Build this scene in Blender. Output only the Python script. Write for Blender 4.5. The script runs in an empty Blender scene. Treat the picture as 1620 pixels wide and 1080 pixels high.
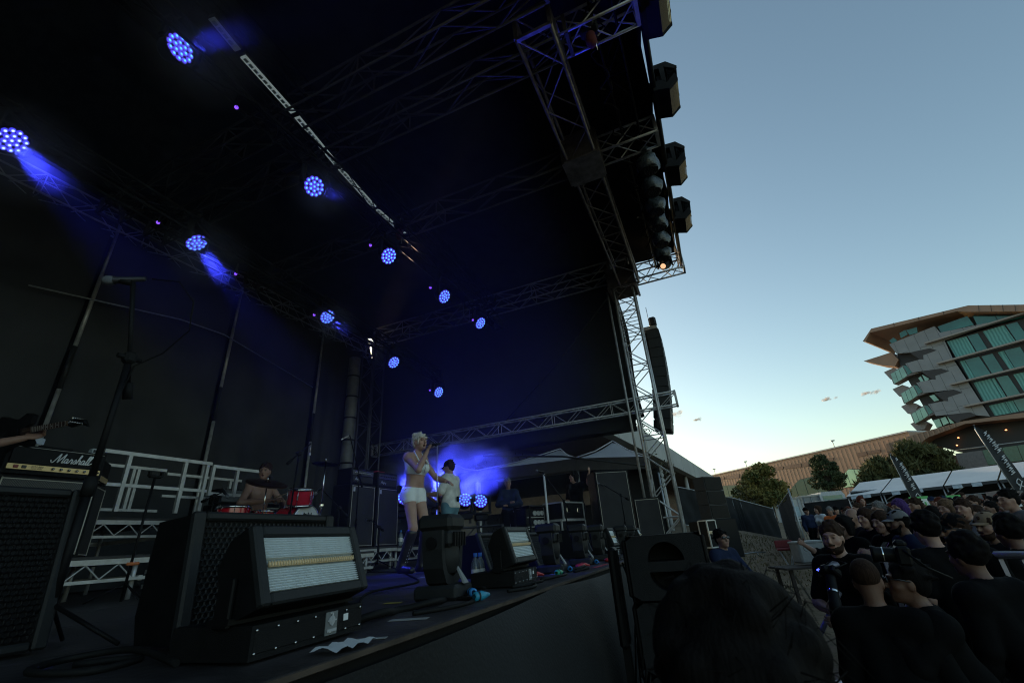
import bpy, math, random
import numpy as np
from mathutils import Vector, Matrix, Euler
random.seed(7); rng = np.random.default_rng(7)
PI = math.pi
S = bpy.context.scene
COL = S.collection

# ---------------------------------------------------------------- camera, sky, sun, exposure
CAM_POS = np.array([0.0, 0.0, 1.55])
FPX, PITCH, ROLL, YAW = 700.0, math.radians(24.5), math.radians(4.3), math.radians(22.0)
_F = np.array([-math.sin(YAW)*math.cos(PITCH), math.cos(YAW)*math.cos(PITCH), math.sin(PITCH)])
_R0 = np.array([math.cos(YAW), math.sin(YAW), 0.0]); _U0 = np.cross(_R0, _F)
_R = _R0*math.cos(ROLL) - _U0*math.sin(ROLL); _U = _U0*math.cos(ROLL) + _R0*math.sin(ROLL)
cd = bpy.data.cameras.new('camera'); cam = bpy.data.objects.new('camera', cd); COL.objects.link(cam)
cd.sensor_width = 36.0; cd.lens = FPX/1620*36.0; cd.clip_start = 0.05; cd.clip_end = 3000
m = Matrix.Identity(4)
for i in range(3):
    m[i][0], m[i][1], m[i][2], m[i][3] = _R[i], _U[i], -_F[i], CAM_POS[i]
cam.matrix_world = m
cd.dof.use_dof = True; cd.dof.focus_distance = 6.0; cd.dof.aperture_fstop = 5.6
S.camera = cam

SUN_EL, SUN_AZ = math.radians(9.0), math.radians(-46.0)     # azimuth from +Y, negative towards -X (behind the stage)
W = bpy.data.worlds.new('World'); S.world = W; W.use_nodes = True
nt = W.node_tree; bg = nt.nodes['Background']
sky = nt.nodes.new('ShaderNodeTexSky'); sky.sky_type = 'NISHITA'; sky.sun_disc = False
sky.sun_elevation = SUN_EL; sky.sun_rotation = SUN_AZ
sky.altitude = 50; sky.air_density = 1.0; sky.dust_density = 1.3; sky.ozone_density = 1.4
tint = nt.nodes.new('ShaderNodeMixRGB'); tint.blend_type = 'MULTIPLY'; tint.inputs[0].default_value = 1.0; tint.inputs[2].default_value = (.95, .96, .86, 1)   # camera white balance
nt.links.new(sky.outputs[0], tint.inputs[1]); nt.links.new(tint.outputs[0], bg.inputs[0]); bg.inputs[1].default_value = 0.15
sd = bpy.data.lights.new('sun', 'SUN'); sd.energy = 2.0; sd.angle = math.radians(0.6); sd.color = (1.0, 0.72, 0.50)
sun = bpy.data.objects.new('sun', sd); COL.objects.link(sun)
SDIR = Vector((math.sin(SUN_AZ)*math.cos(SUN_EL), math.cos(SUN_AZ)*math.cos(SUN_EL), math.sin(SUN_EL)))
sun.rotation_euler = (-SDIR).to_track_quat('-Z', 'Y').to_euler()
S.view_settings.view_transform = 'Standard'; S.view_settings.look = 'None'
S.view_settings.gamma = 1.0; S.view_settings.exposure = 1.0
S.render.engine = 'CYCLES'
S.cycles.use_denoising = True; S.cycles.filter_width = 1.1
S.cycles.max_bounces = 6; S.cycles.diffuse_bounces = 3; S.cycles.glossy_bounces = 2
S.cycles.transmission_bounces = 4; S.cycles.transparent_max_bounces = 12; S.cycles.volume_bounces = 0
S.cycles.caustics_reflective = False; S.cycles.caustics_refractive = False
S.cycles.sample_clamp_indirect = 3.0

# ---------------------------------------------------------------- helpers
def ray(x, y): return _F + _R*(x-810)/FPX + _U*(540-y)/FPX
def at(x, y, z): return CAM_POS + ray(x, y)*z
def onx(x, y, X): d = ray(x, y); return CAM_POS + d*((X-CAM_POS[0])/d[0])
def ony(x, y, Y): d = ray(x, y); return CAM_POS + d*((Y-CAM_POS[1])/d[1])
def onz(x, y, Z): d = ray(x, y); return CAM_POS + d*((Z-CAM_POS[2])/d[2])
def V3(p): return Vector((float(p[0]), float(p[1]), float(p[2])))
def sstep(a, b, x):
    t = min(1, max(0, (x-a)/(b-a))); return t*t*(3-2*t)

MATS = {}
def M(name, rgb=(.5,.5,.5), rough=.6, metal=0., var=.18, scale=6., bump=0., bscale=60., spec=.5, emit=None, estr=0., coat=0., dirt=0.):
    if name in MATS: return MATS[name]
    mt = bpy.data.materials.new(name); mt.use_nodes = True; MATS[name] = mt
    n = mt.node_tree.nodes; l = mt.node_tree.links; b = n['Principled BSDF']
    b.inputs['Roughness'].default_value = rough; b.inputs['Metallic'].default_value = metal
    b.inputs['Specular IOR Level'].default_value = spec
    if coat: b.inputs['Coat Weight'].default_value = coat
    tc = n.new('ShaderNodeTexCoord'); no = n.new('ShaderNodeTexNoise'); no.inputs['Scale'].default_value = scale; no.inputs['Detail'].default_value = 5
    l.new(tc.outputs['Object'], no.inputs['Vector'])
    rp = n.new('ShaderNodeValToRGB'); l.new(no.outputs['Fac'], rp.inputs[0])
    c = np.array(rgb); lo = c*(1-var); hi = np.minimum(c*(1+var), 1)
    rp.color_ramp.elements[0].position = .3; rp.color_ramp.elements[1].position = .7
    rp.color_ramp.elements[0].color = (*lo, 1); rp.color_ramp.elements[1].color = (*hi, 1)
    src = rp.outputs[0]
    if dirt:
        n2 = n.new('ShaderNodeTexNoise'); n2.inputs['Scale'].default_value = scale*.35; n2.inputs['Detail'].default_value = 8; n2.inputs['Roughness'].default_value = .7
        l.new(tc.outputs['Object'], n2.inputs['Vector'])
        r2 = n.new('ShaderNodeValToRGB'); r2.color_ramp.elements[0].position = .5; r2.color_ramp.elements[1].position = .72; l.new(n2.outputs['Fac'], r2.inputs[0])
        mx = n.new('ShaderNodeMixRGB'); mx.blend_type = 'MULTIPLY'; mx.inputs[2].default_value = (1-dirt, 1-dirt*1.05, 1-dirt*1.1, 1)
        l.new(r2.outputs[0], mx.inputs[0]); l.new(src, mx.inputs[1]); src = mx.outputs[0]
    l.new(src, b.inputs['Base Color'])
    mr = n.new('ShaderNodeMapRange'); mr.inputs['To Min'].default_value = max(0, rough-.1); mr.inputs['To Max'].default_value = min(1, rough+.1)
    l.new(no.outputs['Fac'], mr.inputs['Value']); l.new(mr.outputs[0], b.inputs['Roughness'])
    if bump:
        nb = n.new('ShaderNodeTexNoise'); nb.inputs['Scale'].default_value = bscale; nb.inputs['Detail'].default_value = 3
        l.new(tc.outputs['Object'], nb.inputs['Vector'])
        bp = n.new('ShaderNodeBump'); bp.inputs['Strength'].default_value = bump; bp.inputs['Distance'].default_value = .01
        l.new(nb.outputs['Fac'], bp.inputs['Height']); l.new(bp.outputs[0], b.inputs['Normal'])
    if emit:
        b.inputs['Emission Color'].default_value = (*emit, 1); b.inputs['Emission Strength'].default_value = estr
    return mt

def glass_mat(name, rgb, rough=.05, alpha=.35):
    """thin pane: mostly see-through, tinted, reflects"""
    mt = bpy.data.materials.new(name); mt.use_nodes = True; n = mt.node_tree.nodes; l = mt.node_tree.links
    n.clear(); out = n.new('ShaderNodeOutputMaterial'); tr = n.new('ShaderNodeBsdfTransparent'); tr.inputs[0].default_value = (*rgb, 1)
    gl = n.new('ShaderNodeBsdfGlossy'); gl.inputs['Roughness'].default_value = rough
    df = n.new('ShaderNodeBsdfDiffuse'); df.inputs[0].default_value = (*[c*.8 for c in rgb], 1)
    m1 = n.new('ShaderNodeMixShader'); m1.inputs[0].default_value = alpha; l.new(tr.outputs[0], m1.inputs[1]); l.new(df.outputs[0], m1.inputs[2])
    fr = n.new('ShaderNodeFresnel'); fr.inputs[0].default_value = 1.5
    m2 = n.new('ShaderNodeMixShader'); l.new(fr.outputs[0], m2.inputs[0]); l.new(m1.outputs[0], m2.inputs[1]); l.new(gl.outputs[0], m2.inputs[2])
    l.new(m2.outputs[0], out.inputs[0]); MATS[name] = mt; return mt

class MB:
    """collects shapes into ONE mesh"""
    def __init__(s): s.v = []; s.f = []; s.sm = []
    def add(s, v, f, smooth=False):
        o = len(s.v); s.v += [tuple(map(float, p)) for p in v]; s.f += [tuple(i+o for i in q) for q in f]; s.sm += [smooth]*len(f); return s
    def box(s, c, d, rot=None, bev=0.):
        c = np.array(c, float); h = np.array(d, float)/2
        if bev > 0:
            b = min(bev, h.min()*.9); pts = []
            for sx in (-1,1):
                for sy in (-1,1):
                    for sz in (-1,1):
                        k = np.array([sx,sy,sz])
                        for ax in range(3):
                            q = h-b; q[ax] = h[ax]; pts.append(k*q)
            pts = np.array(pts)
            if rot is not None: pts = pts @ np.array(rot.to_3x3() if hasattr(rot,'to_3x3') else rot).T
            def I(x,y,z,a): return ((x>0)*4+(y>0)*2+(z>0))*3+a
            F = []
            for sx in (-1,1):
                q = [I(sx,-1,-1,0),I(sx,1,-1,0),I(sx,1,1,0),I(sx,-1,1,0)]; F.append(q if sx>0 else q[::-1])
                q = [I(-1,sx,-1,1),I(-1,sx,1,1),I(1,sx,1,1),I(1,sx,-1,1)]; F.append(q if sx>0 else q[::-1])
                q = [I(-1,-1,sx,2),I(1,-1,sx,2),I(1,1,sx,2),I(-1,1,sx,2)]; F.append(q if sx>0 else q[::-1])
            for a in (-1,1):
                for b2 in (-1,1):
                    q = [I(a,b2,-1,0),I(a,b2,-1,1),I(a,b2,1,1),I(a,b2,1,0)]; F.append(q if a*b2>0 else q[::-1])
                    q = [I(a,-1,b2,0),I(a,1,b2,0),I(a,1,b2,2),I(a,-1,b2,2)]; F.append(q if a*b2>0 else q[::-1])
                    q = [I(-1,a,b2,1),I(-1,a,b2,2),I(1,a,b2,2),I(1,a,b2,1)]; F.append(q if a*b2>0 else q[::-1])
            for a in (-1,1):
                for b2 in (-1,1):
                    for c2 in (-1,1):
                        q = [I(a,b2,c2,0),I(a,b2,c2,1),I(a,b2,c2,2)]; F.append(q if a*b2*c2>0 else q[::-1])
            return s.add(pts+c, F)
        pts = np.array([[x,y,z] for x in (-1,1) for y in (-1,1) for z in (-1,1)])*h
        if rot is not None: pts = pts @ np.array(rot.to_3x3() if hasattr(rot,'to_3x3') else rot).T
        return s.add(pts+c, [(0,1,3,2),(4,6,7,5),(0,4,5,1),(2,3,7,6),(0,2,6,4),(1,5,7,3)])
    def b2(s, p0, p1): p0=np.array(p0,float); p1=np.array(p1,float); return s.box((p0+p1)/2, np.abs(p1-p0))
    def cyl(s, a, b, r, n=10, r2=None, cap=True, smooth=True):
        a = np.array(a,float); b = np.array(b,float); r2 = r if r2 is None else r2
        d = b-a; L = np.linalg.norm(d); d = d/(L or 1)
        u = np.cross(d, [0,0,1] if abs(d[2])<.9 else [1,0,0]); u /= np.linalg.norm(u); w = np.cross(d,u)
        t = np.arange(n)*2*PI/n; ring = np.outer(np.cos(t),u)+np.outer(np.sin(t),w)
        o = len(s.v); s.add(np.vstack([a+ring*r, b+ring*r2]), [(i,(i+1)%n,n+(i+1)%n,n+i) for i in range(n)], smooth)
        if cap: s.add([], []); s.f += [tuple(o+i for i in range(n))[::-1], tuple(o+n+i for i in range(n))]; s.sm += [False,False]
        return s
    def tube(s, pts, r, n=6):
        pts = [np.array(p,float) for p in pts]; rs = r if hasattr(r,'__len__') else [r]*len(pts)
        o = len(s.v); t = np.arange(n)*2*PI/n; pu = None
        for i,p in enumerate(pts):
            d = pts[min(i+1,len(pts)-1)]-pts[max(i-1,0)]; d = d/(np.linalg.norm(d) or 1)
            u = np.cross(d, pu if pu is not None else ([0,0,1] if abs(d[2])<.9 else [1,0,0]))
            if pu is not None: u = pu - d*np.dot(pu,d)
            u /= (np.linalg.norm(u) or 1); w = np.cross(d,u); pu = u
            s.v += [tuple(p+rs[i]*(math.cos(a)*u+math.sin(a)*w)) for a in t]
        for i in range(len(pts)-1):
            for k in range(n):
                s.f.append((o+i*n+k, o+i*n+(k+1)%n, o+(i+1)*n+(k+1)%n, o+(i+1)*n+k)); s.sm.append(True)
        s.f += [tuple(o+k for k in range(n))[::-1], tuple(o+(len(pts)-1)*n+k for k in range(n))]; s.sm += [False,False]
        return s
    def lathe(s, prof, n=24, a=(0,0,0), axis=(0,0,1), smooth=True):
        a = np.array(a,float); d = np.array(axis,float); d /= np.linalg.norm(d)
        u = np.cross(d, [0,0,1] if abs(d[2])<.9 else [1,0,0]); u /= np.linalg.norm(u); w = np.cross(d,u); o = len(s.v)
        for (r,h) in prof:
            s.v += [tuple(a+d*h+r*(math.cos(t)*u+math.sin(t)*w)) for t in np.arange(n)*2*PI/n]
        for i in range(len(prof)-1):
            for k in range(n):
                s.f.append((o+i*n+k,o+i*n+(k+1)%n,o+(i+1)*n+(k+1)%n,o+(i+1)*n+k)); s.sm.append(smooth)
        return s
    def prism(s, poly, ext):
        """poly: planar 3D outline, ext: extrusion vector"""
        p = [np.array(q,float) for q in poly]; e = np.array(ext,float); n = len(p); o = len(s.v)
        nn = sum((np.cross(p[i]-p[0], p[(i+1)%n]-p[0]) for i in range(n)), np.zeros(3))
        if np.dot(nn,e) < 0: p = p[::-1]
        s.v += [tuple(q) for q in p]+[tuple(q+e) for q in p]
        s.f += [tuple(o+i for i in range(n))[::-1], tuple(o+n+i for i in range(n))]+[(o+i,o+(i+1)%n,o+n+(i+1)%n,o+n+i) for i in range(n)]
        s.sm += [False]*(n+2); return s
    def ball(s, c, r, nu=12, nv=8, rot=None):
        c = np.array(c,float); r = np.array(r if hasattr(r,'__len__') else (r,r,r),float); o = len(s.v)
        for i in range(nv+1):
            for j in range(nu):
                p = np.array([math.sin(PI*i/nv)*math.cos(2*PI*j/nu), math.sin(PI*i/nv)*math.sin(2*PI*j/nu), math.cos(PI*i/nv)])*r
                if rot is not None: p = np.array(rot) @ p
                s.v.append(tuple(c+p))
        for i in range(nv):
            for j in range(nu):
                s.f.append((o+i*nu+j,o+(i+1)*nu+j,o+(i+1)*nu+(j+1)%nu,o+i*nu+(j+1)%nu)); s.sm.append(True)
        return s
    def grid(s, P, smooth=True, closed=False):
        """P[i][j] grid of points as a sheet"""
        P = np.array(P,float); a,b,_ = P.shape; o = len(s.v); s.v += [tuple(q) for q in P.reshape(-1,3)]
        for i in range(a-1):
            for j in range(b-1):
                s.f.append((o+i*b+j,o+i*b+j+1,o+(i+1)*b+j+1,o+(i+1)*b+j)); s.sm.append(smooth)
        return s
    def mesh(s, name):
        me = bpy.data.meshes.new(name); me.from_pydata(s.v, [], s.f)
        me.polygons.foreach_set('use_smooth', s.sm); me.update(); return me
    def build(s, name, mat, parent=None, loc=None):
        return obj(name, s.mesh(name), mat, parent, loc)

def obj(name, me, mat=None, parent=None, loc=None, rot=None):
    o = bpy.data.objects.new(name, me); COL.objects.link(o)
    if mat is not None and me is not None and len(me.materials) == 0: me.materials.append(mat)
    if parent is not None: o.parent = parent
    if loc is not None: o.location = tuple(map(float, loc))
    if rot is not None: o.rotation_euler = rot
    return o
def tag(o, label, cat, group=None):
    o['label'] = label; o['category'] = cat
    if group: o['group'] = group
    return o
def thing(name, label, cat, loc=(0,0,0), rz=0., group=None, rot=None):
    o = bpy.data.objects.new(name, None); o.empty_display_size = .1; COL.objects.link(o)
    o.location = tuple(map(float, loc)); o.rotation_euler = rot if rot is not None else (0,0,rz)
    return tag(o, label, cat, group)
def struct(o): o['kind'] = 'structure'; return o
def stuff(o, label=None, cat=None):
    o['kind'] = 'stuff'
    if label: tag(o, label, cat)
    return o
def copy_tree(o, parent=None):
    c = o.copy(); COL.objects.link(c); c.parent = parent
    for ch in o.children: copy_tree(ch, c)
    return c
def inst(name, me, parent, mat4=None, loc=None, rot=None):
    o = bpy.data.objects.new(name, me); COL.objects.link(o); o.parent = parent
    if mat4 is not None: o.matrix_local = mat4
    if loc is not None: o.location = tuple(map(float, loc))
    if rot is not None: o.rotation_euler = rot
    return o
def text_mesh(txt, size, ext=.002, shear=0., align='CENTER'):
    cu = bpy.data.curves.new('txt', 'FONT'); cu.body = txt; cu.size = size; cu.extrude = ext; cu.shear = shear; cu.align_x = align; cu.align_y = 'CENTER'
    cu.resolution_u = 3
    o = bpy.data.objects.new('txt', cu); me = bpy.data.meshes.new_from_object(o)
    bpy.data.objects.remove(o); bpy.data.curves.remove(cu); return me
def strokes(lines, r, smooth=3):
    """handwriting: list of polylines (x,y) -> tube mesh builder in XY plane"""
    mb = MB()
    for L in lines:
        P = [np.array((x,y,0.),float) for x,y in L]
        Q = []
        for i in range(len(P)-1):
            p0,p1,p2,p3 = P[max(i-1,0)],P[i],P[i+1],P[min(i+2,len(P)-1)]
            for k in range(smooth):
                t = k/smooth
                Q.append(.5*((2*p1)+(-p0+p2)*t+(2*p0-5*p1+4*p2-p3)*t*t+(-p0+3*p1-3*p2+p3)*t**3))
        Q.append(P[-1]); mb.tube(Q, r, 5)
    return mb
def frame_rot(xa, za):
    """rotation whose local X is xa and local Z close to za"""
    x = V3(xa).normalized(); z = V3(za); y = z.cross(x).normalized(); z = x.cross(y)
    return Matrix((x,y,z)).transposed()

# materials used everywhere
K = dict(
 alu=M('aluminium', (.46,.46,.46), .45, .45, .2, 9, dirt=.3),
 steel=M('galvanised steel', (.38,.40,.41), .5, .8, .25, 14, dirt=.3),
 black=M('black plastic', (.005,.005,.0055), .55, 0, .25, 12, bump=.1, bscale=250, spec=.16),
 tolex=M('black tolex', (.005,.005,.0055), .6, 0, .3, 20, bump=.4, bscale=400, spec=.2),
 grey=M('dark grey plastic', (.017,.018,.019), .55, 0, .2, 10, bump=.12, bscale=220, spec=.25),
 cloth=M('black fabric', (.024,.0242,.025), .9, 0, .35, 3, bump=.3, bscale=120, spec=.12),
 chrome=M('chrome', (.7,.7,.7), .18, 1, .1, 6),
 rubber=M('black rubber', (.007,.007,.007), .7, 0, .3, 20, spec=.2),
 white=M('white paint', (.75,.76,.76), .5, 0, .06, 8, dirt=.15),
)
# ---------------------------------------------------------------- ground, stage, roof, trusses, drapes
FLOOR = 1.30
def gz(x, y):
    h = (1.40 - 1.0*sstep(-.5, 4.5, x))*sstep(12, 27, y)*sstep(-30, -8, x)
    return h + .9*sstep(30, 50, y) + .010*max(0, min(60, math.hypot(x, y)-14))
def gm():
    n = 'ground'
    mt = M('dry grass and dirt', (.21,.155,.105), .95, 0, .35, .9, bump=.8, bscale=14, spec=.1)
    nd = mt.node_tree.nodes; l = mt.node_tree.links; b = nd['Principled BSDF']
    src = b.inputs['Base Color'].links[0].from_socket
    no = nd.new('ShaderNodeTexNoise'); no.inputs['Scale'].default_value = 7; no.inputs['Detail'].default_value = 8; no.inputs['Roughness'].default_value = .75
    tc = [k for k in nd if k.type == 'TEX_COORD'][0]; l.new(tc.outputs['Object'], no.inputs['Vector'])
    r = nd.new('ShaderNodeValToRGB'); r.color_ramp.elements[0].position = .48; r.color_ramp.elements[1].position = .62; l.new(no.outputs['Fac'], r.inputs[0])
    mx = nd.new('ShaderNodeMixRGB'); mx.inputs[2].default_value = (.115,.105,.06,1); l.new(r.outputs[0], mx.inputs[0]); l.new(src, mx.inputs[1]); l.new(mx.outputs[0], b.inputs['Base Color'])
    return mt
xs = np.concatenate([np.linspace(-700,-60,9)[:-1], np.linspace(-60,-12,9)[:-1], np.linspace(-12,40,53), np.linspace(40,120,17)[1:], np.linspace(120,900,10)[1:]])
ys = np.concatenate([np.linspace(-600,-30,8)[:-1], np.linspace(-30,-2,8)[:-1], np.linspace(-2,40,43), np.linspace(40,120,17)[1:], np.linspace(120,1200,10)[1:]])
GR = MB(); GR.grid([[(x,y,gz(x,y)+ (0.03*math.sin(x*1.7)*math.sin(y*1.3) if 1<x<30 and 12<y<40 else 0)) for x in xs] for y in ys])
ground = struct(GR.build('ground', gm()))
# grass tufts on the bank beyond the stage
tb = MB()
for i in range(5200):
    x = random.uniform(-1, 8); y = random.uniform(14, 24.5); z = gz(x,y); a = random.uniform(0,2*PI); hh = random.uniform(.03,.10); w = random.uniform(.01,.03)
    lx, ly = random.uniform(-.05,.05), random.uniform(-.05,.05)
    tb.add([(x-w*math.cos(a),y-w*math.sin(a),z-.01),(x+w*math.cos(a),y+w*math.sin(a),z-.01),(x+lx,y+ly,z+hh)], [(0,1,2)])
stuff(tb.build('grass', M('dry grass', (.19,.155,.08), .9, 0, .4, 1.5)), 'sparse dry grass on the bank below the mesh fence', 'grass')

# stage deck
LIPX, BACKX, Y0, Y1 = -1.05, -10.35, -6.0, 12.6
deck = struct(MB().b2((BACKX, Y0, FLOOR-.16), (LIPX-.03, Y1, FLOOR-.022)).build('stage_floor', K['black']))
ply = M('worn dark plywood', (.034,.029,.030), .55, 0, .6, 3.5, bump=.5, bscale=26, dirt=.6)
pw, plg = 1.22, 2.44; k = 0
for i in range(8):
    for j in range(8):
        x1 = LIPX - i*(pw) ; yy = Y0 + j*plg - (plg/2 if i%2 else 0)
        a, b_ = max(yy, Y0), min(yy+plg, Y1)
        if b_-a < .1: continue
        MB().box(((x1-pw/2), (a+b_)/2, FLOOR-.011-random.uniform(0,.0015)), (pw-.006, b_-a-.006, .021), bev=.003).build('floor_panel', ply, deck)
tape = [M('pale gaffer tape', (.30,.30,.29), .6), M('black gaffer tape', (.012,.012,.012), .45), M('yellow tape', (.45,.36,.06), .6), M('red tape', (.35,.03,.03), .6)]
for i,(x,y,L_,w_,a_,c_) in enumerate([(-1.25,1.75,.16,.05,.3,0),(-1.6,2.05,.9,.05,1.45,1),(-1.18,2.75,.14,.04,.9,3),(-2.3,2.6,1.2,.05,1.7,1),(-1.75,2.3,.10,.05,.2,2),(-2.9,4.3,.12,.05,.6,0),(-2.95,4.36,.12,.05,2.2,0),(-2.0,3.2,1.4,.05,.1,1),(-3.8,5.4,.12,.05,.5,2),(-3.85,5.45,.12,.05,2.0,2),(-1.16,4.7,.5,.05,1.57,3),(-2.6,5.8,.9,.05,.6,1),(-1.13,1.38,.10,.03,.4,0),(-1.35,3.9,.12,.04,2.4,0)]):
    o = MB().box((0,0,0),(L_,w_,.0012)).build('tape_strip', tape[c_], deck, (x,y,FLOOR+.0012)); o.rotation_euler = (0,0,a_)
# skirt below the lip with folds, slightly baggy
sk = []
ny = 260
for iz in range(14):
    t = iz/13; row = []
    for iy in range(ny):
        y = Y0 + (Y1-Y0)*iy/(ny-1)
        fold = .15*math.sin(y*2.3+1.7*math.sin(y*.9)+t*2.6)*t**.7 + .05*math.sin(y*6.3+4*t)*t + .05*math.sin(PI*min(1,t*1.4))*math.sin(y*.8+.5)**2
        sag = -.035*abs(math.sin(y*1.05))*(t<.01) 
        row.append((LIPX+.012+fold*.9+(.06+.30*math.exp(-((y-3.4)/1.6)**2))*t, y, FLOOR-.012 - t*1.27 + sag))
    sk.append(row)
sko = MB().grid(sk).build('skirt_cloth', M('black skirt cloth', (.008,.0083,.0087), .7, 0, .3, 3, bump=.3, bscale=60, spec=.3))
skirt = thing('stage_skirt', 'black fabric skirt hanging from the front edge of the stage', 'skirt', (0,0,0)); sko.parent = skirt
MB().b2((LIPX-.028,Y0,FLOOR-.016),(LIPX+.008,Y1,FLOOR-.002)).build('edge_strip', M('worn timber edge', (.06,.042,.03), .8, 0, .5, 5, dirt=.7), skirt)

# roof
roof = thing('stage_roof', 'black fabric stage roof with overhanging front edge', 'roof', (0,0,0))
RZ = 9.0
g = []
for i in range(40):
    x = -10.7 + (11.25)*i/39; row = []
    for j in range(60):
        y = Y0-.5 + (Y1-.3-Y0)*j/59
        row.append((x, y, RZ + .10*math.sin(i*.9)*math.cos(j*.5) - .16*abs(math.sin(j*PI/9.5))))
    g.append(row)
MB().grid(g).build('canopy', K['cloth'], roof)
MB().b2((-10.7,Y0-.5,RZ+.2),(.55,Y1-.3,RZ+.26)).build('top_sheet', K['cloth'], roof)
fas = [[(.52+.02*math.sin(j*1.1)+.01*math.sin(j*2.3+t), Y0-.5+(Y1-.35-Y0)*j/79, 9.25-1.05*t/5+(.03*math.sin(j*.7) if t==5 else 0)) for j in range(80)] for t in range(6)]
MB().grid(fas).build('fascia', K['cloth'], roof)
MB().cyl((.58,Y0-.5,8.2),(.58,11.55,8.2),.045,8).build('edge_beam', K['black'], roof)
MB().cyl((.50,Y0-.5,9.15),(.50,11.55,9.15),.05,8).build('edge_beam', K['black'], roof)

truss_m = K['alu']
def truss(name, label, p0, p1, w=.4, h=.4, up=(0,0,1), bay=.5, r=.024, rb=.012, mat=None, cat='truss', plates=True, faces='hhww'):
    mat = mat or truss_m
    p0 = np.array(p0,float); p1 = np.array(p1,float); L = np.linalg.norm(p1-p0)
    R = frame_rot(p1-p0, up)
    t = thing(name, label, cat, p0, rot=R.to_euler())
    ch = MB().cyl((0,0,0),(L,0,0),r,8).mesh('chord'); ch.materials.append(mat)
    for sy in (-1,1):
        for sz in (-1,1): inst('chord', ch, t, loc=(0, sy*w/2, sz*h/2))
    n = max(2, round(L/bay)); b = L/n
    md = {}
    def bm(a, c):
        key = tuple(np.round(a+c,4))
        if key not in md:
            me = MB().cyl(a, c, rb, 6, cap=False).mesh('brace'); me.materials.append(mat); md[key] = me
        return md[key]
    for i in range(n):
        u = i%2
        for sy in (-1,1):     # side faces
            a = (0,0,-h/2 if u else h/2); c = (b,0,h/2 if u else -h/2)
            inst('brace', bm(a,c), t, loc=(i*b, sy*w/2, 0))
        for sz in (-1,1):     # top and bottom faces
            a = (0,-w/2 if u else w/2,0); c = (b,w/2 if u else -w/2,0)
            inst('brace', bm(a,c), t, loc=(i*b, 0, sz*h/2))
        if i%4 == 0 and plates:
            for sy in (-1,1): inst('brace', bm((0,0,-h/2),(0,0,h/2)), t, loc=(i*b+.0001, sy*w/2, 0))
            for sz in (-1,1): inst('brace', bm((0,-w/2,0),(0,w/2,0)), t, loc=(i*b+.0001, 0, sz*h/2))
    if plates:
        for s1 in (0, L):
            pm = MB()
            for sz in (-1,1): pm.box((s1,0,sz*h/2),(.05,w,.06))
            for sy in (-1,1): pm.box((s1,sy*w/2,0),(.05,.058,h))
            pm.build('end_plate', mat, t)
    return t
dimt = M('shade dimmed truss', (.085,.08,.078), .6, .3, .3, 7, dirt=.4)  # ceiling truss metal darkened to stand for the dimness under the roof
rust = M('weathered truss aluminium', (.30,.27,.25), .5, .8, .3, 7, dirt=.45)
# front header carrying the roof, parallel to the stage lip
truss('header_truss', 'long box truss along the front of the roof running into the tower head', (-.85,3.72,8.12), (-.85,11.15,8.12), .5,.5, bay=.62, r=.028, rb=.014, mat=rust)
for i,(y,z,x0,lab) in enumerate([(3.30,8.1,-.55,'dim ceiling truss nearest the camera, topmost in the picture'),
                               (4.12,8.1,-.45,'ceiling truss just beyond the topmost one, passing above the header'),
                               (6.40,8.1,-1.15,'middle ceiling truss running upstage from the header joint')]):
    truss('ceiling_truss', lab, (x0,y,z), (-9.7,y,z), .36,.36, bay=.72, r=.02, rb=.013, mat=dimt)
truss('ceiling_truss', 'upper box truss along the top of the far side wall', (-1.35,11.35,8.55), (-9.7,11.35,8.55), .42,.5, bay=.6, r=.024, rb=.012)
truss('side_truss', 'lower horizontal truss crossing the far side wall and poking past the tower', (-.35,11.62,4.60), (-9.8,11.62,4.60), .22,.34, bay=.42, r=.02, rb=.009)
truss('back_truss', 'truss along the top of the back drapes', (-9.93,-3.0,8.02), (-9.93,11.2,8.02), .3,.42, bay=.45, r=.02, rb=.010)
truss('cantilever_truss', 'short truss from header to roof edge halfway along', (-.58,6.40,8.1), (.5,6.40,8.1), .36,.36, bay=.36, r=.022, rb=.012)
truss('cantilever_truss', 'short truss from tower head out to the roof corner', (-.72,11.40,8.25), (.62,11.40,8.25), .36,.45, bay=.34, r=.024, rb=.012)
truss('cantilever_truss', 'short truss from header to roof edge near top of picture', (-.58,4.12,8.1), (.5,4.12,8.1), .36,.36, bay=.36, r=.022, rb=.012)
truss('lighting_truss', 'dark truss under the roof front edge carrying the wrapped lights', (.08,-5.0,8.32), (.08,11.1,8.32), .3,.3, bay=.5, r=.02, rb=.01, mat=K['black'])
for (yy,xx,zz,lab) in ((-4,-4.85,7.62,'dark truss carrying the front row of blue lights'),(-4,-7.05,7.0,'dark truss carrying the rear row of blue lights')):
    truss('lighting_truss', lab, (xx,yy,zz), (xx,11.0,zz-(.55 if xx<-6 else 0)), .3,.3, bay=.6, r=.022, rb=.01, mat=K['black'])
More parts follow.
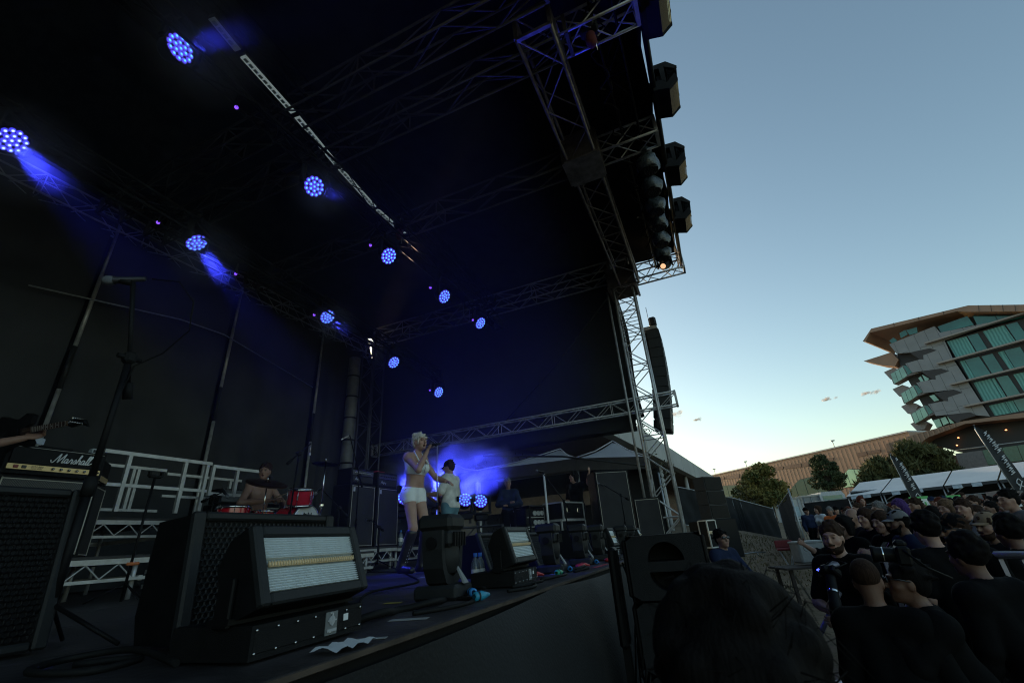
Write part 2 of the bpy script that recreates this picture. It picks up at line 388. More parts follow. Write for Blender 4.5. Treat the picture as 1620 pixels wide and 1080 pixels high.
# tower at the far front corner with base, sleeve block and outer pole
tw = truss('stage_tower', 'lattice aluminium tower at the far front corner of the stage', (-1.06,11.42,0.02), (-1.06,11.42,8.75), .52,.52, up=(0,1,0), bay=.46, r=.03, rb=.014, cat='tower')
MB().b2((-.05,-.45,-.45),(.06,.45,.45)).build('base_plate', K['steel'], tw)
sl = MB()
for a in (-1,1):
    sl.box((8.12,a*.37,0),(.62,.03,.74)); sl.box((8.12,0,a*.37),(.62,.74,.03))
    sl.box((7.82,a*.37,0),(.09,.06,.80)); sl.box((8.44,a*.37,0),(.09,.06,.80))
sl.build('sleeve_block', rust, tw)
hb = MB()
for i in range(9): hb.cyl((7.2-i*.11,-.26,.02),(7.2-i*.11,.26,.02+.01),.012,6)
hb.build('rung', K['alu'], tw)
tag(MB().cyl((-1.52,11.30,1.3),(-1.52,11.30,7.9),.03,10).build('brace_pole', K['alu']), 'plain aluminium pole standing just left of the lattice tower', 'pole')
# header sleeve where the middle truss crosses
sl = MB()
for a in (-1,1): sl.box((0,a*.33,0),(.6,.04,.62)); sl.box((a*.33,0,0),(.04,.62,.62))
for a in (-1,1): sl.box((0,0,a*.3),(.62,.62,.03))
tag(sl.build('sleeve_block', rust, None, (-.86,6.40,8.12)), 'dark square sleeve where header and middle ceiling truss cross', 'sleeve block')
# chain hoists hung below the roof
def hoist(loc, lab):
    t = thing('chain_hoist', lab, 'hoist', loc)
    MB().box((0,0,0),(.26,.16,.2),bev=.03).cyl((0,-.13,0),(0,.13,0),.09,14).build('motor_body', K['grey'], t)
    MB().tube([(0,0,.1),(0,0,.45)],.008,5).tube([(.05,0,-.1),(.05,0,-.5)],.006,5).build('chain', K['chrome'], t)
    MB().lathe([(.02,-.1),(.07,-.14),(.08,-.3),(.05,-.36),(0.001,-.37)],10).build('chain_bag', M('red cloth', (.10,.015,.015), .85), t)
hoist((-.15,4.1,8.0),'red bagged chain hoist under the roof edge at the top of the picture')
hoist((-4.9,6.2,7.95),'dark chain hoist above the end of the light strip')

# back mast tower in the far back corner + ribbed duct
truss('back_tower', 'dark lattice tower in the far back corner of the stage', (-9.55,11.0,FLOOR), (-9.55,11.0,8.3), .5,.5, up=(0,1,0), bay=.5, r=.026, rb=.012, cat='tower', mat=M('dim steel', (.10,.105,.115), .5, .6))
du = thing('ribbed_duct', 'pale ribbed tube standing beside the far back tower', 'duct', (-9.75,10.35,FLOOR))
prof = []
for i in range(9):
    z0 = i*.68; prof += [(.17,z0),(.18,z0+.06),(.18,z0+.62),(.17,z0+.66)]
MB().lathe(prof, 20).build('tube', M('grey translucent sleeve', (.16,.17,.18), .5, 0, .3, 4, dirt=.4), du)
hoop = MB().lathe([(.185,0),(.19,.02),(.185,.05)],20).mesh('hoop'); hoop.materials.append(K['black'])
for i in range(9): inst('hoop', hoop, du, loc=(0,0,i*.68-.012))

# back drapes between aluminium poles
drm = M('charcoal drape', (.038,.040,.043), .85, 0, .3, 1.2, bump=.25, bscale=60, spec=.25)
poleY = [-4.7,-1.95,.80,3.58,6.32,9.08,11.85]
for i in range(6):
    a, b_ = poleY[i]+.06, min(poleY[i+1]-.06, 10.9); seed = i*2.3
    rows = []
    for iz in range(34):
        t = iz/33; z = FLOOR+.02+t*6.55; row = []
        for iy in range(44):
            s_ = iy/43; y = a+(b_-a)*s_
            pull = math.exp(-((s_-.12-.25*t)/.30)**2)*(1-t)
            f = .05*math.sin(26*(s_*(1-.35*t)+.18*t)+seed)*pull*1.5 + .018*math.sin(9*s_+4*t+seed)+.10*math.sin(PI*s_)*math.sin(PI*t)*.6
            row.append((-10.0-f, y, z))
        rows.append(row)
    lab = ['dark drape panel left of frame','black drape panel at the left edge behind the amplifier','creased grey drape panel between the first two poles, behind the guitar neck','wrinkled grey drape panel behind the handrails','black drape panel right behind the drummer','black drape panel beside the back tower'][i]
    tag(MB().grid(rows).build('back_drape', drm), lab, 'drape', 'drape panels closing the back of the stage')
for i,y in enumerate(poleY[2:6]):
    t = thing('drape_pole', ['aluminium drape pole furthest left, out towards the picture edge','aluminium drape pole rising above the guitar neck','aluminium drape pole rising behind the handrail joint','aluminium drape pole right of the drummer'][i], 'pole', (-9.9,y,FLOOR))
    MB().cyl((0,0,0),(0,0,3.3),.034,10).build('tube', K['alu'], t)
    MB().cyl((0,0,3.95),(0,0,5.5),.034,10).build('tube', K['alu'], t)
    MB().cyl((0,0,3.2),(0,0,4.0),.04,10).build('sleeve', K['grey'], t)
    MB().cyl((0,0,5.4),(.0,0,6.7),.03,8).build('tube', K['steel'], t)
    MB().box((0,0,.01),(.3,.3,.02)).build('foot', K['steel'], t)
tag(MB().tube([(-9.86,2.7,6.1),(-9.86,5.1,6.52),(-9.86,6.1,6.56),(-9.86,8.9,6.02)],.015,6).build('drape_cable', K['steel']), 'thin pale cable strung across the back drapes', 'cable')

# far side wall: black mesh sheet laced to the tower, hem curving up at the front
g = []
for iz in range(26):
    t = iz/25; row = []
    for ix in range(60):
        u = ix/59; x = -1.32 - .05*math.sin(t*9) - u*8.5
        hem = 4.02 + .10*(1-u) + .22*math.exp(-(u/.05)**2) + .02*math.sin(u*40)
        z = hem + (9.05-hem)*t
        row.append((x - .10*(1-t)*math.exp(-(u/.10)**2)*-1, 11.92 + .03*math.sin(u*31+t*3)*(1-t)+.02*math.sin(u*11+t*8), z))
    g.append(row)
sw = thing('side_wall', 'black mesh sheet closing the far side of the stage above the marquee', 'drape', (0,0,0))
MB().grid(g).build('mesh_sheet', M('black mesh sheet', (.014,.015,.016), .8, 0, .3, 2, bump=.2, bscale=90, spec=.3), sw)
eye = MB().lathe([(.012,0),(.02,.004),(.012,.008)],8).mesh('eyelet'); eye.materials.append(K['white'])
for i in range(22): inst('eyelet', eye, sw, loc=(-1.37-.05*math.sin(i/21*9), 11.88, 4.5+i*.175), rot=(PI/2,0,0))
MB().tube([(-1.6,11.8,8.0),(-3.5,11.82,6.2),(-5.4,11.84,4.7)],.022,6).build('diagonal_tube', K['grey'], sw)
g = [[(-1.3-8.6*i/30, 11.88+.05*math.sin(i*1.3), FLOOR+2.9*t/8) for i in range(20,31)] for t in range(9)]
tag(MB().grid(g).build('side_drape', drm), 'black drape low on the far side wall behind the back line', 'drape')
g = [[(-10.5+.03*math.sin(j*.9), Y0+(12.2-Y0)*j/30, FLOOR-1.2+(8.95 if j<30 else 7.5)*k/6) for j in range(31)] for k in range(7)]  # unseen outer sheet added to keep low sun out, gap at the corner
tag(MB().grid(g).build('back_sun_block', K['cloth']), 'added black sheet behind the back drapes, blocking the sun', 'drape')
g = [[(-10.5+9.0*j/30, 12.15, FLOOR+2.75+5.2*k/6) for j in range(31)] for k in range(7)]  # second unseen sheet, put in against sun leaking past the far side
tag(MB().grid(g).build('side_wall', K['cloth']), 'added black sheet behind the far side wall, blocking the sun', 'drape')
# unseen near side drape left of the camera, added to keep the stage dark
g = [[(-10+8.9*i/20, Y0+.05*math.sin(i*1.1), FLOOR+7.6*t/8) for i in range(21)] for t in range(9)]
tag(MB().grid(g).build('side_drape', drm), 'unseen black drape added at the near side to keep the stage dark', 'drape')
# ---------------------------------------------------------------- stage lights and loudspeakers
def cell_mat(name, core, edge, s_core, s_edge):
    mt = bpy.data.materials.new(name); mt.use_nodes = True; n = mt.node_tree.nodes; l = mt.node_tree.links; n.clear()
    out = n.new('ShaderNodeOutputMaterial'); em = n.new('ShaderNodeEmission'); tc = n.new('ShaderNodeTexCoord')
    fl = n.new('ShaderNodeVectorMath'); fl.operation = 'MULTIPLY'; fl.inputs[1].default_value = (1,1,0); l.new(tc.outputs['Object'], fl.inputs[0])
    ln = n.new('ShaderNodeVectorMath'); ln.operation = 'LENGTH'; l.new(fl.outputs[0], ln.inputs[0])
    r = n.new('ShaderNodeValToRGB'); mr = n.new('ShaderNodeMapRange'); mr.inputs['From Max'].default_value = .036
    l.new(ln.outputs['Value'], mr.inputs['Value']); l.new(mr.outputs[0], r.inputs[0])
    e = r.color_ramp.elements; e[0].color = (*[c*s_core for c in core], 1); e[0].position = .12
    e[1].color = (*[c*.1*s_edge for c in edge], 1); e[1].position = 1.0
    k = e.new(.55); k.color = (*[c*s_edge for c in edge], 1); k2 = e.new(.86); k2.color = (*[c*.75*s_edge for c in edge], 1)
    l.new(r.outputs[0], em.inputs[0]); em.inputs[1].default_value = 1.0; l.new(em.outputs[0], out.inputs[0]); return mt
cellA = cell_mat('lit blue cell', (.06,.52,.95), (.07,.045,.66), 1.5, 1.0)
cellB = cell_mat('bright blue cell', (.45,.75,1.0), (.05,.045,.85), 1.5, 1.0)
cell_me = {}
for nm, mt in (('a',cellA),('b',cellB)):
    me = MB().lathe([(.0345,0),(.034,.006),(.027,.015),(.014,.020),(.0005,.0215)],10).mesh('cell'); me.materials.append(mt); cell_me[nm] = me
ringpos = [(0,0)]+[(.066*math.cos(k*PI/3),.066*math.sin(k*PI/3)) for k in range(6)]+[(.131*math.cos(k*PI/6+.26),.131*math.sin(k*PI/6+.26)) for k in range(12)]
head_me = MB().lathe([(.06,-.24),(.12,-.235),(.15,-.18),(.155,-.06),(.178,-.02),(.182,.012),(.172,.016),(.168,-.004),(.0005,-.006)],28).mesh('head'); head_me.materials.append(K['black'])
yoke_me = MB()
for sgn in (-1,1): yoke_me.box((sgn*.215,0,.11),(.05,.10,.36),bev=.015)
yoke_me.box((0,0,.27),(.48,.13,.05),bev=.015); yoke_me = yoke_me.mesh('yoke'); yoke_me.materials.append(K['black'])
base_me = MB().box((0,0,.36),(.30,.22,.13),bev=.02).mesh('base'); base_me.materials.append(K['black'])
clamp_me = MB().box((-.1,0,.46),(.05,.05,.1)).box((.1,0,.46),(.05,.05,.1)).mesh('clamp'); clamp_me.materials.append(K['grey'])
def wash(P, pdir, tilt, lab, power, group, kind='a', up=True, ang=19, floor=False, s=1.0):
    P = np.array(P,float); v = P-CAM_POS; v /= np.linalg.norm(v)
    pr = _R*pdir[0] - _U*pdir[1]; pr -= v*np.dot(pr,v); pr /= np.linalg.norm(pr)
    d = -v*math.cos(tilt) + pr*math.sin(tilt)
    t = thing('wash_light', lab, 'stage light', P, group=group); t.scale = (s,s,s)
    q = V3(d).to_track_quat('Z','Y')
    h = inst('head', head_me, t); h.rotation_mode = 'QUATERNION'; h.rotation_quaternion = q
    for x,y in ringpos: inst('cell', cell_me[kind], h, loc=(x,y,-.004))
    az = math.atan2(d[1], d[0]) + PI/2
    for nm, me in (('yoke',yoke_me),('base',base_me),('clamp',clamp_me)):
        o = inst(nm, me, t); o.rotation_euler = (0 if not floor else PI, 0, az)
    L = bpy.data.lights.new('blue_beam','SPOT'); L.energy = power*2.6; L.color = (.045,.06,1.0); L.spot_size = math.radians(ang); L.spot_blend = .9; L.shadow_soft_size = .10
    lo = bpy.data.objects.new('blue_beam', L); COL.objects.link(lo); lo.parent = t
    lo.rotation_mode = 'QUATERNION'; lo.rotation_quaternion = V3(-d).to_track_quat('Z','Y'); lo.location = tuple(d*.04)
    return t
G1, G2 = 'front row of blue wash lights', 'rear row of blue wash lights'
row1 = [((285,77),-4.8,(1,-.25),.75,'large blue wash light at the top left beside the light strip',65,'a'),
        ((497,295),-4.8,(1,.35),.45,'second blue wash light of the front row, left of the light strip',35,'a'),
        ((615,405),-4.8,(1,.55),.6,'third blue wash light of the front row, below the light strip end',25,'a'),
        ((703,469),-4.75,(1,.5),.75,'fourth blue wash light of the front row, tilted oval',14,'a'),
        ((760,511),-4.75,(1,.6),.8,'smallest and farthest blue wash light of the front row, before the far truss',10,'a')]
for p,X,pd,tl,lab,pw_,kd in row1: wash(onx(*p,X), pd, tl, lab, pw_, G1, kd)
row2 = [((18,222),-7.0,(.7,.7),.55,'brightest blue wash light cut by the left picture edge',480,'b'),
        ((311,384),-7.0,(.6,.8),.75,'blue wash light above the back truss with a thick beam below it',480,'a'),
        ((518,501),-7.0,(.75,.65),.6,'blue wash light in mid air left of the far back tower',100,'a'),
        ((623,573),-7.0,(.8,.6),.7,'blue wash light just right of the glint on the back tower',16,'a'),
        ((694,620),-6.95,(.9,.4),.7,'lowest blue wash light of the rear row, right above the singer',12,'a')]
for p,X,pd,tl,lab,pw_,kd in row2: wash(onx(*p,X), pd, tl, lab, pw_, G2, kd)
# small beam lights between the wash lights
pin = M('small violet lens', (.1,.05,.6), .3, emit=(.20,.06,1.0), estr=1.0)
pinb = MB().lathe([(.03,-.14),(.055,-.13),(.06,.0),(.05,.01),(.048,-.005),(.0005,-.006)],14).mesh('can'); pinb.materials.append(K['black'])
pinl = MB().lathe([(.047,0),(.03,.012),(.0005,.016)],14).mesh('lens'); pinl.materials.append(pin)
pbr = MB().box((0,0,.2),(.05,.05,.4)).mesh('bracket'); pbr.materials.append(K['black'])
for p,X,lab in [((250,352),-7.0,'tiny violet lamp above the back truss near the left blue haze'),((373,433),-7.0,'tiny violet lamp between two rear blue lights'),
                ((586,388),-4.8,'tiny violet lamp left of the third front blue light'),((681,455),-4.75,'tiny violet lamp left of the fourth front blue light'),
                ((748,506),-4.75,'tiny violet lamp beside the farthest front blue light'),((374,170),-4.8,'tiny dim blue lamp high in the dark roof'),
                ((497,498),-7.0,'tiny teal lamp left of the mid-air rear blue light'),((680,617),-6.95,'tiny pale lamp left of the lowest rear blue light')]:
    P = onx(*p,X); t = thing('beam_light', lab, 'stage light', P); t.scale = (.55,.55,.55); v = CAM_POS-P
    q = (V3(v)+Vector((2.5,1.5,0))).to_track_quat('Z','Y')
    for nm, me in (('can',pinb),('lens',pinl)):
        o = inst(nm, me, t); o.rotation_mode = 'QUATERNION'; o.rotation_quaternion = q
    inst('bracket', pbr, t)
# floor wash lights behind the guitarist, on a low truss
truss('floor_truss', 'low dark truss carrying the floor wash lights behind the guitarist', (-6.75,8.72,1.80), (-4.55,9.86,1.80), .3,.3, bay=.3, r=.02, rb=.009, mat=M('dark truss', (.06,.06,.065), .5, .6))
tag(MB().b2((-6.75,8.68,FLOOR),(-6.55,8.88,1.63)).build('truss_foot', K['black']), 'black block under the upstage end of the low truss', 'block')
tag(MB().b2((-4.8,9.62,FLOOR),(-4.6,9.82,1.63)).build('truss_foot', K['black']), 'black block under the downstage end of the low truss', 'block')
G3 = 'blue wash lights on the low floor truss'
for p,z,lab,kd,pw_ in [((640,787),9.9,'blue floor wash light left of the singer, beside the tall amplifiers','a',190),((692,781),10.1,'cyan-bright floor wash light hidden between singer and guitarist','b',330),
                 ((736,790),10.2,'left one of the two blue floor wash lights right of the guitarist','a',150),((760,792),10.25,'right one of the two blue floor wash lights right of the guitarist','a',150)]:
    wash(at(*p,z), (.3,-.9), .5, lab, pw_, G3, kd, floor=True, ang=48, s=1.0)
# hot lamp shining cyan behind the guitarist
# white light strip under the roof: five battens
lm = M('lit frosted diffuser', (.62,.66,.66), .35, 0, .10, 12, emit=(.72,.9,.92), estr=.09); lm0 = M('faint glow diffuser', (.62,.66,.66), .35, 0, .10, 12, emit=(.5,.7,1), estr=.012)  # weak glow put into the diffusers so the strip shows, topmost fainter
lcell = MB().box((0,0,0),(.06,.045,.012),bev=.004).mesh('cell'); lcell.materials.append(M('strip cell', (.34,.42,.42), .3, 0, .2, 30))
LP = [(380,85),(467,182),(536,265),(594,330),(642,372)]; PT = [onz(*p,8.0) for p in [(330,24)]+LP]
for i in range(5):
    a, b_ = PT[i], PT[i+1]; u = (b_-a)/np.linalg.norm(b_-a); a = a+u*.03; b_ = b_-u*.03; L = np.linalg.norm(b_-a)
    t = thing('light_batten', ['topmost batten of the white light strip, mostly in the dark','second batten of the white light strip from the top','third, middle batten of the white light strip','fourth batten of the white light strip','last and lowest batten of the white light strip'][i], 'light batten', a, rot=frame_rot(u,(0,0,1)).to_euler(), group='battens of the white light strip')
    MB().box((L/2,0,.05),(L,.11,.07),bev=.008).build('housing', K['grey'], t)
    MB().box((L/2,0,.005),(L-.02,.10,.02),bev=.005).build('diffuser', lm if i else lm0, t)
    for k in range(int((L-.06)/.085)): inst('cell', lcell, t, loc=(.07+k*.085,0,-.008))
tag(MB().tube([PT[0]+(.1,-1.3,.12), PT[0]+(.25,0,.1), PT[-1]+(.3,.3,.1), PT[-1]+(.3,1.6,.1)],.02,6).build('pipe', K['black']), 'thin dark pipe hanging beside the light strip', 'pipe')
truss('lighting_truss','dark truss above the white light strip',(PT[0][0]+.25,-4,8.4),(PT[-1][0],10.9,8.4),.3,.3,bay=.6,r=.02,rb=.01,mat=K['black'])

# rain-covered floodlights on the roof front edge
clear = glass_mat('clear rain film', (.80,.86,.88), .10, .10)
def flood(P, s, lab, rz=0):
    t = thing('covered_floodlight', lab, 'floodlight', P, rz=rz, group='floodlights under rain hoods along the roof edge'); t.scale = (s,s,s)
    o = [(0,-.30,.32),(.26,-.30,.30),(.40,-.30,.10),(.36,-.30,-.18),(.20,-.30,-.32),(0,-.30,-.26)]
    hood = MB()
    for y in (-.30,.25):
        hood.prism([(.03,y,.32),(.26,y,.30),(.40,y,.10),(.35,y,.07),(.22,y,.19),(.03,y,.22)], (0,.05,0)); hood.prism([(.03,y,-.26),(.20,y,-.32),(.36,y,-.18),(.34,y,-.03),(.19,y,-.17),(.12,y,-.08),(.03,y,-.06)], (0,.05,0))
        hood.prism([(.13,y,.20),(.21,y,.19),(.19,y,-.16),(.13,y,-.09)], (0,.05,0))
    hood.b2((-.03,-.30,-.26),(.03,.30,.32)); hood.prism([(.03,-.25,.32),(.26,-.25,.30),(.255,-.25,.26),(.03,-.25,.28)], (0,.5,0))
    hood.prism([(.20,-.25,-.32),(.03,-.25,-.26),(.03,-.25,-.22),(.19,-.25,-.28)], (0,.5,0))
    hood.build('hood', K['cloth'], t)
    MB().box((.10,0,0),(.12,.42,.36),bev=.03).cyl((.02,-.24,0),(.02,.24,0),.03,8).build('lamp_body', K['black'], t)
    MB().box((.165,0,0),(.015,.36,.28),bev=.005).build('reflector', M('grey reflector', (.20,.22,.23), .3, .2, .15, 8), t)
    MB().prism([(.255,-.25,.295),(.395,-.25,.10),(.355,-.25,-.18),(.20,-.25,-.315),(.195,-.25,-.31),(.345,-.25,-.175),(.385,-.25,.10),(.25,-.25,.285)], (0,.5,0)).build('rain_film', clear, t)
    MB().box((-.05,0,.1),(.08,.12,.3)).build('bracket', K['black'], t)
for p,s,lab in [((1030,8),1.0,'rain-hooded floodlight cut by the top of the picture'),((1047,146),1.0,'second rain-hooded floodlight down the roof edge'),
                ((1063,262),1.0,'third rain-hooded floodlight down the roof edge'),((1071,343),1.0,'lowest rain-hooded floodlight on the roof edge')]:
    P = onz(*p, 8.35); flood((.60,P[1],8.35), s, lab)

# moving lights wrapped in plastic, hanging in a row under the front truss
wrapm = M('wrapped dark plastic film', (.045,.055,.058), .28, 0, .5, 14, bump=1.0, bscale=22)
def wrapped(P, lab, r=.17, h=.46, lamp=False, ph=0.):
    t = thing('wrapped_moving_light', lab, 'stage light', P, group='plastic-wrapped moving lights in a hanging row')
    g = []
    prof = [(.02,.30),(.09,.28),(.12,.20),(.07,.14),(.13,.08),(r,0),(r*1.05,-.08),(r*.9,-.17),(r*.75,-.22)]
    for i,(rr,z) in enumerate(prof):
        g.append([(rr*(1+.12*math.sin(3*a+ph+i)+.06*math.sin(7*a+ph*2-i))*math.cos(a), rr*(1+.12*math.sin(3*a+ph+i)+.06*math.sin(7*a+ph*2-i))*math.sin(a), z*h/.46) for a in np.linspace(0,2*PI,19)])
    MB().grid(g).build('plastic_wrap', wrapm, t)
    MB().lathe([(r*.8,-.20),(r*.82,-.23),(r*.7,-.235),(.0005,-.225)],18).build('lens_ring', K['black'], t)
    cl = MB()
    for x,y in ringpos: cl.lathe([(.02,0),(.016,-.01),(.0005,-.014)],8,a=(x*.75,y*.75,-.23))
    cl.build('lens_cells', M('dark lens', (.03,.035,.04), .12, 0, .2, 8), t)
    MB().box((0,0,.42),(.06,.06,.26)).cyl((0,-.09,.55),(0,.09,.55),.03,8).build('hook_clamp', K['black'], t)
for i,(p,lab) in enumerate([((1024,255),'topmost plastic-wrapped light of the hanging row, beside the cantilever truss'),((1030,290),'second plastic-wrapped light of the hanging row'),
      ((1036,322),'third plastic-wrapped light of the hanging row'),((1040,347),'fourth plastic-wrapped light of the hanging row'),((1044,374),'fifth plastic-wrapped light of the hanging row'),((1047,397),'sixth plastic-wrapped light of the hanging row, cells showing')]):
    P = onz(*p, 7.72); wrapped(P, lab, .19, .5, ph=i*1.9)
# last one: open spotlight with a warm lens
P = onz(1052,418,7.72); t = thing('spotlight', 'dark spotlight with a warm glowing lens at the roof corner', 'stage light', P)
d = np.array([-.25,-.75,-.62]); d /= np.linalg.norm(d)
MB().lathe([(.04,-.30),(.11,-.28),(.14,-.10),(.13,.05),(.085,.18),(.08,.24),(.07,.24),(.068,.22),(.0005,.215)],20,axis=d).build('barrel', K['black'], t)
MB().lathe([(.066,.0),(.04,.02),(.0005,.028)],16,a=d*.222,axis=d).build('lens', M('warm lens', (.8,.5,.3), .2, emit=(1,.55,.30), estr=.55), t)
yk = MB()
for sg in (-1,1): yk.box((sg*.17,0,.10),(.04,.10,.34),bev=.012)
yk.box((0,0,.28),(.38,.12,.05),bev=.012).box((0,0,.37),(.26,.2,.12),bev=.02).build('yoke', K['grey'], t)
# loose cables looped along the roof edge
for i,(y0,y1,lab) in enumerate([(2.6,5.2,'dark cable looped under the roof edge near the top of the picture'),(5.0,8.0,'dark cable looped under the roof edge above the wrapped lights'),(7.6,10.9,'dark cable sagging under the roof edge near the corner')]):
    pts = [(-.12+.10*math.sin(k*1.3+i), y0+(y1-y0)*k/24, 8.12-.18*abs(math.sin(k*PI/6+i))) for k in range(25)]
    tag(MB().tube(pts,.014,5).build('roof_cable', K['rubber']), lab, 'cable')

# main line array hanging beyond the tower
def line_array(name, lab, P, n, w, h, d, curve, parent_rig=True, rz=0., step=None):
    t = thing(name, lab, 'loudspeaker', P, rz=rz); a = 0; y = 0; z = 0
    box = MB().prism([(-w/2,-d/2,h/2),(w/2,-d/2,h/2),(w/2,-d/2,-h/2),(-w/2,-d/2,-h/2)], (0,d*.75,0))
    box.box((0,d*.32,0),(w*.7,d*.3,h*.8)); me = box.mesh('speaker_box'); me.materials.append(M('speaker grey', (.022,.024,.026), .55, 0, .2, 8, spec=.3))
    gr = MB().box((0,-d/2-.006,0),(w-.05,.012,h-.04),bev=.004).mesh('grille'); gr.materials.append(K['black'])
    for i in range(n):
        R = Matrix.Rotation(a,4,'X'); T = Matrix.Translation((0,y,z)) @ R
        inst('speaker_box', me, t, mat4=T); g_ = inst('grille', gr, t, mat4=T)
        z -= (h+.012)*math.cos(a); y += (h+.012)*math.sin(a)*1.0; a += curve
    if parent_rig:
        MB().box((0,0,h/2+.08),(w*.9,d*.9,.1)).build('fly_frame', K['steel'], t); MB().tube([(0,0,h/2+.1),(0,0,1.1)],.012,5).build('chain', K['chrome'], t)
        MB().box((0,-.1,h/2+.42),(.22,.22,.3),bev=.05).build('motor', K['grey'], t)
    return t
line_array('line_array', 'curved grey line array hanging just behind the lattice tower', (-.66,12.95,6.85), 10, .9,.28,.46, .022, rz=PI/2)
# delay stack on a dolly and case beyond the tower
t = line_array('speaker_stack', 'stack of line array boxes on the ground right of the tower base', (-.15,13.6,2.65), 3, .7,.34,.45, .0, parent_rig=False, rz=.9)
MB().box((0,.1,-1.35),(.98,.7,.9)).build('base_box', K['black'], t)
# ---------------------------------------------------------------- back line and floor gear
def riser(name, lab, x0, x1, y0, y1, top, tr=True):
    t = thing(name, lab, 'riser', ((x0+x1)/2,(y0+y1)/2,FLOOR)); cx, cy = (x0+x1)/2, (y0+y1)/2; hx, hy = (x1-x0)/2, (y1-y0)/2; H = top-FLOOR
    MB().box((0,0,H-.015),(2*hx,2*hy,.03),bev=.004).build('deck', M('riser deck', (.03,.028,.028), .7, 0, .3, 4), t)
    fr = MB()
    for z in (H-.055, H-.225):
        fr.box((hx-.02,0,z),(.04,2*hy,.05 if z>H-.1 else .03)).box((-hx+.02,0,z),(.04,2*hy,.05)).box((0,hy-.02,z),(2*hx-.09,.04,.05)).box((0,-hy+.02,z),(2*hx-.09,.04,.05))
    fr.build('frame', K['alu'], t)
    br = MB().cyl((0,0,0),(0,.14,-.13),.009,5,cap=False).mesh('brace'); br.materials.append(K['alu'])
    br2 = MB().cyl((0,0,-.13),(0,.14,0),.009,5,cap=False).mesh('brace'); br2.materials.append(K['alu'])
    n = int((2*hy-.1)/.14)
    for i in range(n): inst('brace', br if i%2 else br2, t, loc=(hx-.02,-hy+.05+i*.14,H-.08))
    leg = MB().cyl((0,0,0),(0,0,H-.03),.024,8).mesh('leg'); leg.materials.append(K['alu'])
    for sx in (-1,1):
        for sy in (-1,1): inst('leg', leg, t, loc=(sx*(hx-.09),sy*(hy-.07),0))
    return t
riser('amp_riser', 'low riser with lattice edge under the two tall amplifier stacks', -6.75,-5.55,6.35,7.35,1.665)
riser('amp_riser', 'low riser with lattice edge behind the singer, right of the tall stacks', -6.75,-5.55,7.37,8.75,1.655)
riser('drum_riser', 'low black riser under the drum kit', -7.0,-4.95,4.0,6.0,1.60)
riser('amp_riser', 'riser under the gold-panel amplifier at the left', -7.1,-5.75,.6,3.3,1.72)
riser('tall_riser', 'tall lattice riser behind the handrails left of the drums', -8.8,-7.05,2.4,4.32,2.20)

# aluminium handrails
def handrail(lab, x, y0, y1, z0, zt, mids, posts, long=()):
    t = thing('handrail', lab, 'handrail', (x,y0,z0)); L = y1-y0; H = zt-z0
    def bar(nm,a,b): MB().b2(a,b).build(nm, K['alu'], t)
    bar('top_rail',(-.02,0,H-.045),(.02,L,H))
    for z in mids: bar('mid_rail',(-.015,0,z-.02),(.015,L,z+.02))
    for p in posts: bar('post',(-.022,p-.022,0),(.022,p+.022,H-.047))
    return t
handrail('near aluminium handrail in front of the grey drape', -6.95, 3.15,4.55,2.26,3.00,(.32,),(.30,1.02,1.34))
handrail('aluminium handrail running on behind the drummer', -6.95, 4.57,5.5,2.52,2.97,(.03,),(.02,.42,.88))
handrail('far aluminium handrail seen through the near one', -8.75, 3.35,4.95,2.45,3.16,(.02,),(.5,1.10,1.17))
handrail('far aluminium handrail behind the floor tom', -8.75, 4.97,6.4,2.70,3.11,(.02,),(.3,1.2))

grill = M('amp grille cloth', (.10,.105,.10), .85, 0, .3, 3, bump=.8, bscale=140)
def weave():
    mt = grill; n = mt.node_tree.nodes; l = mt.node_tree.links; b = n['Principled BSDF']
    tc = [k for k in n if k.type=='TEX_COORD'][0]; ck = n.new('ShaderNodeTexChecker'); ck.inputs['Scale'].default_value = 110
    ck.inputs[1].default_value = (.13,.13,.125,1); ck.inputs[2].default_value = (.035,.036,.036,1); l.new(tc.outputs['Object'], ck.inputs[0]); l.new(ck.outputs[0], b.inputs['Base Color'])
weave()
gold = M('gold amp panel', (.62,.45,.22), .38, .5, .12, 10, dirt=.15)
# script nameplate
def shift(L, dx): return [[(x+dx,y) for x,y in l] for l in L]
A_ = [[(1.5,.5),(1.3,.56),(1.2,.25),(1.3,.02),(1.45,.15),(1.52,.5),(1.5,.1),(1.6,.02),(1.7,.15)]]
L_ = [[(3.5,.1),(3.75,1.0),(3.7,1.22),(3.62,1.0),(3.6,.15),(3.68,.02),(3.8,.12)]]
MARSH = [[(-.25,.28),(-.1,.0),(.1,.02),(.3,.6),(.45,1.12),(.5,1.0),(.52,.1),(.58,.12),(.98,1.1),(1.02,1.02),(.98,.12),(1.05,.02),(1.2,.14)]] + A_ + \
 [[(1.7,.15),(1.8,.5),(1.84,.6),(1.9,.48),(2.0,.5),(1.98,.1),(2.05,.02),(2.15,.15)],[(2.15,.15),(2.35,.62),(2.44,.25),(2.38,.02),(2.24,.06)],[(2.38,.02),(2.55,.15)],
  [(2.55,.15),(2.76,1.05),(2.70,1.22),(2.63,1.0),(2.6,.02)],[(2.6,.3),(2.78,.56),(2.88,.4),(2.86,.08),(2.95,.02),(3.05,.15)]] + shift(A_,1.85) + L_ + shift(L_,.26) + [[(4.05,.12),(4.3,.3)]]
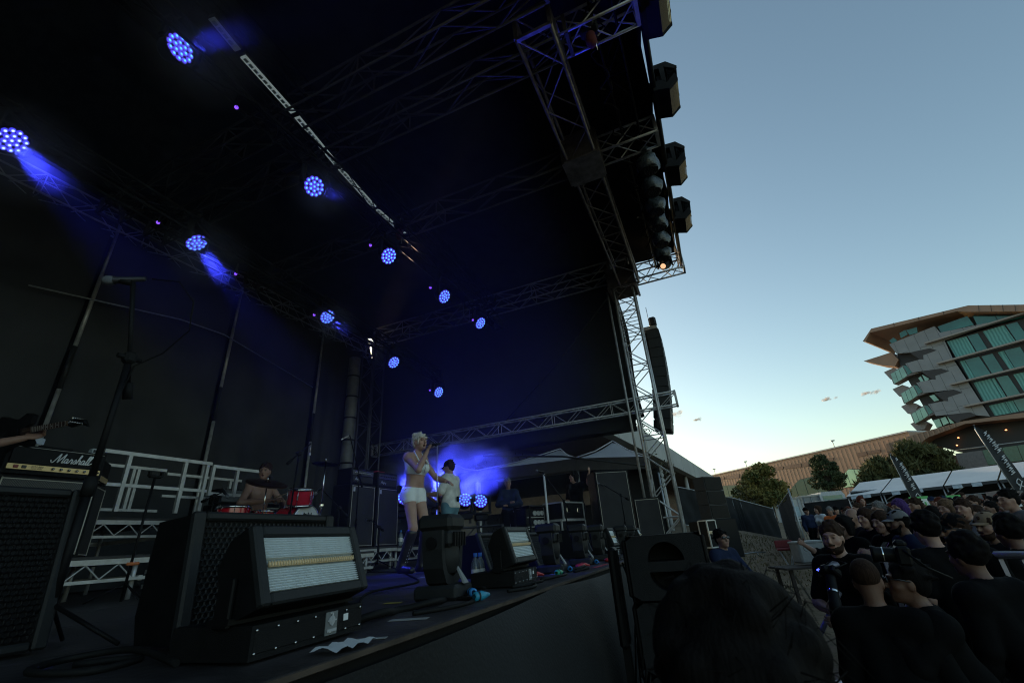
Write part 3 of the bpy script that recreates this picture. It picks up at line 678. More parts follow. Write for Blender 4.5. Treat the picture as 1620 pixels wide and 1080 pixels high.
def script_plate(lines, width, r, mat, parent, P, ax=(0,1,0), upv=(0,0,1), name='script_logo', slant=.25):
    xs_ = [x for l in lines for x,_ in l]; w = max(xs_)-min(xs_); s = width/w; cx = (max(xs_)+min(xs_))/2
    mb = strokes([[((x-cx+slant*y)*s,(y-.5)*s) for x,y in l] for l in lines], r)
    R = Matrix((V3(ax),V3(upv),V3(np.cross(ax,upv)))).transposed().to_4x4()
    o = mb.build(name, mat, parent); o.matrix_local = Matrix.Translation(V3(P)) @ R; return o
knob_me = MB().lathe([(.013,0),(.013,.012),(.009,.014),(.009,.022),(.0005,.022)],12,axis=(1,0,0)).mesh('knob'); knob_me.materials.append(K['chrome'])
# amplifier head with gold panel
t = thing('amplifier_head', 'black amplifier head with white script name and gold panel', 'amplifier', (-6.28,2.42,2.50)); hw = .40
MB().prism([(.14,-hw,0),(.14,-hw,.27),(-.10,-hw,.27),(-.14,-hw,0)], (0,2*hw,0)).build('cabinet', K['tolex'], t)
MB().box((.146,0,.17),(.016,2*hw-.06,.155),bev=.004).build('front_board', K['black'], t)
MB().box((.150,0,.063),(.014,2*hw-.05,.052),bev=.002).build('control_panel', gold, t)
for i in range(6): inst('knob', knob_me, t, loc=(.157,-.03+i*.066,.063))
for y,c in ((-.31,(.25,.02,.02)),(-.25,(.02,.02,.02))): MB().box((.16,y,.063),(.012,.036,.03),bev=.004).build('rocker_switch', M('switch'+str(c[0]), c, .4), t)
MB().lathe([(.008,0),(.010,.008),(.005,.012)],10,a=(.157,.355,.063),axis=(1,0,0)).build('input_jack', K['black'], t)
MB().tube([(.165,.355,.063),(.19,.35,.06),(.19,.33,.045),(.175,.30,.03)],.004,5).build('jack_lead', K['rubber'], t)
script_plate(MARSH, .35, .0055, K['white'], t, (.158,.10,.17))
pm = M('dark print', (.05,.04,.03), .6)
for s_,z,sz in (('JCM 800',.070,.026),('LEAD SERIES',.052,.015)):
    me = text_mesh(s_, sz, .0006); o = obj('panel_print', me, pm, t); o.matrix_local = Matrix.Translation((.1585,-.15,z)) @ Matrix(((0,0,1,0),(1,0,0,0),(0,1,0,0),(0,0,0,1)))
pip = MB().box((.150,0,.252),(.008,2*hw-.05,.004)).build('piping', M('pale piping', (.45,.42,.36), .5), t)
MB().tube([(0,-.15,.27),(0,-.14,.30),(0,.14,.30),(0,.15,.27)],.012,6).build('carry_handle', K['black'], t)
# speaker cabinet below
def cab(lab, P, w, h, d, gm=grill, corners=True, badge=None, rz=0., name='speaker_cabinet'):
    t = thing(name, lab, 'speaker cabinet', P, rz=rz)
    MB().box((-d/2,0,h/2),(d,w,h),bev=.012).build('cabinet', K['tolex'], t)
    MB().box((.004,0,h/2),(.02,w-.07,h-.07),bev=.004).build('grille', gm, t)
    MB().box((.014,-w/2+.04,h/2),(.012,.008,h-.06)).box((.014,w/2-.04,h/2),(.012,.008,h-.06)).box((.014,0,h-.04),(.012,w-.07,.008)).box((.014,0,.04),(.012,w-.07,.008)).build('piping', M('pale piping'), t)
    cm = MB().box((0,0,0),(.05,.05,.05),bev=.012).mesh('corner_cap'); cm.materials.append(K['black'])
    for sy in (-1,1):
        for z in (.02,h-.02):
            inst('corner_cap', cm, t, loc=(-.018,sy*(w/2-.02),z))
    if badge: MB().box((.018,-w/2+.085,h-.10),(.006,.05,.075),bev=.002).build('badge', M('pale badge', (.45,.47,.5), .4, .3), t)
    return t
cab('amplifier cabinet with woven grille below the gold-panel head', (-6.14,2.42,1.73), .82,.76,.36)
bgm = M('dark grille cloth', (.026,.026,.028), .9, 0, .3, 3, bump=.7, bscale=160)
cab('amplifier cabinet turned edge-on behind the gold-panel head', (-6.62,3.06,1.73), .5,.78,.34, bgm, rz=.9)
t = thing('amplifier_head','dark amplifier head edge-on behind the microphone stand','amplifier',(-6.66,3.06,2.52),rz=.9)
MB().box((-.12,0,.14),(.28,.46,.27),bev=.015).build('cabinet',K['tolex'],t); MB().box((.02,0,.06),(.02,.4,.06)).build('control_panel',gold,t)
# the two tall bass stacks
for i,(y,lab,lab2) in enumerate([(6.92,'left tall black speaker cabinet behind the singer','left amplifier head on the tall stack, knobs along its top edge'),(7.66,'right tall black speaker cabinet behind the singer','right amplifier head on the tall stack with a red item on top')]):
    cab(lab, (-6.02,y-.03,1.668), .68,1.09,.42, bgm, badge=True)
    t = thing('amplifier_head', lab2, 'amplifier', (-6.05,y-.03,2.762))
    MB().box((-.17,0,.145),(.34,.62,.285),bev=.012).build('cabinet', K['tolex'], t)
    MB().box((.008,0,.20),(.02,.56,.085),bev=.004).build('control_panel', M('grey control panel', (.06,.062,.066), .4, .3), t)
    MB().box((.006,0,.085),(.014,.56,.11),bev=.004).build('grille', bgm, t)
    km = MB().lathe([(.014,0),(.013,.018),(.0005,.018)],10,axis=(1,0,0)).mesh('knob'); km.materials.append(K['grey'] if i else K['chrome'])
    for k in range(9): inst('knob', km, t, loc=(.018,-.24+k*.056,.20))
    script_plate([[(0,0),(.4,.9),(.6,0)],[(.2,.4),(.6,.4)],[(.8,.5),(.9,.1),(1.0,.5),(1.1,.1),(1.3,.5)],[(1.5,-.3),(1.55,.5),(1.75,.4),(1.6,.1)],[(2,.3),(2.2,.4),(2.05,.1),(2.3,.1)],[(2.6,.4),(2.5,.1),(2.7,.4),(2.6,-.3)]], .15, .004, M('pale badge'), t, (.016,-.15,.09))
tag(MB().box((0,0,.012),(.2,.26,.024),bev=.01).build('red_setlist', M('red card', (.6,.03,.05), .5), None, (-6.22,7.5,3.05)), 'red flat item on the right amplifier head', 'folder')
tag(MB().box((0,0,.012),(.16,.14,.03),bev=.01).build('white_towel', M('white towel', (.65,.66,.70), .9, bump=.8, bscale=50), None, (-6.25,7.8,3.05)), 'small pale cloth on the right amplifier head', 'towel')
# three grey cabinets behind the drummer
for i,(y,z,lab) in enumerate([(5.95,1.32,'grey speaker cabinet behind the drummer, left of its pair'),(6.62,1.32,'grey speaker cabinet behind the rack tom, right of its pair')]):
    cab(lab, (-8.2,y,z), .64,1.25,.4, M('grey grille cloth', (.075,.08,.085), .9, 0, .3, 3, bump=.6, bscale=150))
    t = thing('amplifier_head', ['grey amplifier head behind the drummer','grey amplifier head behind the rack tom'][i], 'amplifier', (-8.2,y,z+1.26))
    MB().box((-.15,0,.13),(.3,.62,.26),bev=.012).build('cabinet', K['tolex'], t); MB().box((.006,0,.13),(.014,.56,.2),bev=.004).build('grille', M('grey grille cloth'), t)
    km = MB().ball((.015,0,.24),.008,6,4).mesh('knob'); km.materials.append(K['chrome'])
    for k in range(10): inst('knob', km, t, loc=(0,-.26+k*.058,0))

# ---- speakers with honeycomb grilles
def honey(w, h, r=.0125):
    mb = MB(); dx = r*1.732; dy = r*1.5; nx = int(w/dx); ny = int(h/dy)
    for j in range(ny):
        for i in range(nx):
            cx = -w/2+dx/2+i*dx+(dx/2 if j%2 else 0); cy = -h/2+r+j*dy
            if cx > w/2-dx*.3: continue
            o = [(0,cx+r*.98*math.cos(k*PI/3+PI/6),cy+r*.98*math.sin(k*PI/3+PI/6)) for k in range(6)]
            n_ = [(-.004,cx+r*.66*math.cos(k*PI/3+PI/6),cy+r*.66*math.sin(k*PI/3+PI/6)) for k in range(6)]
            mb.add(o+n_, [(k,(k+1)%6,6+(k+1)%6,6+k) for k in range(6)])
    return mb
def stage_speaker(lab, P, w, h, d, lean, rz=0., gmat=None, r=.0125):
    """box loudspeaker lying on the deck, grille towards +X leaning back"""
    t = thing('stage_monitor', lab, 'loudspeaker', P, rz=rz)
    s_ = math.sin(lean)*h; c_ = math.cos(lean)*h
    MB().prism([(0,-w/2,0.02),(-s_,-w/2,c_),(-d,-w/2,c_*.97),(-d*1.05,-w/2,.25*h),(-d*.9,-w/2,.02)], (0,w,0)).build('cabinet', K['black'], t)
    R = Matrix.Rotation(-lean,4,'Y'); T = Matrix.Translation((-s_/2,0,.01+c_/2)) @ R
    fr = MB()
    for sy in (-1,1): fr.box((.005,sy*(w/2-.02),0),(.035,.045,h),bev=.008)
    for sz in (-1,1): fr.box((.004,0,sz*(h/2-.016)),(.03,w-.09,.032),bev=.008)
    o = fr.build('grille_frame', K['grey'], t); o.matrix_local = T
    hn = honey(w-.09,h-.07,r); o = hn.build('honeycomb_grille', gmat or K['grey'], t); o.matrix_local = T @ Matrix.Translation((.008,0,0)); o['kind'] = 'stuff'
    o = MB().box((0,0,0),(.004,w-.08,h-.06)).build('grille_backing', K['rubber'], t); o.matrix_local = T @ Matrix.Translation((-.003,0,0))
    return t
stage_speaker('large black stage loudspeaker with honeycomb grille behind the big strobe', (-1.74,1.47,FLOOR), .68,.43,.22,.08)
stage_speaker('black stage loudspeaker at the left edge in front of the amplifier cabinet', (-2.45,.80,FLOOR), .62,.58,.4,.10, gmat=K['black'], r=.013)
stage_speaker('black wedge monitor behind the second strobe', (-1.74,3.78,FLOOR), .56,.36,.30,.35)
stage_speaker('second wedge monitor, behind the second moving light', (-1.80,5.0,FLOOR), .6,.36,.3,.35)
stage_speaker('third wedge monitor, behind the two far moving lights', (-1.85,6.8,FLOOR), .75,.40,.3,.35)

# ---- strobe panels on flat cases
refl = M('strobe reflector', (.86,.92,.94), .35, 0, .06, 30)
phos = M('phosphor strip', (.85,.62,.34), .45, 0, .08, 30)
def strobe(lab, P, w, h, rz, lean, nrow, case=True, rowstuff=False):
    t = thing('strobe_light', lab, 'strobe light', P, rz=rz)
    B = Matrix.Translation((0,0,.125+h/2)) @ Matrix.Rotation(-lean,4,'Y')
    def put(mb, nm, mt): o = mb.build(nm, mt, t); o.matrix_local = B; return o
    bd = MB().prism([(0,-w/2,-h/2),(0,-w/2,h/2),(-.07,-w/2,h/2-.01),(-.13,-w/2,h*.2),(-.13,-w/2,-h*.3),(-.07,-w/2,-h/2)], (0,w,0)); put(bd,'housing',K['black'])
    fr = MB(); e = .035
    for sy in (-1,1): fr.box((.008,sy*(w/2-e/2),0),(.03,e,h),bev=.006)
    for sz in (-1,1): fr.box((.0075,0,sz*(h/2-e/2)),(.029,w-2*e-.002,e),bev=.006)
    put(fr,'bezel',K['grey'])
    put(MB().box((.001,0,0),(.006,w-2*e,h-2*e)),'back_plate',M('dim back plate',(.22,.26,.265),.6))
    ih = h-2*e; iw = w-2*e; st = ih*.115; rh = (ih-st*1.5)/nrow
    row = MB().prism([(0,-iw/2,-rh*.36),(.010,-iw/2,-rh*.1),(.006,-iw/2,rh*.30),(0,-iw/2,rh*.36)], (0,iw,0)).mesh('reflector_row'); row.materials.append(refl)
    k = 0
    zt = -ih/2
    for i in range(nrow):
        z = zt + rh*(i+.5) + (st*1.5 if i >= nrow*.47 else 0)
        inst('reflector_row', row, t, mat4=B @ Matrix.Translation((.005,0,z)))
    zs = zt + rh*math.ceil(nrow*.47) + st*.65
    ob = MB().box((.012,0,zs),(.012,iw-.02,st*.78),bev=.004); put(ob,'phosphor_strip',phos)
    rib = MB()
    for i in range(int(iw/.011)): rib.box((.020,-iw/2+.006+i*.011,zs),(.003,.0025,st*.78))
    o = put(rib,'strip_rib',M('dim strip rib',(.55,.42,.25),.5)); o['kind'] = 'stuff'
    yk = MB()
    for sy in (-1,1): yk.box((-.07,sy*(w/2+.012),.10+h*.22),(.06,.014,h*.55),bev=.004)
    yk.box((-.07,0,.105),(.08,w+.05,.016)).build('yoke', K['black'], t)
    c = MB().b2((-.27,-w/2,.008),(.035,w/2,.092)).box((.0,0,.05),(.074,w*.99,.07),bev=.01); c.build('base_case', K['tolex'], t)
    kb = MB().cyl((-.07,w/2+.02,.16+h*.3),(-.07,w/2+.05,.16+h*.3),.028,10).build('tilt_knob', K['rubber'], t)
    MB().box((.038,w*.16,.052),(.003,.055,.066)).build('label_plate', M('grey label', (.16,.17,.175), .5), t)
    lg = MB().cyl((.040,w*.16,.060),(.0425,w*.16,.060),.014,12).b2((.041,w*.16-.003,.045),(.044,w*.16+.003,.082)).b2((.041,w*.16-.02,.058),(.0435,w*.16+.02,.062)).b2((.041,w*.16-.022,.028),(.0435,w*.16+.022,.036))
    lg.build('label_print', M('pale badge'), t)
    sc = MB()
    for y in np.linspace(-.47,.47,7):
        for z in (.025,.08): sc.ball((.038,y*w,z),.004,6,4)
    sc.build('case_rivet', K['chrome'], t)
    MB().box((.038,w*.31,.06),(.003,.022,.02)).build('sticker', K['white'], t)
    return t
strobe('big strobe panel with a yellow stripe at the front of the stage', (-1.30,1.26,FLOOR), .475,.232, .06, .36, 18)
strobe('second strobe panel with a pale stripe beside the wedge monitor', (-1.32,3.12,FLOOR), .46,.235, .05, .30, 14)
strobe('small far strobe panel beyond the row of moving lights', (-1.40,6.55,FLOOR), .46,.235, .05, .30, 8)
strobe('farthest strobe panel near the tower base', (-1.42,9.0,FLOOR), .46,.235, .05, .30, 6)

# ---- moving lights standing on the deck (bodies turned away)
def moving(lab, P, rz, s=1.0):
    t = thing('moving_light', lab, 'stage light', P, rz=rz, group='moving lights along the stage lip'); t.scale = (s,s,s)
    MB().box((0,0,.035),(.24,.24,.07),bev=.015).build('base', K['grey'], t)
    for sy in (-1,1):
        pts = []
        outer = [(.0,.05),(.09,.08),(.135,.15),(.15,.24),(.15,.33)]
        for (y,z) in outer: pts.append((0,sy*y,z))
        inner = [(.115,.33),(.112,.24),(.10,.17),(.07,.125),(.0,.105)]
        poly = [(-.055,sy*y,z) for y,z in outer+inner]
        MB().prism(poly, (.11,0,0)).build('yoke_arm', K['grey'], t)
        MB().cyl((0,sy*.152,.27),(0,sy*.165,.27),.03,14).build('pivot_cap', K['black'], t)
    h = MB().box((-.01,0,.37),(.20,.215,.085),bev=.022).box((0,0,.29),(.17,.19,.09),bev=.02)
    h.lathe([(.085,0),(.09,-.05),(.082,-.12),(.07,-.13)],16,a=(0,0,.25)); h.build('head', K['grey'], t)
    fin = MB()
    for k in range(7): fin.box((.095,-.075+k*.025,.285),(.012,.010,.07))
    fin.build('cooling_fin', K['black'], t)
    MB().prism([(.12,-.03,.07),(.12,.03,.07),(.06,0,.17)], (.012,0,0)).build('bracket_plate', M('pale grey plate', (.22,.23,.235), .5), t)
    return t
for i,(p,lab,rz,s) in enumerate([((-1.50,2.42,FLOOR),'nearest dark moving light, in front of the singer',.15,1.05),((-1.42,4.05,FLOOR),'second moving light, right of the second strobe',.1,.95),
        ((-1.42,5.0,FLOOR),'third moving light along the lip',.1,.95),((-1.41,5.75,FLOOR),'fourth moving light along the lip, before the far strobe',.1,.95),
        ((-1.45,7.5,FLOOR),'fifth moving light, small beside the tower',.1,.95),((-1.45,8.3,FLOOR),'sixth moving light, farthest beside the tower',.1,.95)]):
    moving(lab, p, rz, s)

# ---- microphone stands
def mic(parent, P, d, s=1.0, cond=False):
    d = np.array(d,float); d /= np.linalg.norm(d); P = np.array(P,float)
    if cond: MB().cyl(P, P-d*.11, .011, 10).build('microphone', M('silver mic', (.5,.46,.42), .35, .8), parent); MB().cyl(P-d*.0,P+d*.03,.012,8).build('mic_tip',K['white'],parent)
    else:
        o = MB().lathe([(.0005,.0),(.017,-.006),(.025,-.022),(.0255,-.038),(.021,-.052)],14,a=P,axis=d).build('mic_grille', M('mic mesh', (.20,.21,.23), .45, .7, bump=.6, bscale=500), parent)
        MB().lathe([(.0215,-.052),(.018,-.06),(.012,-.18),(.0005,-.181)],12,a=P,axis=d).build('mic_body', M('dark mic body', (.03,.03,.034), .45, .3), parent)
def mic_stand(lab, base, top, boom_end, mdir, tripod=True, matl=None, thick=.011, cable=None, cond=False, legs=.3, name='microphone_stand'):
    t = thing(name, lab, 'microphone stand', base); b = np.array(base,float); tp = np.array(top,float)-b; e = np.array(boom_end,float)-b; mt = matl or K['black']
    if tripod:
        lg = MB().cyl((.0,0,.16),(legs,0,.01),.008,6).mesh('leg'); lg.materials.append(mt)
        for k in range(3): inst('leg', lg, t, rot=(0,0,k*2*PI/3+.4))
    else: MB().lathe([(.0005,.03),(.05,.028),(.125,.012),(.13,0)],20).build('round_base', mt, t)
    mid = tp*.5
    MB().cyl((0,0,.1),mid,thick*1.25,10).build('lower_tube', mt, t); MB().cyl(mid,tp,thick,10).build('upper_tube', mt, t); MB().cyl(mid-(0,0,.04),mid+(0,0,.04),thick*1.8,10).build('clutch', K['rubber'], t)
    if np.linalg.norm(e-tp) > .05:
        u = (e-tp)/np.linalg.norm(e-tp)
        MB().cyl(tp-u*.18,e,thick*.8,8).build('boom', mt, t); MB().box(tp,(.05,.05,.06),bev=.012).cyl(tp-(0,.05,0),tp+(0,.05,0),.012,8).build('boom_joint', K['rubber'], t)
        MB().cyl(tp-u*.2,tp-u*.12,.02,10).build('counterweight', K['rubber'], t)
    md = np.array(mdir,float); md /= np.linalg.norm(md)
    if not cond: MB().cyl(e-(0,0,.02),e+md*.06,.016,10).build('mic_clip', K['rubber'], t)
    mic(t, e+md*.13, md, cond=cond)
    if cable is not None: MB().tube([np.array(c)-b for c in cable],.0035,5).build('cable', K['rubber'], t)
    return t
mic_stand('tall foreground microphone stand at the left with its cable looping', (-2.46,1.10,FLOOR), (-2.46,1.10,2.50), (-2.40,.99,2.87), (-.55,-.42,-.10), thick=.013,
    cable=[(-2.32,1.03,2.87),(-2.22,1.10,2.86),(-2.17,1.16,2.76),(-2.20,1.19,2.62),(-2.33,1.17,2.52),(-2.44,1.12,2.46),(-2.48,1.10,2.2),(-2.48,1.09,1.6)])
mic_stand('overhead microphone stand in front of the drummer', (-5.05,4.42,FLOOR+.0), (-5.0,4.42,2.85), (-4.95,4.55,3.0), (.0,.05,-1), cond=True)
mic_stand('overhead microphone stand right of the cymbal with a white tipped microphone', (-5.3,5.95,FLOOR), (-5.3,5.95,2.75), (-5.25,5.6,3.35), (-.3,-.7,-.5), cond=True)
mic_stand('short microphone stand before the left tall cabinet', (-5.2,6.4,FLOOR), (-5.2,6.4,1.95), (-5.6,6.65,2.1), (-1,.2,0))
mic_stand('boom microphone stand on stage left before the crewman in black', (-2.72,8.9,FLOOR), (-2.75,8.9,2.25), (-3.10,8.75,2.84), (-.9,-.3,.25))
tag(MB().cyl((-3.15,9.0,FLOOR),(-3.15,9.0,2.82),.022,10).lathe([(.13,0),(.12,.012),(.02,.03)],16,a=(-3.15,9.0,FLOOR)).build('light_tube', M('white tube', (.6,.61,.62), .4, 0, .05)), 'plain white upright tube in front of the rack on stage left', 'tube')
mic_stand('microphone stand with its boom lying level near the tower', (-1.75,9.6,FLOOR), (-1.75,9.6,2.30), (-2.1,9.7,2.55), (-.9,.2,.3))
# guitar stand with yoke, in front of handrails
t = thing('guitar_stand', 'thin black stand with a forked head in front of the handrails', 'stand', (-5.55,3.02,FLOOR))
MB().cyl((0,0,0),(.02,.01,1.16),.013,8).build('tube', K['black'], t); MB().box((.02,.01,1.18),(.04,.12,.03),bev=.008).box((.02,-.05,1.205),(.04,.02,.05)).box((.02,.07,1.205),(.04,.02,.05)).build('fork', K['rubber'], t)
lg = MB().cyl((0,0,.16),(.28,0,.01),.008,6).mesh('leg'); lg.materials.append(K['black'])
for k in range(3): inst('leg', lg, t, rot=(0,0,k*2*PI/3))
MB().box((.02,.01,.33),(.03,.12,.03),bev=.01).build('orange_tag', M('orange plastic', (.55,.16,.05), .5), t)

# ---- drum kit (each drum its own thing)
red = M('red drum lacquer', (.50,.012,.025), .22, 0, .12, 5, coat=.6)
skin = M('white drum head', (.62,.63,.62), .55, 0, .06, 7, dirt=.15)
def drum(name, lab, P, r, h, axis=(0,0,1), lugs=8, head=skin):
    t = thing(name, lab, 'drum', P); ax = V3(axis).normalized(); q = ax.to_track_quat('Z','Y').to_matrix().to_4x4()
    def put(mb,nm,mt): o = mb.build(nm,mt,t); o.matrix_local = q; return o
    put(MB().lathe([(r,-h/2),(r,h/2)],32),'shell',red)
    for z in (-h/2,h/2): put(MB().lathe([(r+.004,z-.02),(r+.012,z-.02),(r+.012,z+.014),(r-.004,z+.014)],32),'hoop',K['chrome'])
    for z in (-h/2-.004,h/2+.004): put(MB().lathe([(r,z),(.0005,z+(.001 if z>0 else -.001))],32),'drum_head',head)
    lm_ = MB().box((r+.013,0,0),(.022,.022,.06),bev=.006).cyl((r+.016,0,-h/2),(r+.016,0,h/2),.004,6).mesh('lug'); lm_.materials.append(K['chrome'])
    for k in range(lugs): inst('lug', lm_, t, mat4=q @ Matrix.Rotation(k*2*PI/lugs+.2,4,'Z'))
    return t, q
drum('floor_tom','red floor tom at the left of the drum kit', (-6.12,4.44,2.14), .20,.26)
drum('rack_tom','red rack tom above the bass drum', (-5.50,4.98,2.375), .165,.22,(.15,-.1,1),6)
bd, q = drum('bass_drum','red bass drum with white front head facing the audience', (-5.62,5.06,1.99), .28,.36,(1,.12,0),10)
script_plate([[(0,.8),(-.2,.2),(.1,0),(.3,.5),(.1,.5)],[(.5,.0),(.5,.5),(.7,.5)],[(.8,.3),(1,.4),(.85,0),(1.1,.1)],[(1.3,.9),(1.25,.1),(1.4,.0)],[(1.1,.6),(1.5,.6)],[(1.7,.5),(1.6,.3),(1.75,.1),(1.6,0)],[(2.1,.5),(1.9,.3),(2.1,.0)],[(2.3,.9),(2.3,0),(2.4,.4),(2.55,0)]], .17,.005,K['black'],bd,(.195,.02,.15),ax=(-.12,1,0))
drum('snare_drum','chrome and red snare drum beside the bass drum', (-5.98,4.82,2.16), .165,.12,(.05,0,1),8)
brz = M('dark bronze', (.10,.055,.03), .38, .85, .3, 9)
brz2 = M('black cymbal', (.03,.026,.025), .35, .7, .25, 9)
def cymbal(lab, P, r, tilt, mt, base_z, lean=(0,0)):
    t = thing('cymbal', lab, 'cymbal', (P[0],P[1],base_z)); H = P[2]-base_z; q = Vector((tilt[0],tilt[1],1)).normalized().to_track_quat('Z','Y').to_matrix().to_4x4()
    o = MB().lathe([(.0005,.03),(.02,.03),(.04,.018),(.06,.008),(r*.6,.0),(r,-.014),(r,-.017),(r*.6,-.004),(.04,.012),(.0005,.024)],36).build('disc', mt, t); o.matrix_local = Matrix.Translation((0,0,H)) @ q
    MB().cyl((0,0,.0),(0,0,H*.55),.013,10).cyl((0,0,H*.5),(0,0,H+.05),.009,8).build('stand_tube', K['chrome'], t)
    MB().cyl((0,0,H+.03),(0,0,H+.07),.015,8).box((0,0,H*.52),(.05,.05,.045),bev=.01).build('wing_nut', K['chrome'], t)
    lg = MB().cyl((0,0,.18),(.25,0,.01),.008,6).mesh('leg'); lg.materials.append(K['chrome'])
    for k in range(3): inst('leg', lg, t, rot=(0,0,k*2*PI/3+.3))
cymbal('big brown cymbal hiding the chest of the drummer', (-5.62,4.50,2.55), .27, (.38,-.1), brz, 1.60)
cymbal('dark cymbal on a tall chrome stand right of the drum kit', (-5.15,5.05,2.82), .19, (.05,.05), brz2, 1.60)
mic_stand('small drum microphone stand over the rack tom', (-5.05,5.3,FLOOR), (-5.05,5.3,2.2), (-5.3,5.15,2.5), (-.6,-.3,-.8))
mic_stand('small microphone stand beside the floor tom', (-6.45,4.35,1.60), (-6.45,4.35,2.45), (-6.3,4.38,2.5), (.6,.1,-.7))
mic_stand('vocal microphone stand right beside the drummer', (-6.6,5.25,1.60), (-6.6,5.25,2.65), (-6.35,5.12,2.78), (-.6,-.5,.5))

# ---- racks, cases and side speakers on stage left
t = thing('equipment_rack', 'open equipment rack with round dials on stage left', 'rack', (-3.62,9.35,FLOOR), rz=-.5)
rk = MB()
for sy in (-1,1):
    for sx in (-1,1): rk.box((sx*.24,sy*.26,.46),(.03,.03,.92))
rk.box((-.1,0,.46),(.4,.5,.88)).box((0,0,.93),(.52,.56,.03)).build('rack_case', K['black'], t)
dl = MB().lathe([(.05,0),(.05,.02),(.042,.022),(.0005,.02)],16,axis=(1,0,0)).mesh('dial'); dl.materials.append(M('grey dial', (.33,.34,.34), .4))
for z in (.80,.62):
    for k in range(3): inst('dial', dl, t, loc=(.105,-.02+k*.1,z))
hd = MB()
for z in (.72,.54,.36): hd.box((.11,0,z),(.01,.46,.012))
for k in range(14): hd.box((.112,random.uniform(-.2,.2),random.uniform(.1,.5)),(.01,.03,.02))
hd.build('panel_line', K['alu'], t)
def case(lab, P, d, rz=0., mt=None):
    t = thing('flight_case', lab, 'flight case', P, rz=rz); d = np.array(d)
    MB().box((0,0,d[2]/2),d,bev=.006).build('panel', mt or K['black'], t); e = MB()
    for sx in (-1,1):
        for sy in (-1,1): e.box((sx*d[0]/2,sy*d[1]/2,d[2]/2),(.03,.03,d[2]+.004))
        for z in (0.01,d[2]): e.box((sx*d[0]/2,0,z),(.03,d[1]-.034,.03)); e.box((0,sx*d[1]/2,z),(d[0]-.034,.03,.03))
    e.build('edge_trim', K['alu'], t)
    for sy in (-1,1):
        MB().box((d[0]/2+.004,sy*d[1]*.25,d[2]*.55),(.012,.1,.08),bev=.004).build('latch', K['chrome'], t)
    return t
case('flight case under the mixing gear on stage left', (-3.15,9.9,FLOOR), (.6,.9,.62), -.3)
case('upper flight case with cables on stage left', (-3.1,9.95,FLOOR+.63), (.5,.8,.35), -.3)
case('dark case stacked behind the floor wash lights', (-4.2,10.9,FLOOR), (.6,1.1,.95), -.2)
t = cab('big black side loudspeaker on stage left beside the crewman', (-1.95,9.95,FLOOR), .75,1.55,.6, bgm, rz=-1.05)
t = cab('black loudspeaker leaning at the tower foot', (-1.45,11.0,FLOOR), .6,1.0,.5, bgm, rz=-1.2)
sd_ = thing('sign_lamp', 'small red lamp on a pole beside the side loudspeaker', 'lamp', (-1.72,10.35,FLOOR)); MB().cyl((0,0,0),(0,0,1.28),.012,8).build('tube', K['chrome'], sd_); MB().box((0,0,1.33),(.06,.06,.09),bev=.015).build('lamp', M('red lamp', (.5,.02,.02), .4, emit=(1,.03,.03), estr=.35), sd_)
case('pale metal tray on the deck near the tower', (-1.55,10.1,FLOOR), (.3,.7,.12), 0., K['alu'])
# ---- subwoofers in the pit
def sub(lab, P, rz):
    t = thing('subwoofer', lab, 'subwoofer', P, rz=rz); w, h, d = .48,.38,.55
    shell = MB()
    def hole_face():  # front at y=-d/2 with two half-moon ports built as recessed geometry
        N = 16; up = [(.115*math.cos(PI*k/N), .03+.115*math.sin(PI*k/N)) for k in range(N+1)]
        lo = [(.115*math.cos(PI*k/N), -.03-.115*math.sin(PI*k/N)) for k in range(N+1)]
        return up, lo
    up, lo = hole_face(); y = -d/2
    for arc, sg in ((up,1),(lo,-1)):
        ed = [(w/2, sg*.0), (w/2, sg*h/2), (-w/2, sg*h/2), (-w/2, sg*0)]
        # fan between arc and rectangle border
        n = len(arc); bp = []
        for k in range(n):
            a = PI*k/(n-1); c, s_ = math.cos(a), math.sin(a); f = min((w/2)/max(abs(c),1e-6), (h/2)/max(s_,1e-6)); bp.append((c*f, sg*s_*f))
        v = [(x,y,z) for x,z in arc]+[(x,y,z) for x,z in bp]
        shell.add(v, [((k,k+1,n+k+1,n+k) if sg<0 else (k,n+k,n+k+1,k+1)) for k in range(n-1)])
        q = [(w/2,y,0),(arc[0][0],y,arc[0][1]),(arc[-1][0],y,arc[-1][1]),(-w/2,y,0)]; shell.add(q, [(0,1,2,3) if sg<0 else (3,2,1,0)])
        shell.add([(x,y,z) for x,z in arc]+[(x*.9,y+.25,z) for x,z in arc], [((k,n+k,n+k+1,k+1) if sg<0 else (k,k+1,n+k+1,n+k)) for k in range(n-1)])
        shell.add([(arc[0][0],y,arc[0][1]),(arc[-1][0],y,arc[-1][1]),(arc[-1][0]*.9,y+.25,arc[-1][1]),(arc[0][0]*.9,y+.25,arc[0][1])], [(0,1,2,3)])
    shell.b2((-w/2,y+.26,-h/2),(w/2,d/2,h/2))
    shell.add([(-w/2,y,-h/2),(w/2,y,-h/2),(w/2,y,h/2),(-w/2,y,h/2),(-w/2,y+.26,-h/2),(w/2,y+.26,-h/2),(w/2,y+.26,h/2),(-w/2,y+.26,h/2)], [(0,4,5,1),(1,5,6,2),(2,6,7,3),(3,7,4,0)])
    o = shell.build('cabinet', M('textured black paint', (.010,.010,.011), .6, 0, .2, 20, bump=.5, bscale=300, spec=.2), t); o.location = (0,0,h/2)
    for sx in (-1,1): MB().box((sx*(w/2+.015),-.1,h/2),(.03,.3,h*.9),bev=.01).build('rigging_rail', K['black'], t)
    return t
sub('upper black subwoofer with half-moon ports before the stage', (-.42,3.62,1.16), .12)
sub('lower black subwoofer under the one with half-moon ports', (-.42,3.64,.765), .12)
sub('bottom subwoofer of the stack before the stage', (-.42,3.66,.37), .12)
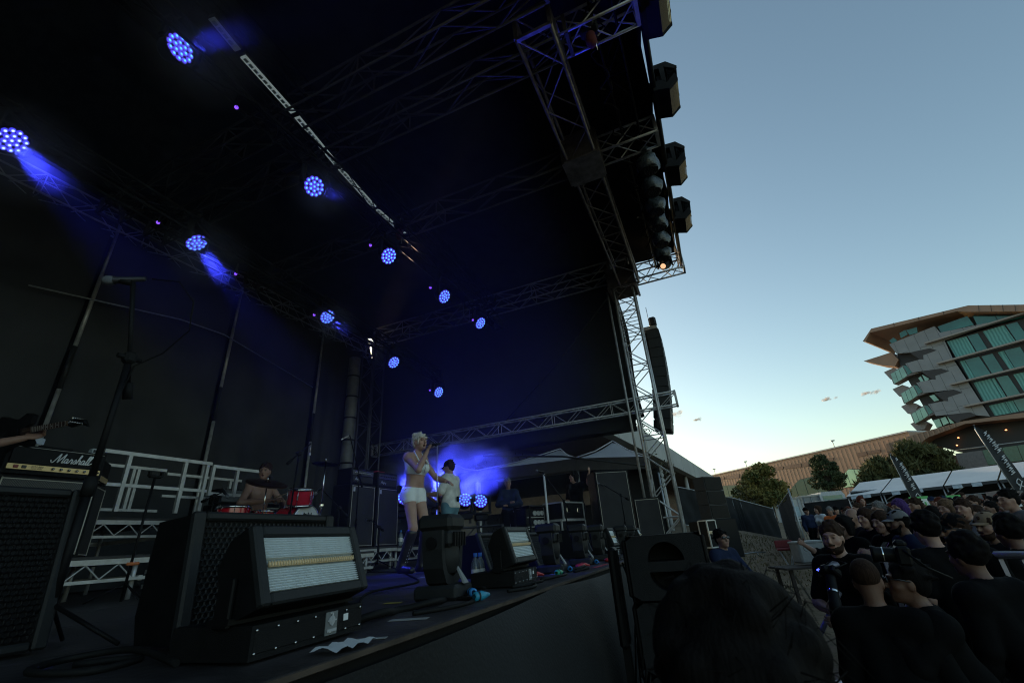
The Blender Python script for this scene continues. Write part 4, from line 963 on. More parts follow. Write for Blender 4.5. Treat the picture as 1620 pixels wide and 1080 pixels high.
tag(MB().b2((-.70,3.36,0.0),(-.14,3.96,.36)).build('sub_dolly', K['black']), 'black plinth under the subwoofer stack', 'plinth')
t = thing('small_monitor','narrow black speaker with cables left of the subwoofer','loudspeaker',(-.76,3.5,.88),rz=.1)
MB().box((0,0,.3),(.06,.2,.6),bev=.02).build('cabinet', K['black'], t); MB().box((0,0,-.45),(.05,.05,.9)).build('pole', K['black'], t)
cb = MB()
for k in range(6): cb.tube([(.06+.02*k,-.05,.5-.1*k),(.12,-.12-.02*k,.3-.1*k),(.08,-.1,.1-.08*k),(.03+.03*k,-.06,-.2)],.006,5)
cb.build('cable', K['rubber'], t)
# ---- cables and small things on the deck
def cable(lab, pts, r=.009, mt=None):
    P = [np.array(p,float) for p in pts]; Q = []
    for i in range(len(P)-1):
        p0,p1,p2,p3 = P[max(i-1,0)],P[i],P[i+1],P[min(i+2,len(P)-1)]
        for k in range(6):
            u = k/6; Q.append(.5*((2*p1)+(-p0+p2)*u+(2*p0-5*p1+4*p2-p3)*u*u+(-p0+3*p1-3*p2+p3)*u**3))
    Q.append(P[-1]); return tag(MB().tube(Q, r, 6).build('floor_cable', mt or K['rubber']), lab, 'cable')
F_ = FLOOR+.008
cable('black cable bundle snaking from the big strobe to the nearest moving light', [(-1.45,1.62,F_),(-1.38,1.75,F_+.02),(-1.45,1.95,F_),(-1.36,2.1,F_+.015),(-1.42,2.3,F_)], .016)
cable('blue-lit cable curling on the deck before the nearest moving light', [(-1.30,1.85,F_),(-1.22,2.0,F_),(-1.20,2.2,F_),(-1.28,2.32,F_),(-1.40,2.35,F_)], .010)
cable('thin black cable beside the cable bundle', [(-1.5,1.6,F_),(-1.44,1.8,F_),(-1.52,2.0,F_),(-1.45,2.25,F_)], .008)
cable('white lead hanging behind the second strobe', [(-1.72,2.9,F_+.16),(-1.66,2.86,F_+.17),(-1.60,2.80,F_+.08),(-1.52,2.70,F_)], .005, M('white lead', (.6,.6,.62), .5))
cable('cable lying between the second and third moving lights', [(-1.30,4.2,F_),(-1.26,4.5,F_+.01),(-1.35,4.75,F_),(-1.30,5.2,F_)], .011)
cable('cable along the far lip beside the red gloves', [(-1.25,3.3,F_),(-1.2,3.7,F_),(-1.3,4.0,F_),(-1.22,4.4,F_)], .010)
cable('dark cable trailing across the deck before the drums', [(-3.0,2.2,F_),(-3.3,2.9,F_),(-3.1,3.6,F_),(-3.9,4.2,F_)], .009)
cable('black cable looping behind the nearest moving light', [(-1.55,2.6,F_),(-1.7,2.75,F_+.01),(-1.62,2.95,F_),(-1.48,2.88,F_),(-1.5,3.05,F_)], .010)
cable('black cable curled at the base of the second strobe', [(-1.2,2.62,F_),(-1.12,2.8,F_),(-1.18,2.98,F_),(-1.28,2.86,F_),(-1.2,3.2,F_)], .009)
cable('tangled black lead in front of the second moving light', [(-1.2,3.95,F_),(-1.14,4.12,F_+.012),(-1.24,4.3,F_),(-1.3,4.15,F_+.01),(-1.18,4.35,F_)], .010)
cable('black lead running upstage past the singer', [(-1.9,2.2,F_),(-2.4,2.9,F_),(-2.5,3.6,F_),(-3.2,4.5,F_),(-4.2,5.6,F_),(-5.3,6.2,F_)], .008)
cable('thin cable along the lip beside the fourth moving light', [(-1.2,5.4,F_),(-1.14,5.7,F_),(-1.22,6.0,F_),(-1.16,6.4,F_)], .010)
cable('coiled cable on the deck by the left loudspeaker', [(-1.9,.95,F_),(-1.75,1.05,F_),(-1.7,.9,F_),(-1.85,.82,F_+.012),(-1.95,.95,F_+.012),(-1.8,1.05,F_+.02),(-1.5,1.0,F_)], .010)
def plug(lab, P, c, rz, L=.07):
    t = thing('power_connector', lab, 'connector', P, rz=rz); MB().lathe([(.012,0),(.021,.004),(.022,L*.7),(.016,L),(.008,L+.03),(.0005,L+.03)],12,axis=(1,0,0)).build('shell', M('plug %.2f %.2f'%(c[0],c[2]), c, .45), t)
    MB().lathe([(.023,L*.25),(.023,L*.4)],12,axis=(1,0,0)).build('ring', K['grey'], t)
plug('blue power connector beside the nearest moving light', (-1.31,2.42,FLOOR+.026), (.03,.22,.55), 2.4)
plug('teal power connector on the cable before the nearest moving light', (-1.20,2.22,FLOOR+.026), (.02,.25,.40), 1.2)
plug('blue power connector at the second moving light', (-1.26,4.05,FLOOR+.026), (.03,.25,.55), 2.0)
plug('green power connector left of the second moving light', (-1.24,3.62,FLOOR+.026), (.03,.35,.2), 1.4)
plug('blue power connector at the third moving light', (-1.26,4.98,FLOOR+.026), (.03,.25,.55), 2.0)
plug('blue power connector at the fourth moving light', (-1.26,5.75,FLOOR+.026), (.03,.25,.55), 2.0)
rg = M('red rubber glove', (.45,.03,.03), .5)
for i,(P,lab) in enumerate([((-1.42,3.55,FLOOR),'red glove behind the second strobe case'),((-1.30,4.5,FLOOR),'red gloves crumpled beside the second moving light'),((-1.22,5.35,FLOOR),'flat red cloth at the far lip')]):
    mb = MB(); 
    for k in range(5): mb.tube([(0,0,.02),(.03*math.cos(k*.5),.05+.03*k*.5,.03),(.06*math.cos(k*.6),.11+.02*k,.015)],[.02,.014,.008],6)
    mb.ball((0,0,.02),(.05,.06,.022)); tag(mb.build('red_glove', rg, None, P), lab, 'glove')
gp = M('white paper', (.70,.71,.70), .85, 0, .06, 6, bump=.3, bscale=12)
g = [[(-1.17+.10*i/6+.01*j/6, 1.16+.16*j/8, FLOOR+.006+.012*math.sin(j*1.1+i*.5)**2) for i in range(7)] for j in range(9)]
tag(MB().grid(g).build('paper_sheet', gp), 'crumpled white paper on the deck below the big strobe', 'paper')
for i,(x,y,lab) in enumerate([(-1.62,3.03,'left small water bottle behind the second strobe'),(-1.62,3.10,'right small water bottle behind the second strobe'),(-5.75,7.72,'water bottle on the riser beside the tall stack')]):
    z = FLOOR if i < 2 else 1.658; t = thing('water_bottle', lab, 'bottle', (x,y,z)); s_ = 1 if i<2 else 1.35
    MB().lathe([(r*s_,h*s_) for r,h in [(.0005,0),(.03,.0),(.032,.01),(.030,.06),(.032,.12),(.028,.15),(.012,.18),(.012,.19)]],14).build('bottle', glass_mat('bottle plastic %d'%i, (.62,.72,.78), .1, .25), t)
    MB().lathe([(.014*s_,.185*s_),(.014*s_,.21*s_),(.0005,.21*s_)],12).build('cap', M('blue cap', (.05,.2,.6), .5), t); MB().lathe([(.0325*s_,.06*s_),(.0325*s_,.11*s_)],14).build('label_band', K['white'], t)
tag(MB().ball((0,0,.06),(.14,.16,.07),14,8).tube([(0,-.1,.1),(.05,0,.12),(0,.12,.09)],.04,6).build('white_towel', M('white towel'), None, (-5.95,8.15,1.657)), 'rumpled white towel on the riser beside the tall stack', 'towel')
# towel / coiled white cable and small box on the gold-panel amp
cl = MB()
for k in range(5): cl.tube([(.0,-.13,.012+.012*k),(.03+.01*k,.0,.016+.012*k),(.0,.13,.014+.011*k),(-.03,.05,.02+.011*k),(-.02,-.12,.02+.01*k)],.010,6)
tag(cl.build('folded_cloth', M('pale blue cloth', (.45,.50,.56), .85, 0, .1, 20), None, (-6.24,2.16,2.805)), 'pale folded lead on the gold-panel amplifier', 'cloth')
t = thing('junction_box','small pale box on the right of the gold-panel amplifier','box',(-6.25,2.74,2.775)); MB().box((0,0,.03),(.08,.07,.06),bev=.006).build('case', M('pale box', (.40,.43,.45), .5), t); MB().box((.041,0,.03),(.003,.05,.03)).build('window', K['grey'], t)
# ---------------------------------------------------------------- beyond the stage: buildings, trees, stalls, fences
class Plane:
    """vertical facade plane through P0 with horizontal axis u; maps photo outlines to (s,z) on it"""
    def __init__(s, px, py, z, vx):
        s.P0 = at(px,py,z); u = ray(vx, 858-.075*(vx-834)); u[2] = 0; s.u = u/np.linalg.norm(u); s.n = np.array([-s.u[1], s.u[0], 0.])
        if np.dot(s.n, CAM_POS-s.P0) < 0: s.n = -s.n
        s.P0[2] = 0
    def sz(s, x, y):
        d = ray(x,y); t = np.dot(s.P0-CAM_POS, s.n)/np.dot(d, s.n); Q = CAM_POS+d*t; return (float(np.dot(Q-s.P0, s.u)), float(Q[2]))
    def w(s, q, off=0.): return s.P0 + s.u*q[0] + np.array([0,0,q[1]]) + s.n*off
def clip(poly, a, b, c):
    out = []; n = len(poly)
    for i in range(n):
        p, q = poly[i], poly[(i+1)%n]; dp = a*p[0]+b*p[1]-c; dq = a*q[0]+b*q[1]-c
        if dp >= 0: out.append(p)
        if (dp > 0) != (dq > 0) and abs(dp-dq) > 1e-9: t = dp/(dp-dq); out.append((p[0]+(q[0]-p[0])*t, p[1]+(q[1]-p[1])*t))
    return out
def slab(pl, poly, off, thick, name, mat, parent):
    """polygon (s,z) as a slab whose front face stands `off` before the plane"""
    o = MB().prism([pl.w(q, off) for q in poly], -pl.n*thick).build(name, mat, parent); return o
teal = M('teal window glass', (.02,.16,.15), .12, 0, .25, .35, spec=.8)
teal2 = M('green curtain behind glass', (.10,.33,.31), .3, 0, .25, 1.3)
def curtain(mt):
    n = mt.node_tree.nodes; l = mt.node_tree.links; b = n['Principled BSDF']; tc = [k for k in n if k.type=='TEX_COORD'][0]
    w = n.new('ShaderNodeTexWave'); w.inputs['Scale'].default_value = .9; w.inputs['Distortion'].default_value = 2.; l.new(tc.outputs['Object'], w.inputs[0])
    r = n.new('ShaderNodeValToRGB'); r.color_ramp.elements[0].color = (.05,.22,.21,1); r.color_ramp.elements[1].color = (.13,.40,.38,1); l.new(w.outputs[1], r.inputs[0]); l.new(r.outputs[0], b.inputs['Base Color'])
curtain(teal2)
teal_d = M('dark teal glass', (.008,.065,.062), .15, 0, .25, .35, spec=.4)
glasspale = M('pale reflective glass', (.25,.40,.34), .06, .35, .15, .8)
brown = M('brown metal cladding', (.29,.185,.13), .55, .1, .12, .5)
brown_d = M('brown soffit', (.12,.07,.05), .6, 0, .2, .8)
panelm = M('grey cladding panel', (.23,.25,.27), .55, 0, .10, .6)
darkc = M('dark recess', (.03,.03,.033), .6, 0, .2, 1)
ledge = M('stone ledge', (.30,.28,.26), .6, 0, .1, 1)
# hotel
HP = Plane(1500,600,78,300)
def hz(L): return [HP.sz(1360+x/5.142, 470+y/5.142) for x,y in L]
hot = thing('hotel_building', 'angular multi-storey hotel with brown roof and teal windows at the right', 'building', (0,0,0))
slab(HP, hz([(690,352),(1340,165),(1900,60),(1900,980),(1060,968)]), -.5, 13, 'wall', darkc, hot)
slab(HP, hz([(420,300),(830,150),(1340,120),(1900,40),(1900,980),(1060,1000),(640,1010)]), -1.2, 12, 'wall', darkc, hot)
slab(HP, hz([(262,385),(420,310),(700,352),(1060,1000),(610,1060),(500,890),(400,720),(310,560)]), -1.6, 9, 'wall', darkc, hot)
rf = slab(HP, hz([(120,268),(905,83),(1337,78),(1900,60),(1900,118),(1337,132),(905,135),(815,130),(112,300),(75,372),(52,370)]), 1.6, 15, 'roof', brown, hot)
sm_ = MB()
for x,y0,y1 in ((300,222,250),(500,176,205),(700,130,156),(985,82,134),(1085,81,134),(1180,80,134),(1280,79,134)):
    a, b_ = hz([(x,y0),(x+8,y1)]); sm_.prism([HP.w(a,1.62),HP.w((a[0]-.05,a[1]),1.62),HP.w((b_[0]-.05,b_[1]),1.62),HP.w(b_,1.62)], HP.n*.03)
sm_.build('fascia_seam', darkc, rf)
bands = [[(240,383),(610,235),(655,288),(1035,208),(1060,225),(690,352),(757,497),(628,432),(570,415),(405,450),(300,460)],
 [(370,540),(490,505),(520,505),(515,472),(628,432),(757,497),(865,665),(730,600),(660,580),(430,612)],
 [(460,695),(590,668),(620,670),(615,640),(730,600),(865,665),(990,860),(838,775),(765,750),(520,780)],
 [(555,870),(690,843),(720,845),(715,815),(838,775),(990,860),(1060,968),(955,960),(900,935),(620,965)]]
for bi, L in enumerate(bands):
    P = hz(L); smin = min(p[0] for p in P); smax = max(p[0] for p in P); zc = [p[1] for p in P]
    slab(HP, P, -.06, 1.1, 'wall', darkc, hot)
    k = 0; sw_ = 1.62; s0 = smin-.01
    while s0 < smax:
        zmid = (max(zc)+min(zc))/2 + (.2 if k%2 else -.3)
        for half in (0,1):
            Q = clip(clip(P, 1,0,s0+.02), -1,0,-(s0+sw_-.02))
            if len(Q) > 2: Q = clip(Q, 0,1 if half else -1, (zmid+.02) if half else -(zmid-.02))
            if len(Q) > 2:
                xs2 = [q[0] for q in Q]; zs2 = [q[1] for q in Q]
                if (max(xs2)-min(xs2)) > .12 and (max(zs2)-min(zs2)) > .12: slab(HP, Q, .0+random.uniform(0,.012), .05, 'cladding_panel', panelm, hot)
        s0 += sw_; k += 1
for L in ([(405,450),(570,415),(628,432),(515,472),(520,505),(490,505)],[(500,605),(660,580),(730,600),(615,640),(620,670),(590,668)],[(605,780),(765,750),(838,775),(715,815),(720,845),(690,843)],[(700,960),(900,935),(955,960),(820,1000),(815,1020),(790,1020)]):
    slab(HP, hz(L), .03, 1.0, 'soffit_shadow', M('soffit shadow tone', (.045,.045,.05), .7), hot)  # dark wedge slabs stand in for the soffit shadows on the facade
slabs = [[(540,382),(1337,165),(1900,12)],[(640,545),(1337,370),(1900,230)],[(745,715),(1337,588),(1900,468)],[(855,893),(1337,795),(1900,690)]]
for L in slabs:
    a, b_ = hz([L[0],L[2]]); zz = a[1]
    MB().prism([HP.w((a[0],zz-.12),.9),HP.w((b_[0],zz-.12),.9),HP.w((b_[0],zz+.14),.9),HP.w((a[0],zz+.14),.9)], -HP.n*1.0).build('ledge', ledge, hot)
panes = [([(705,358),(862,315),(945,455),(783,495)],1),([(870,312),(955,290),(1042,430),(955,450)],0),([(995,275),(1170,225),(1275,372),(1090,415)],1),([(1185,222),(1275,197),(1380,342),(1285,370)],0),
 ([(808,518),(845,510),(935,655),(890,668)],1),([(850,508),(965,480),(1070,635),(940,660)],0),([(985,478),(1075,455),(1172,605),(1080,632)],0),([(1118,445),(1165,432),(1262,590),(1225,598)],1),([(1170,430),(1300,400),(1400,560),(1268,588)],0),
 ([(920,692),(1060,660),(1160,825),(1010,855)],1),([(1064,659),(1090,654),(1195,820),(1165,826)],1),([(1105,650),(1200,632),(1310,795),(1205,815)],0),([(1245,625),(1390,595),(1480,750),(1345,785)],1),
 ([(1045,880),(1175,850),(1225,940),(1095,962)],1),([(1180,848),(1240,838),(1290,928),(1230,938)],1),([(1245,836),(1400,805),(1450,900),(1297,926)],0),
 ([(630,235),(870,150),(925,222),(655,285)],0),([(915,150),(1095,150),(1130,210),(950,220)],0),([(1100,148),(1337,145),(1400,145),(1135,208)],0),
 ([(235,350),(270,325),(300,350),(255,375)],0),([(315,290),(365,262),(385,300),(330,330)],0),([(370,265),(460,240),(465,285),(400,305)],0)]
for L, c in panes:
    w_ = slab(HP, hz(L), -.38, .06, 'window', teal2 if c else teal, hot)
for dx, dy in ((0,0),(85,160),(170,325)):   # glazed balconies stepping down the corner
    sh = lambda L: hz([(x+dx,y+dy) for x,y in L])
    b_ = slab(HP, sh([(268,703),(385,640),(500,605),(430,612),(370,560),(345,553),(235,618)]), -.4, 2.6, 'balcony', M('grey balcony slab', (.20,.20,.205), .6), hot)
    for L in ([(247,622),(278,604),(308,684),(276,700)],[(281,602),(312,584),(342,664),(311,682)],[(315,582),(344,564),(382,634),(345,662)]): slab(HP, sh(L), .02-.4+.06, .05, 'pane', glasspale, b_)
    slab(HP, sh([(350,552),(378,556),(425,608),(388,628)]), -.3, .05, 'pane', teal, b_)
for dx, dy in ((0,0),(70,140),(140,282),(217,425)):
    slab(HP, hz([(x+dx,y+dy) for x,y in [(160,597),(240,560),(300,592),(275,640),(215,655)]]), -2.2, 3.0, 'corner_fin', M('grey fin', (.22,.22,.235), .6), hot)
slab(HP, hz([(15,513),(135,475),(240,440),(300,500),(270,555),(165,548)]), -1.0, 3.5, 'corner_canopy', brown, hot)
for L in ([(470,655),(490,640),(520,690),(500,700)],[(500,625),(525,640),(560,660),(530,690)],[(560,800),(600,790),(640,835),(600,845)],[(590,1000),(640,985),(665,1045),(620,1060)],[(650,985),(690,970),(720,1020),(675,1040)],[(705,965),(725,985),(765,1020),(730,1025)]):
    slab(HP, hz(L), -.42, .05, 'window', glasspale, hot)
# podium / canopy of the hotel
PP = Plane(1480,700,49,300)
def pz(L): return [PP.sz(1400+x/6.75, 660+y/6.75) for x,y in L]
pod = thing('podium_canopy', 'brown ribbed podium canopy with a dark terrace under the hotel', 'building', (0,0,0))
bandp = pz([(30,285),(345,180),(860,42),(1485,-45),(1900,-95),(1900,-30),(1300,25),(870,72),(480,215),(425,255),(300,395),(60,440)])
slab(PP, bandp, .5, 8, 'canopy', brown, pod)
for L,off in (([(345,250),(480,215),(870,72),(1300,25),(1900,-30),(1900,300),(730,360)],-2.0),):
    slab(PP, pz(L), off, 6, 'terrace_recess', darkc, pod)
ribs = MB(); smn = min(p[0] for p in bandp); smx = max(p[0] for p in bandp); s0 = smn
while s0 < smx:
    Q = clip(clip(bandp,1,0,s0),-1,0,-(s0+.14))
    if len(Q) > 2 and s0 > PP.sz(1530,690)[0]: ribs.prism([PP.w(q,.5) for q in Q], PP.n*.12)
    s0 += .48
o = ribs.build('cladding_rib', brown, pod); o['kind'] = 'stuff'
for x,y in ((735,207),(1250,122),(720,288)):
    a = pz([(x,y)])[0]; MB().ball(PP.w(a,-1.6),(.09,.09,.06),10,6).build('downlight', M('warm downlight', (1,.5,.2), .3, emit=(1,.36,.12), estr=2.2), pod)
slab(PP, pz([(745,385),(1025,350),(1095,510),(1110,620),(800,640),(800,540)]), -.2, .4, 'terrace_wall', M('grey render', (.16,.155,.16), .8), pod)
for L in ([(1030,350),(1240,320),(1300,480),(1095,510)],[(1246,319),(1400,298),(1465,460),(1306,479)],[(1406,297),(1600,270),(1660,440),(1471,459)]):
    slab(PP, pz(L), -.25, .05, 'balustrade_pane', M('green glass', (.06,.14,.11), .15), pod)
a, b_ = pz([(740,350),(1600,240)]); MB().cyl(PP.w(a,-.1),PP.w(b_,-.1),.06,8).build('handrail', K['steel'], pod)
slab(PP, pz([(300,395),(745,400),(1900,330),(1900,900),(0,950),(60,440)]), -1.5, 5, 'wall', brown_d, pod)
# brown exhibition hall
AP = Plane(1300,800,62,560)
def az_(L): return [AP.sz(1120+x/5.0625, 660+y/5.0625) for x,y in L]
hall = thing('exhibition_hall', 'long brown ribbed hall with teal windows behind the trees', 'building', (0,0,0))
tl = az_([(60,460)])[0]; ztop = tl[1]; sR = az_([(1640,200)])[0][0]; sL = tl[0]+8
slab(AP, [(sL,-.5),(sL,ztop),(sR,ztop),(sR,-.5)], 0, 5, 'wall', brown, hall)
slab(AP, az_([(1000,237),(1620,138),(1700,125),(1700,165),(1440,212),(1060,278)]), -1, 4, 'upper_roof', brown, hall)
MB().prism([AP.w((sL,ztop),.15),AP.w((sR,ztop),.15),AP.w((sR,ztop+.15),.15),AP.w((sL,ztop+.15),.15)], -AP.n*5.2).build('roof_edge', M('grey flashing', (.4,.42,.45), .5, .4), hall)
ribs = MB(); s0 = sR
while s0 < sL: ribs.prism([AP.w((s0,.5),0),AP.w((s0+.14,.5),0),AP.w((s0+.14,ztop-.35),0),AP.w((s0,ztop-.35),0)], AP.n*.022); s0 += .62
o = ribs.build('cladding_rib', brown, hall); o['kind'] = 'stuff'
for L in ([(88,485),(133,475),(133,495),(95,500)],[(150,470),(252,452),(252,485),(155,495)],[(485,408),(535,402),(530,425),(490,428)],[(545,398),(605,390),(605,412),(550,418)],[(620,385),(745,365),(752,398),(620,412)],[(758,362),(825,350),(830,382),(765,395)],[(840,345),(905,335),(912,360),(845,372)],[(925,330),(1005,320),(1010,343),(930,355)],[(1195,285),(1270,272),(1280,300),(1205,318)],[(1285,270),(1380,255),(1385,280),(1290,293)]):
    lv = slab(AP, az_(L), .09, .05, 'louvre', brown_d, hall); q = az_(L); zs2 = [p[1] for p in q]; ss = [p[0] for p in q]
for L, c in (([(125,548),(350,535),(400,690),(130,690)],teal_d),([(668,575),(735,500),(870,470),(990,620),(950,690),(672,690)],teal_d),([(1085,470),(1130,415),(1250,418),(1340,465),(1300,540),(1090,560)],glasspale)):
    q = az_(L); wf = slab(AP, [((p[0]-sum(x[0] for x in q)/len(q))*1.03+sum(x[0] for x in q)/len(q),(p[1]-sum(x[1] for x in q)/len(q))*1.05+sum(x[1] for x in q)/len(q)) for p in q], .10, .05, 'window_frame', darkc, hall)
    smn = min(p[0] for p in q); smx = max(p[0] for p in q); n_ = 4
    for k in range(n_):
        Q = clip(clip(q,1,0,smn+(smx-smn)*k/n_+.04),-1,0,-(smn+(smx-smn)*(k+1)/n_-.04))
        if len(Q) > 2: slab(AP, Q, .14, .05, 'pane', c, wf)
for x,y in ((295,405),(45,470),(1010,285)):
    a = az_([(x,y)])[0]; tag(MB().cyl(AP.w((a[0],ztop),-.5),AP.w((a[0],ztop+1.1),-.5),.05,6).box(AP.w((a[0],ztop+1.1),-.5),(.5,.5,.12)).build('roof_lamp', K['steel']), {295:'small lamp post on the hall roof above the bushy tree',45:'small lamp post at the left end of the hall roof',1010:'small lamp post on the hall roof below the upper roof'}[x], 'lamp')
# pale concrete hall beyond the tower
conc = M('pale concrete', (.42,.42,.40), .85, 0, .12, .4, bump=.3, bscale=6, dirt=.25)
ch = thing('concrete_building', 'pale concrete building with deep parapet right of the tower', 'building', (0,0,0))
X_ = 0
A = at(1143,768,57); A2 = at(1147,782,57); Bq = at(1040,706,28); Bq2 = at(1040,742,28)
u = np.array([A[0]-Bq[0],A[1]-Bq[1],0]); u /= np.linalg.norm(u); nrm = np.array([u[1],-u[0],0])
if nrm[0] < 0: nrm = -nrm
zt, zb = 7.0, 5.75
Lb = np.linalg.norm((A-Bq)[:2]); st = A - u*(Lb+14); st[2] = 0; en = A.copy(); en[2] = 0
seg = 9
for k in range(seg):
    p = st+(en-st)*k/seg+u*.03; q = st+(en-st)*(k+1)/seg-u*.03
    MB().prism([p+(0,0,zb),q+(0,0,zb),q+(0,0,zt),p+(0,0,zt)], -nrm*.5).build('parapet_panel', conc, ch)
MB().prism([st+(0,0,zb+.15)-nrm*.52,en+(0,0,zb+.15)-nrm*.52,en+(0,0,zt-.1)-nrm*.52,st+(0,0,zt-.1)-nrm*.52], -nrm*12).build('roof', conc, ch)
MB().prism([st+(0,0,zb+.02)-nrm*.2,en+(0,0,zb+.02)-nrm*.2,en+(0,0,zb+.1)-nrm*.2,st+(0,0,zb+.1)-nrm*.2], -nrm*9).build('soffit', M('dark timber soffit', (.14,.10,.08), .8), ch)  # soffit sheet in one even dark brown
MB().prism([st-nrm*4.5,en-u*3-nrm*4.5,en-u*3-nrm*4.5+(0,0,zb),st-nrm*4.5+(0,0,zb)], -nrm*8).build('wall', M('dark glazed wall', (.05,.055,.06), .3), ch)
for k in range(5):
    p = st+(en-st)*(k+.7)/5.2-nrm*.6; MB().cyl(p,p+(0,0,zb),.16,10).build('column', conc, ch)

# trees
def leaf_mat(name, a, b, t=.25):
    mt = bpy.data.materials.new(name); mt.use_nodes = True; n = mt.node_tree.nodes; l = mt.node_tree.links; bs = n['Principled BSDF']; bs.inputs['Roughness'].default_value = .7; bs.inputs['Specular IOR Level'].default_value = .2
    at_ = n.new('ShaderNodeAttribute'); at_.attribute_name = 'tone'; r = n.new('ShaderNodeValToRGB'); r.color_ramp.elements[0].color = (*a,1); r.color_ramp.elements[1].color = (*b,1)
    l.new(at_.outputs['Fac'], r.inputs[0]); l.new(r.outputs[0], bs.inputs['Base Color']); MATS[name] = mt; return mt
def leaves(clumps, n, size, mat, parent, name='crown', long=1.0, droop=0., seed=1):
    g_ = np.random.default_rng(seed); C = np.array([c[:3] for c in clumps]); R = np.array([c[3:6] for c in clumps]); wgt = np.prod(R,axis=1)**.66; wgt /= wgt.sum()
    idx = g_.choice(len(C), n, p=wgt); d = g_.normal(size=(n,3)); d /= np.linalg.norm(d,axis=1)[:,None]; rad = g_.uniform(.35,1,n)**.5
    P = C[idx]+d*R[idx]*rad[:,None]; a = g_.normal(size=(n,3)); a[:,2] -= droop*2; a /= np.linalg.norm(a,axis=1)[:,None]
    b = np.cross(a, g_.normal(size=(n,3))); b /= np.linalg.norm(b,axis=1)[:,None]; sz = size*g_.uniform(.6,1.3,n)[:,None]
    V = np.stack([P-a*sz*long-b*0, P+b*sz*.5, P+a*sz*long, P-b*sz*.5],1).reshape(-1,3)
    me = bpy.data.meshes.new(name); me.vertices.add(4*n); me.vertices.foreach_set('co', V.astype(np.float32).ravel()); me.loops.add(4*n); me.loops.foreach_set('vertex_index', np.arange(4*n,dtype=np.int32))
    me.polygons.add(n); me.polygons.foreach_set('loop_start', np.arange(0,4*n,4,dtype=np.int32)); me.update(calc_edges=True); me.validate()
    at2 = me.attributes.new('tone','FLOAT','POINT'); ct = g_.uniform(0,1,len(C)); at2.data.foreach_set('value', np.clip(np.repeat(.6*ct[idx]+.5*g_.uniform(0,1,n)-.05,4),0,1).astype(np.float32))
    return obj(name, me, mat, parent)
bark = M('bark', (.09,.065,.05), .9, 0, .35, 8, bump=.6, bscale=20)
def tree(lab, P, H, W_, n, size, mat, trunk_h, seed, long=1., droop=0., shape=1.0, sparse=False, name='tree', ncl=22, tr=.16, group=None):
    t = thing(name, lab, 'tree', P, group=group); g_ = random.Random(seed); cl = []; tw_ = MB()
    tw_.tube([(0,0,-.1),(g_.uniform(-.05,.05)*H,0,trunk_h*.5),(g_.uniform(-.06,.06)*H,g_.uniform(-.05,.05)*H,trunk_h)],[tr,tr*.8,tr*.62],8)
    for k in range(ncl):
        a = g_.uniform(0,2*PI); v = g_.uniform(0,1); r_ = W_/2*1.08*math.sqrt(g_.uniform(0.05,1))*(.55+.45*math.sin(PI*min(1,(v*.8+.22)*shape)))
        z = trunk_h*.75+(H-trunk_h*.75)*(.12+.82*v); c = (r_*math.cos(a)*(.95-.3*v), r_*math.sin(a)*(.95-.3*v), z); s_ = W_*g_.uniform(.085,.17)
        cl.append((*c, s_*1.1, s_*1.1, s_*g_.uniform(.65,.95)))
        m_ = (c[0]*.4+g_.uniform(-.1,.1), c[1]*.4, trunk_h+(z-trunk_h)*.45); tw_.tube([(0,0,trunk_h*g_.uniform(.6,.95)), m_, c],[tr*.4,tr*.22,tr*.06],5)
    tw_.build('trunk', bark, t); leaves(cl, n, size, mat, t, long=long, droop=droop, seed=seed); return t
gA = leaf_mat('golden green leaves', (.05,.075,.025), (.26,.20,.06)); gB = leaf_mat('dark green leaves', (.025,.04,.02), (.08,.095,.04)); gC = leaf_mat('olive leaves', (.035,.045,.02), (.13,.125,.05)); gD = leaf_mat('grey green leaves', (.05,.055,.035), (.15,.14,.09))
def gp_(x, y, z): p = at(x,y,z); return (p[0],p[1],gz(p[0],p[1]))
tree('round bushy golden-green tree before the brown hall', gp_(1208,790,42), 5.1,4.8,11000,.15,gA,1.3,3, ncl=70)
tree('dark round-crowned tree on a bent trunk before the teal window', gp_(1315,775,45), 6.1,3.2,7000,.12,gB,2.9,5, ncl=52)
for i,(x,y,z,lab,H) in enumerate([(1398,760,46,'left drooping olive bush behind the white awnings',5.2),(1440,745,47,'middle drooping olive bush behind the first feather flag',6.8),(1478,745,46,'right drooping olive bush below the podium canopy',6.4)]):
    tree(lab, gp_(x,y,z), H,4.4,5200,.20,gC,.9,20+i, long=2.6, droop=.6, ncl=44, name='drooping_bush', group='drooping bushes below the podium')
tree('bare-looking fine-leaved tree behind the marquee', gp_(1000,800,26), 7.6,5.4,5200,.07,gD,2.6,31, ncl=36, tr=.12)
tree('second fine-leaved tree behind the marquee, left of the first', gp_(955,800,29), 7.6,4.4,3600,.07,gD,2.8,32, ncl=24, tr=.12)
tree('bare twiggy shrub at the left foot of the bushy tree', gp_(1183,800,41), 3.4,2.2,260,.07,gD,.8,41, ncl=16, tr=.06)

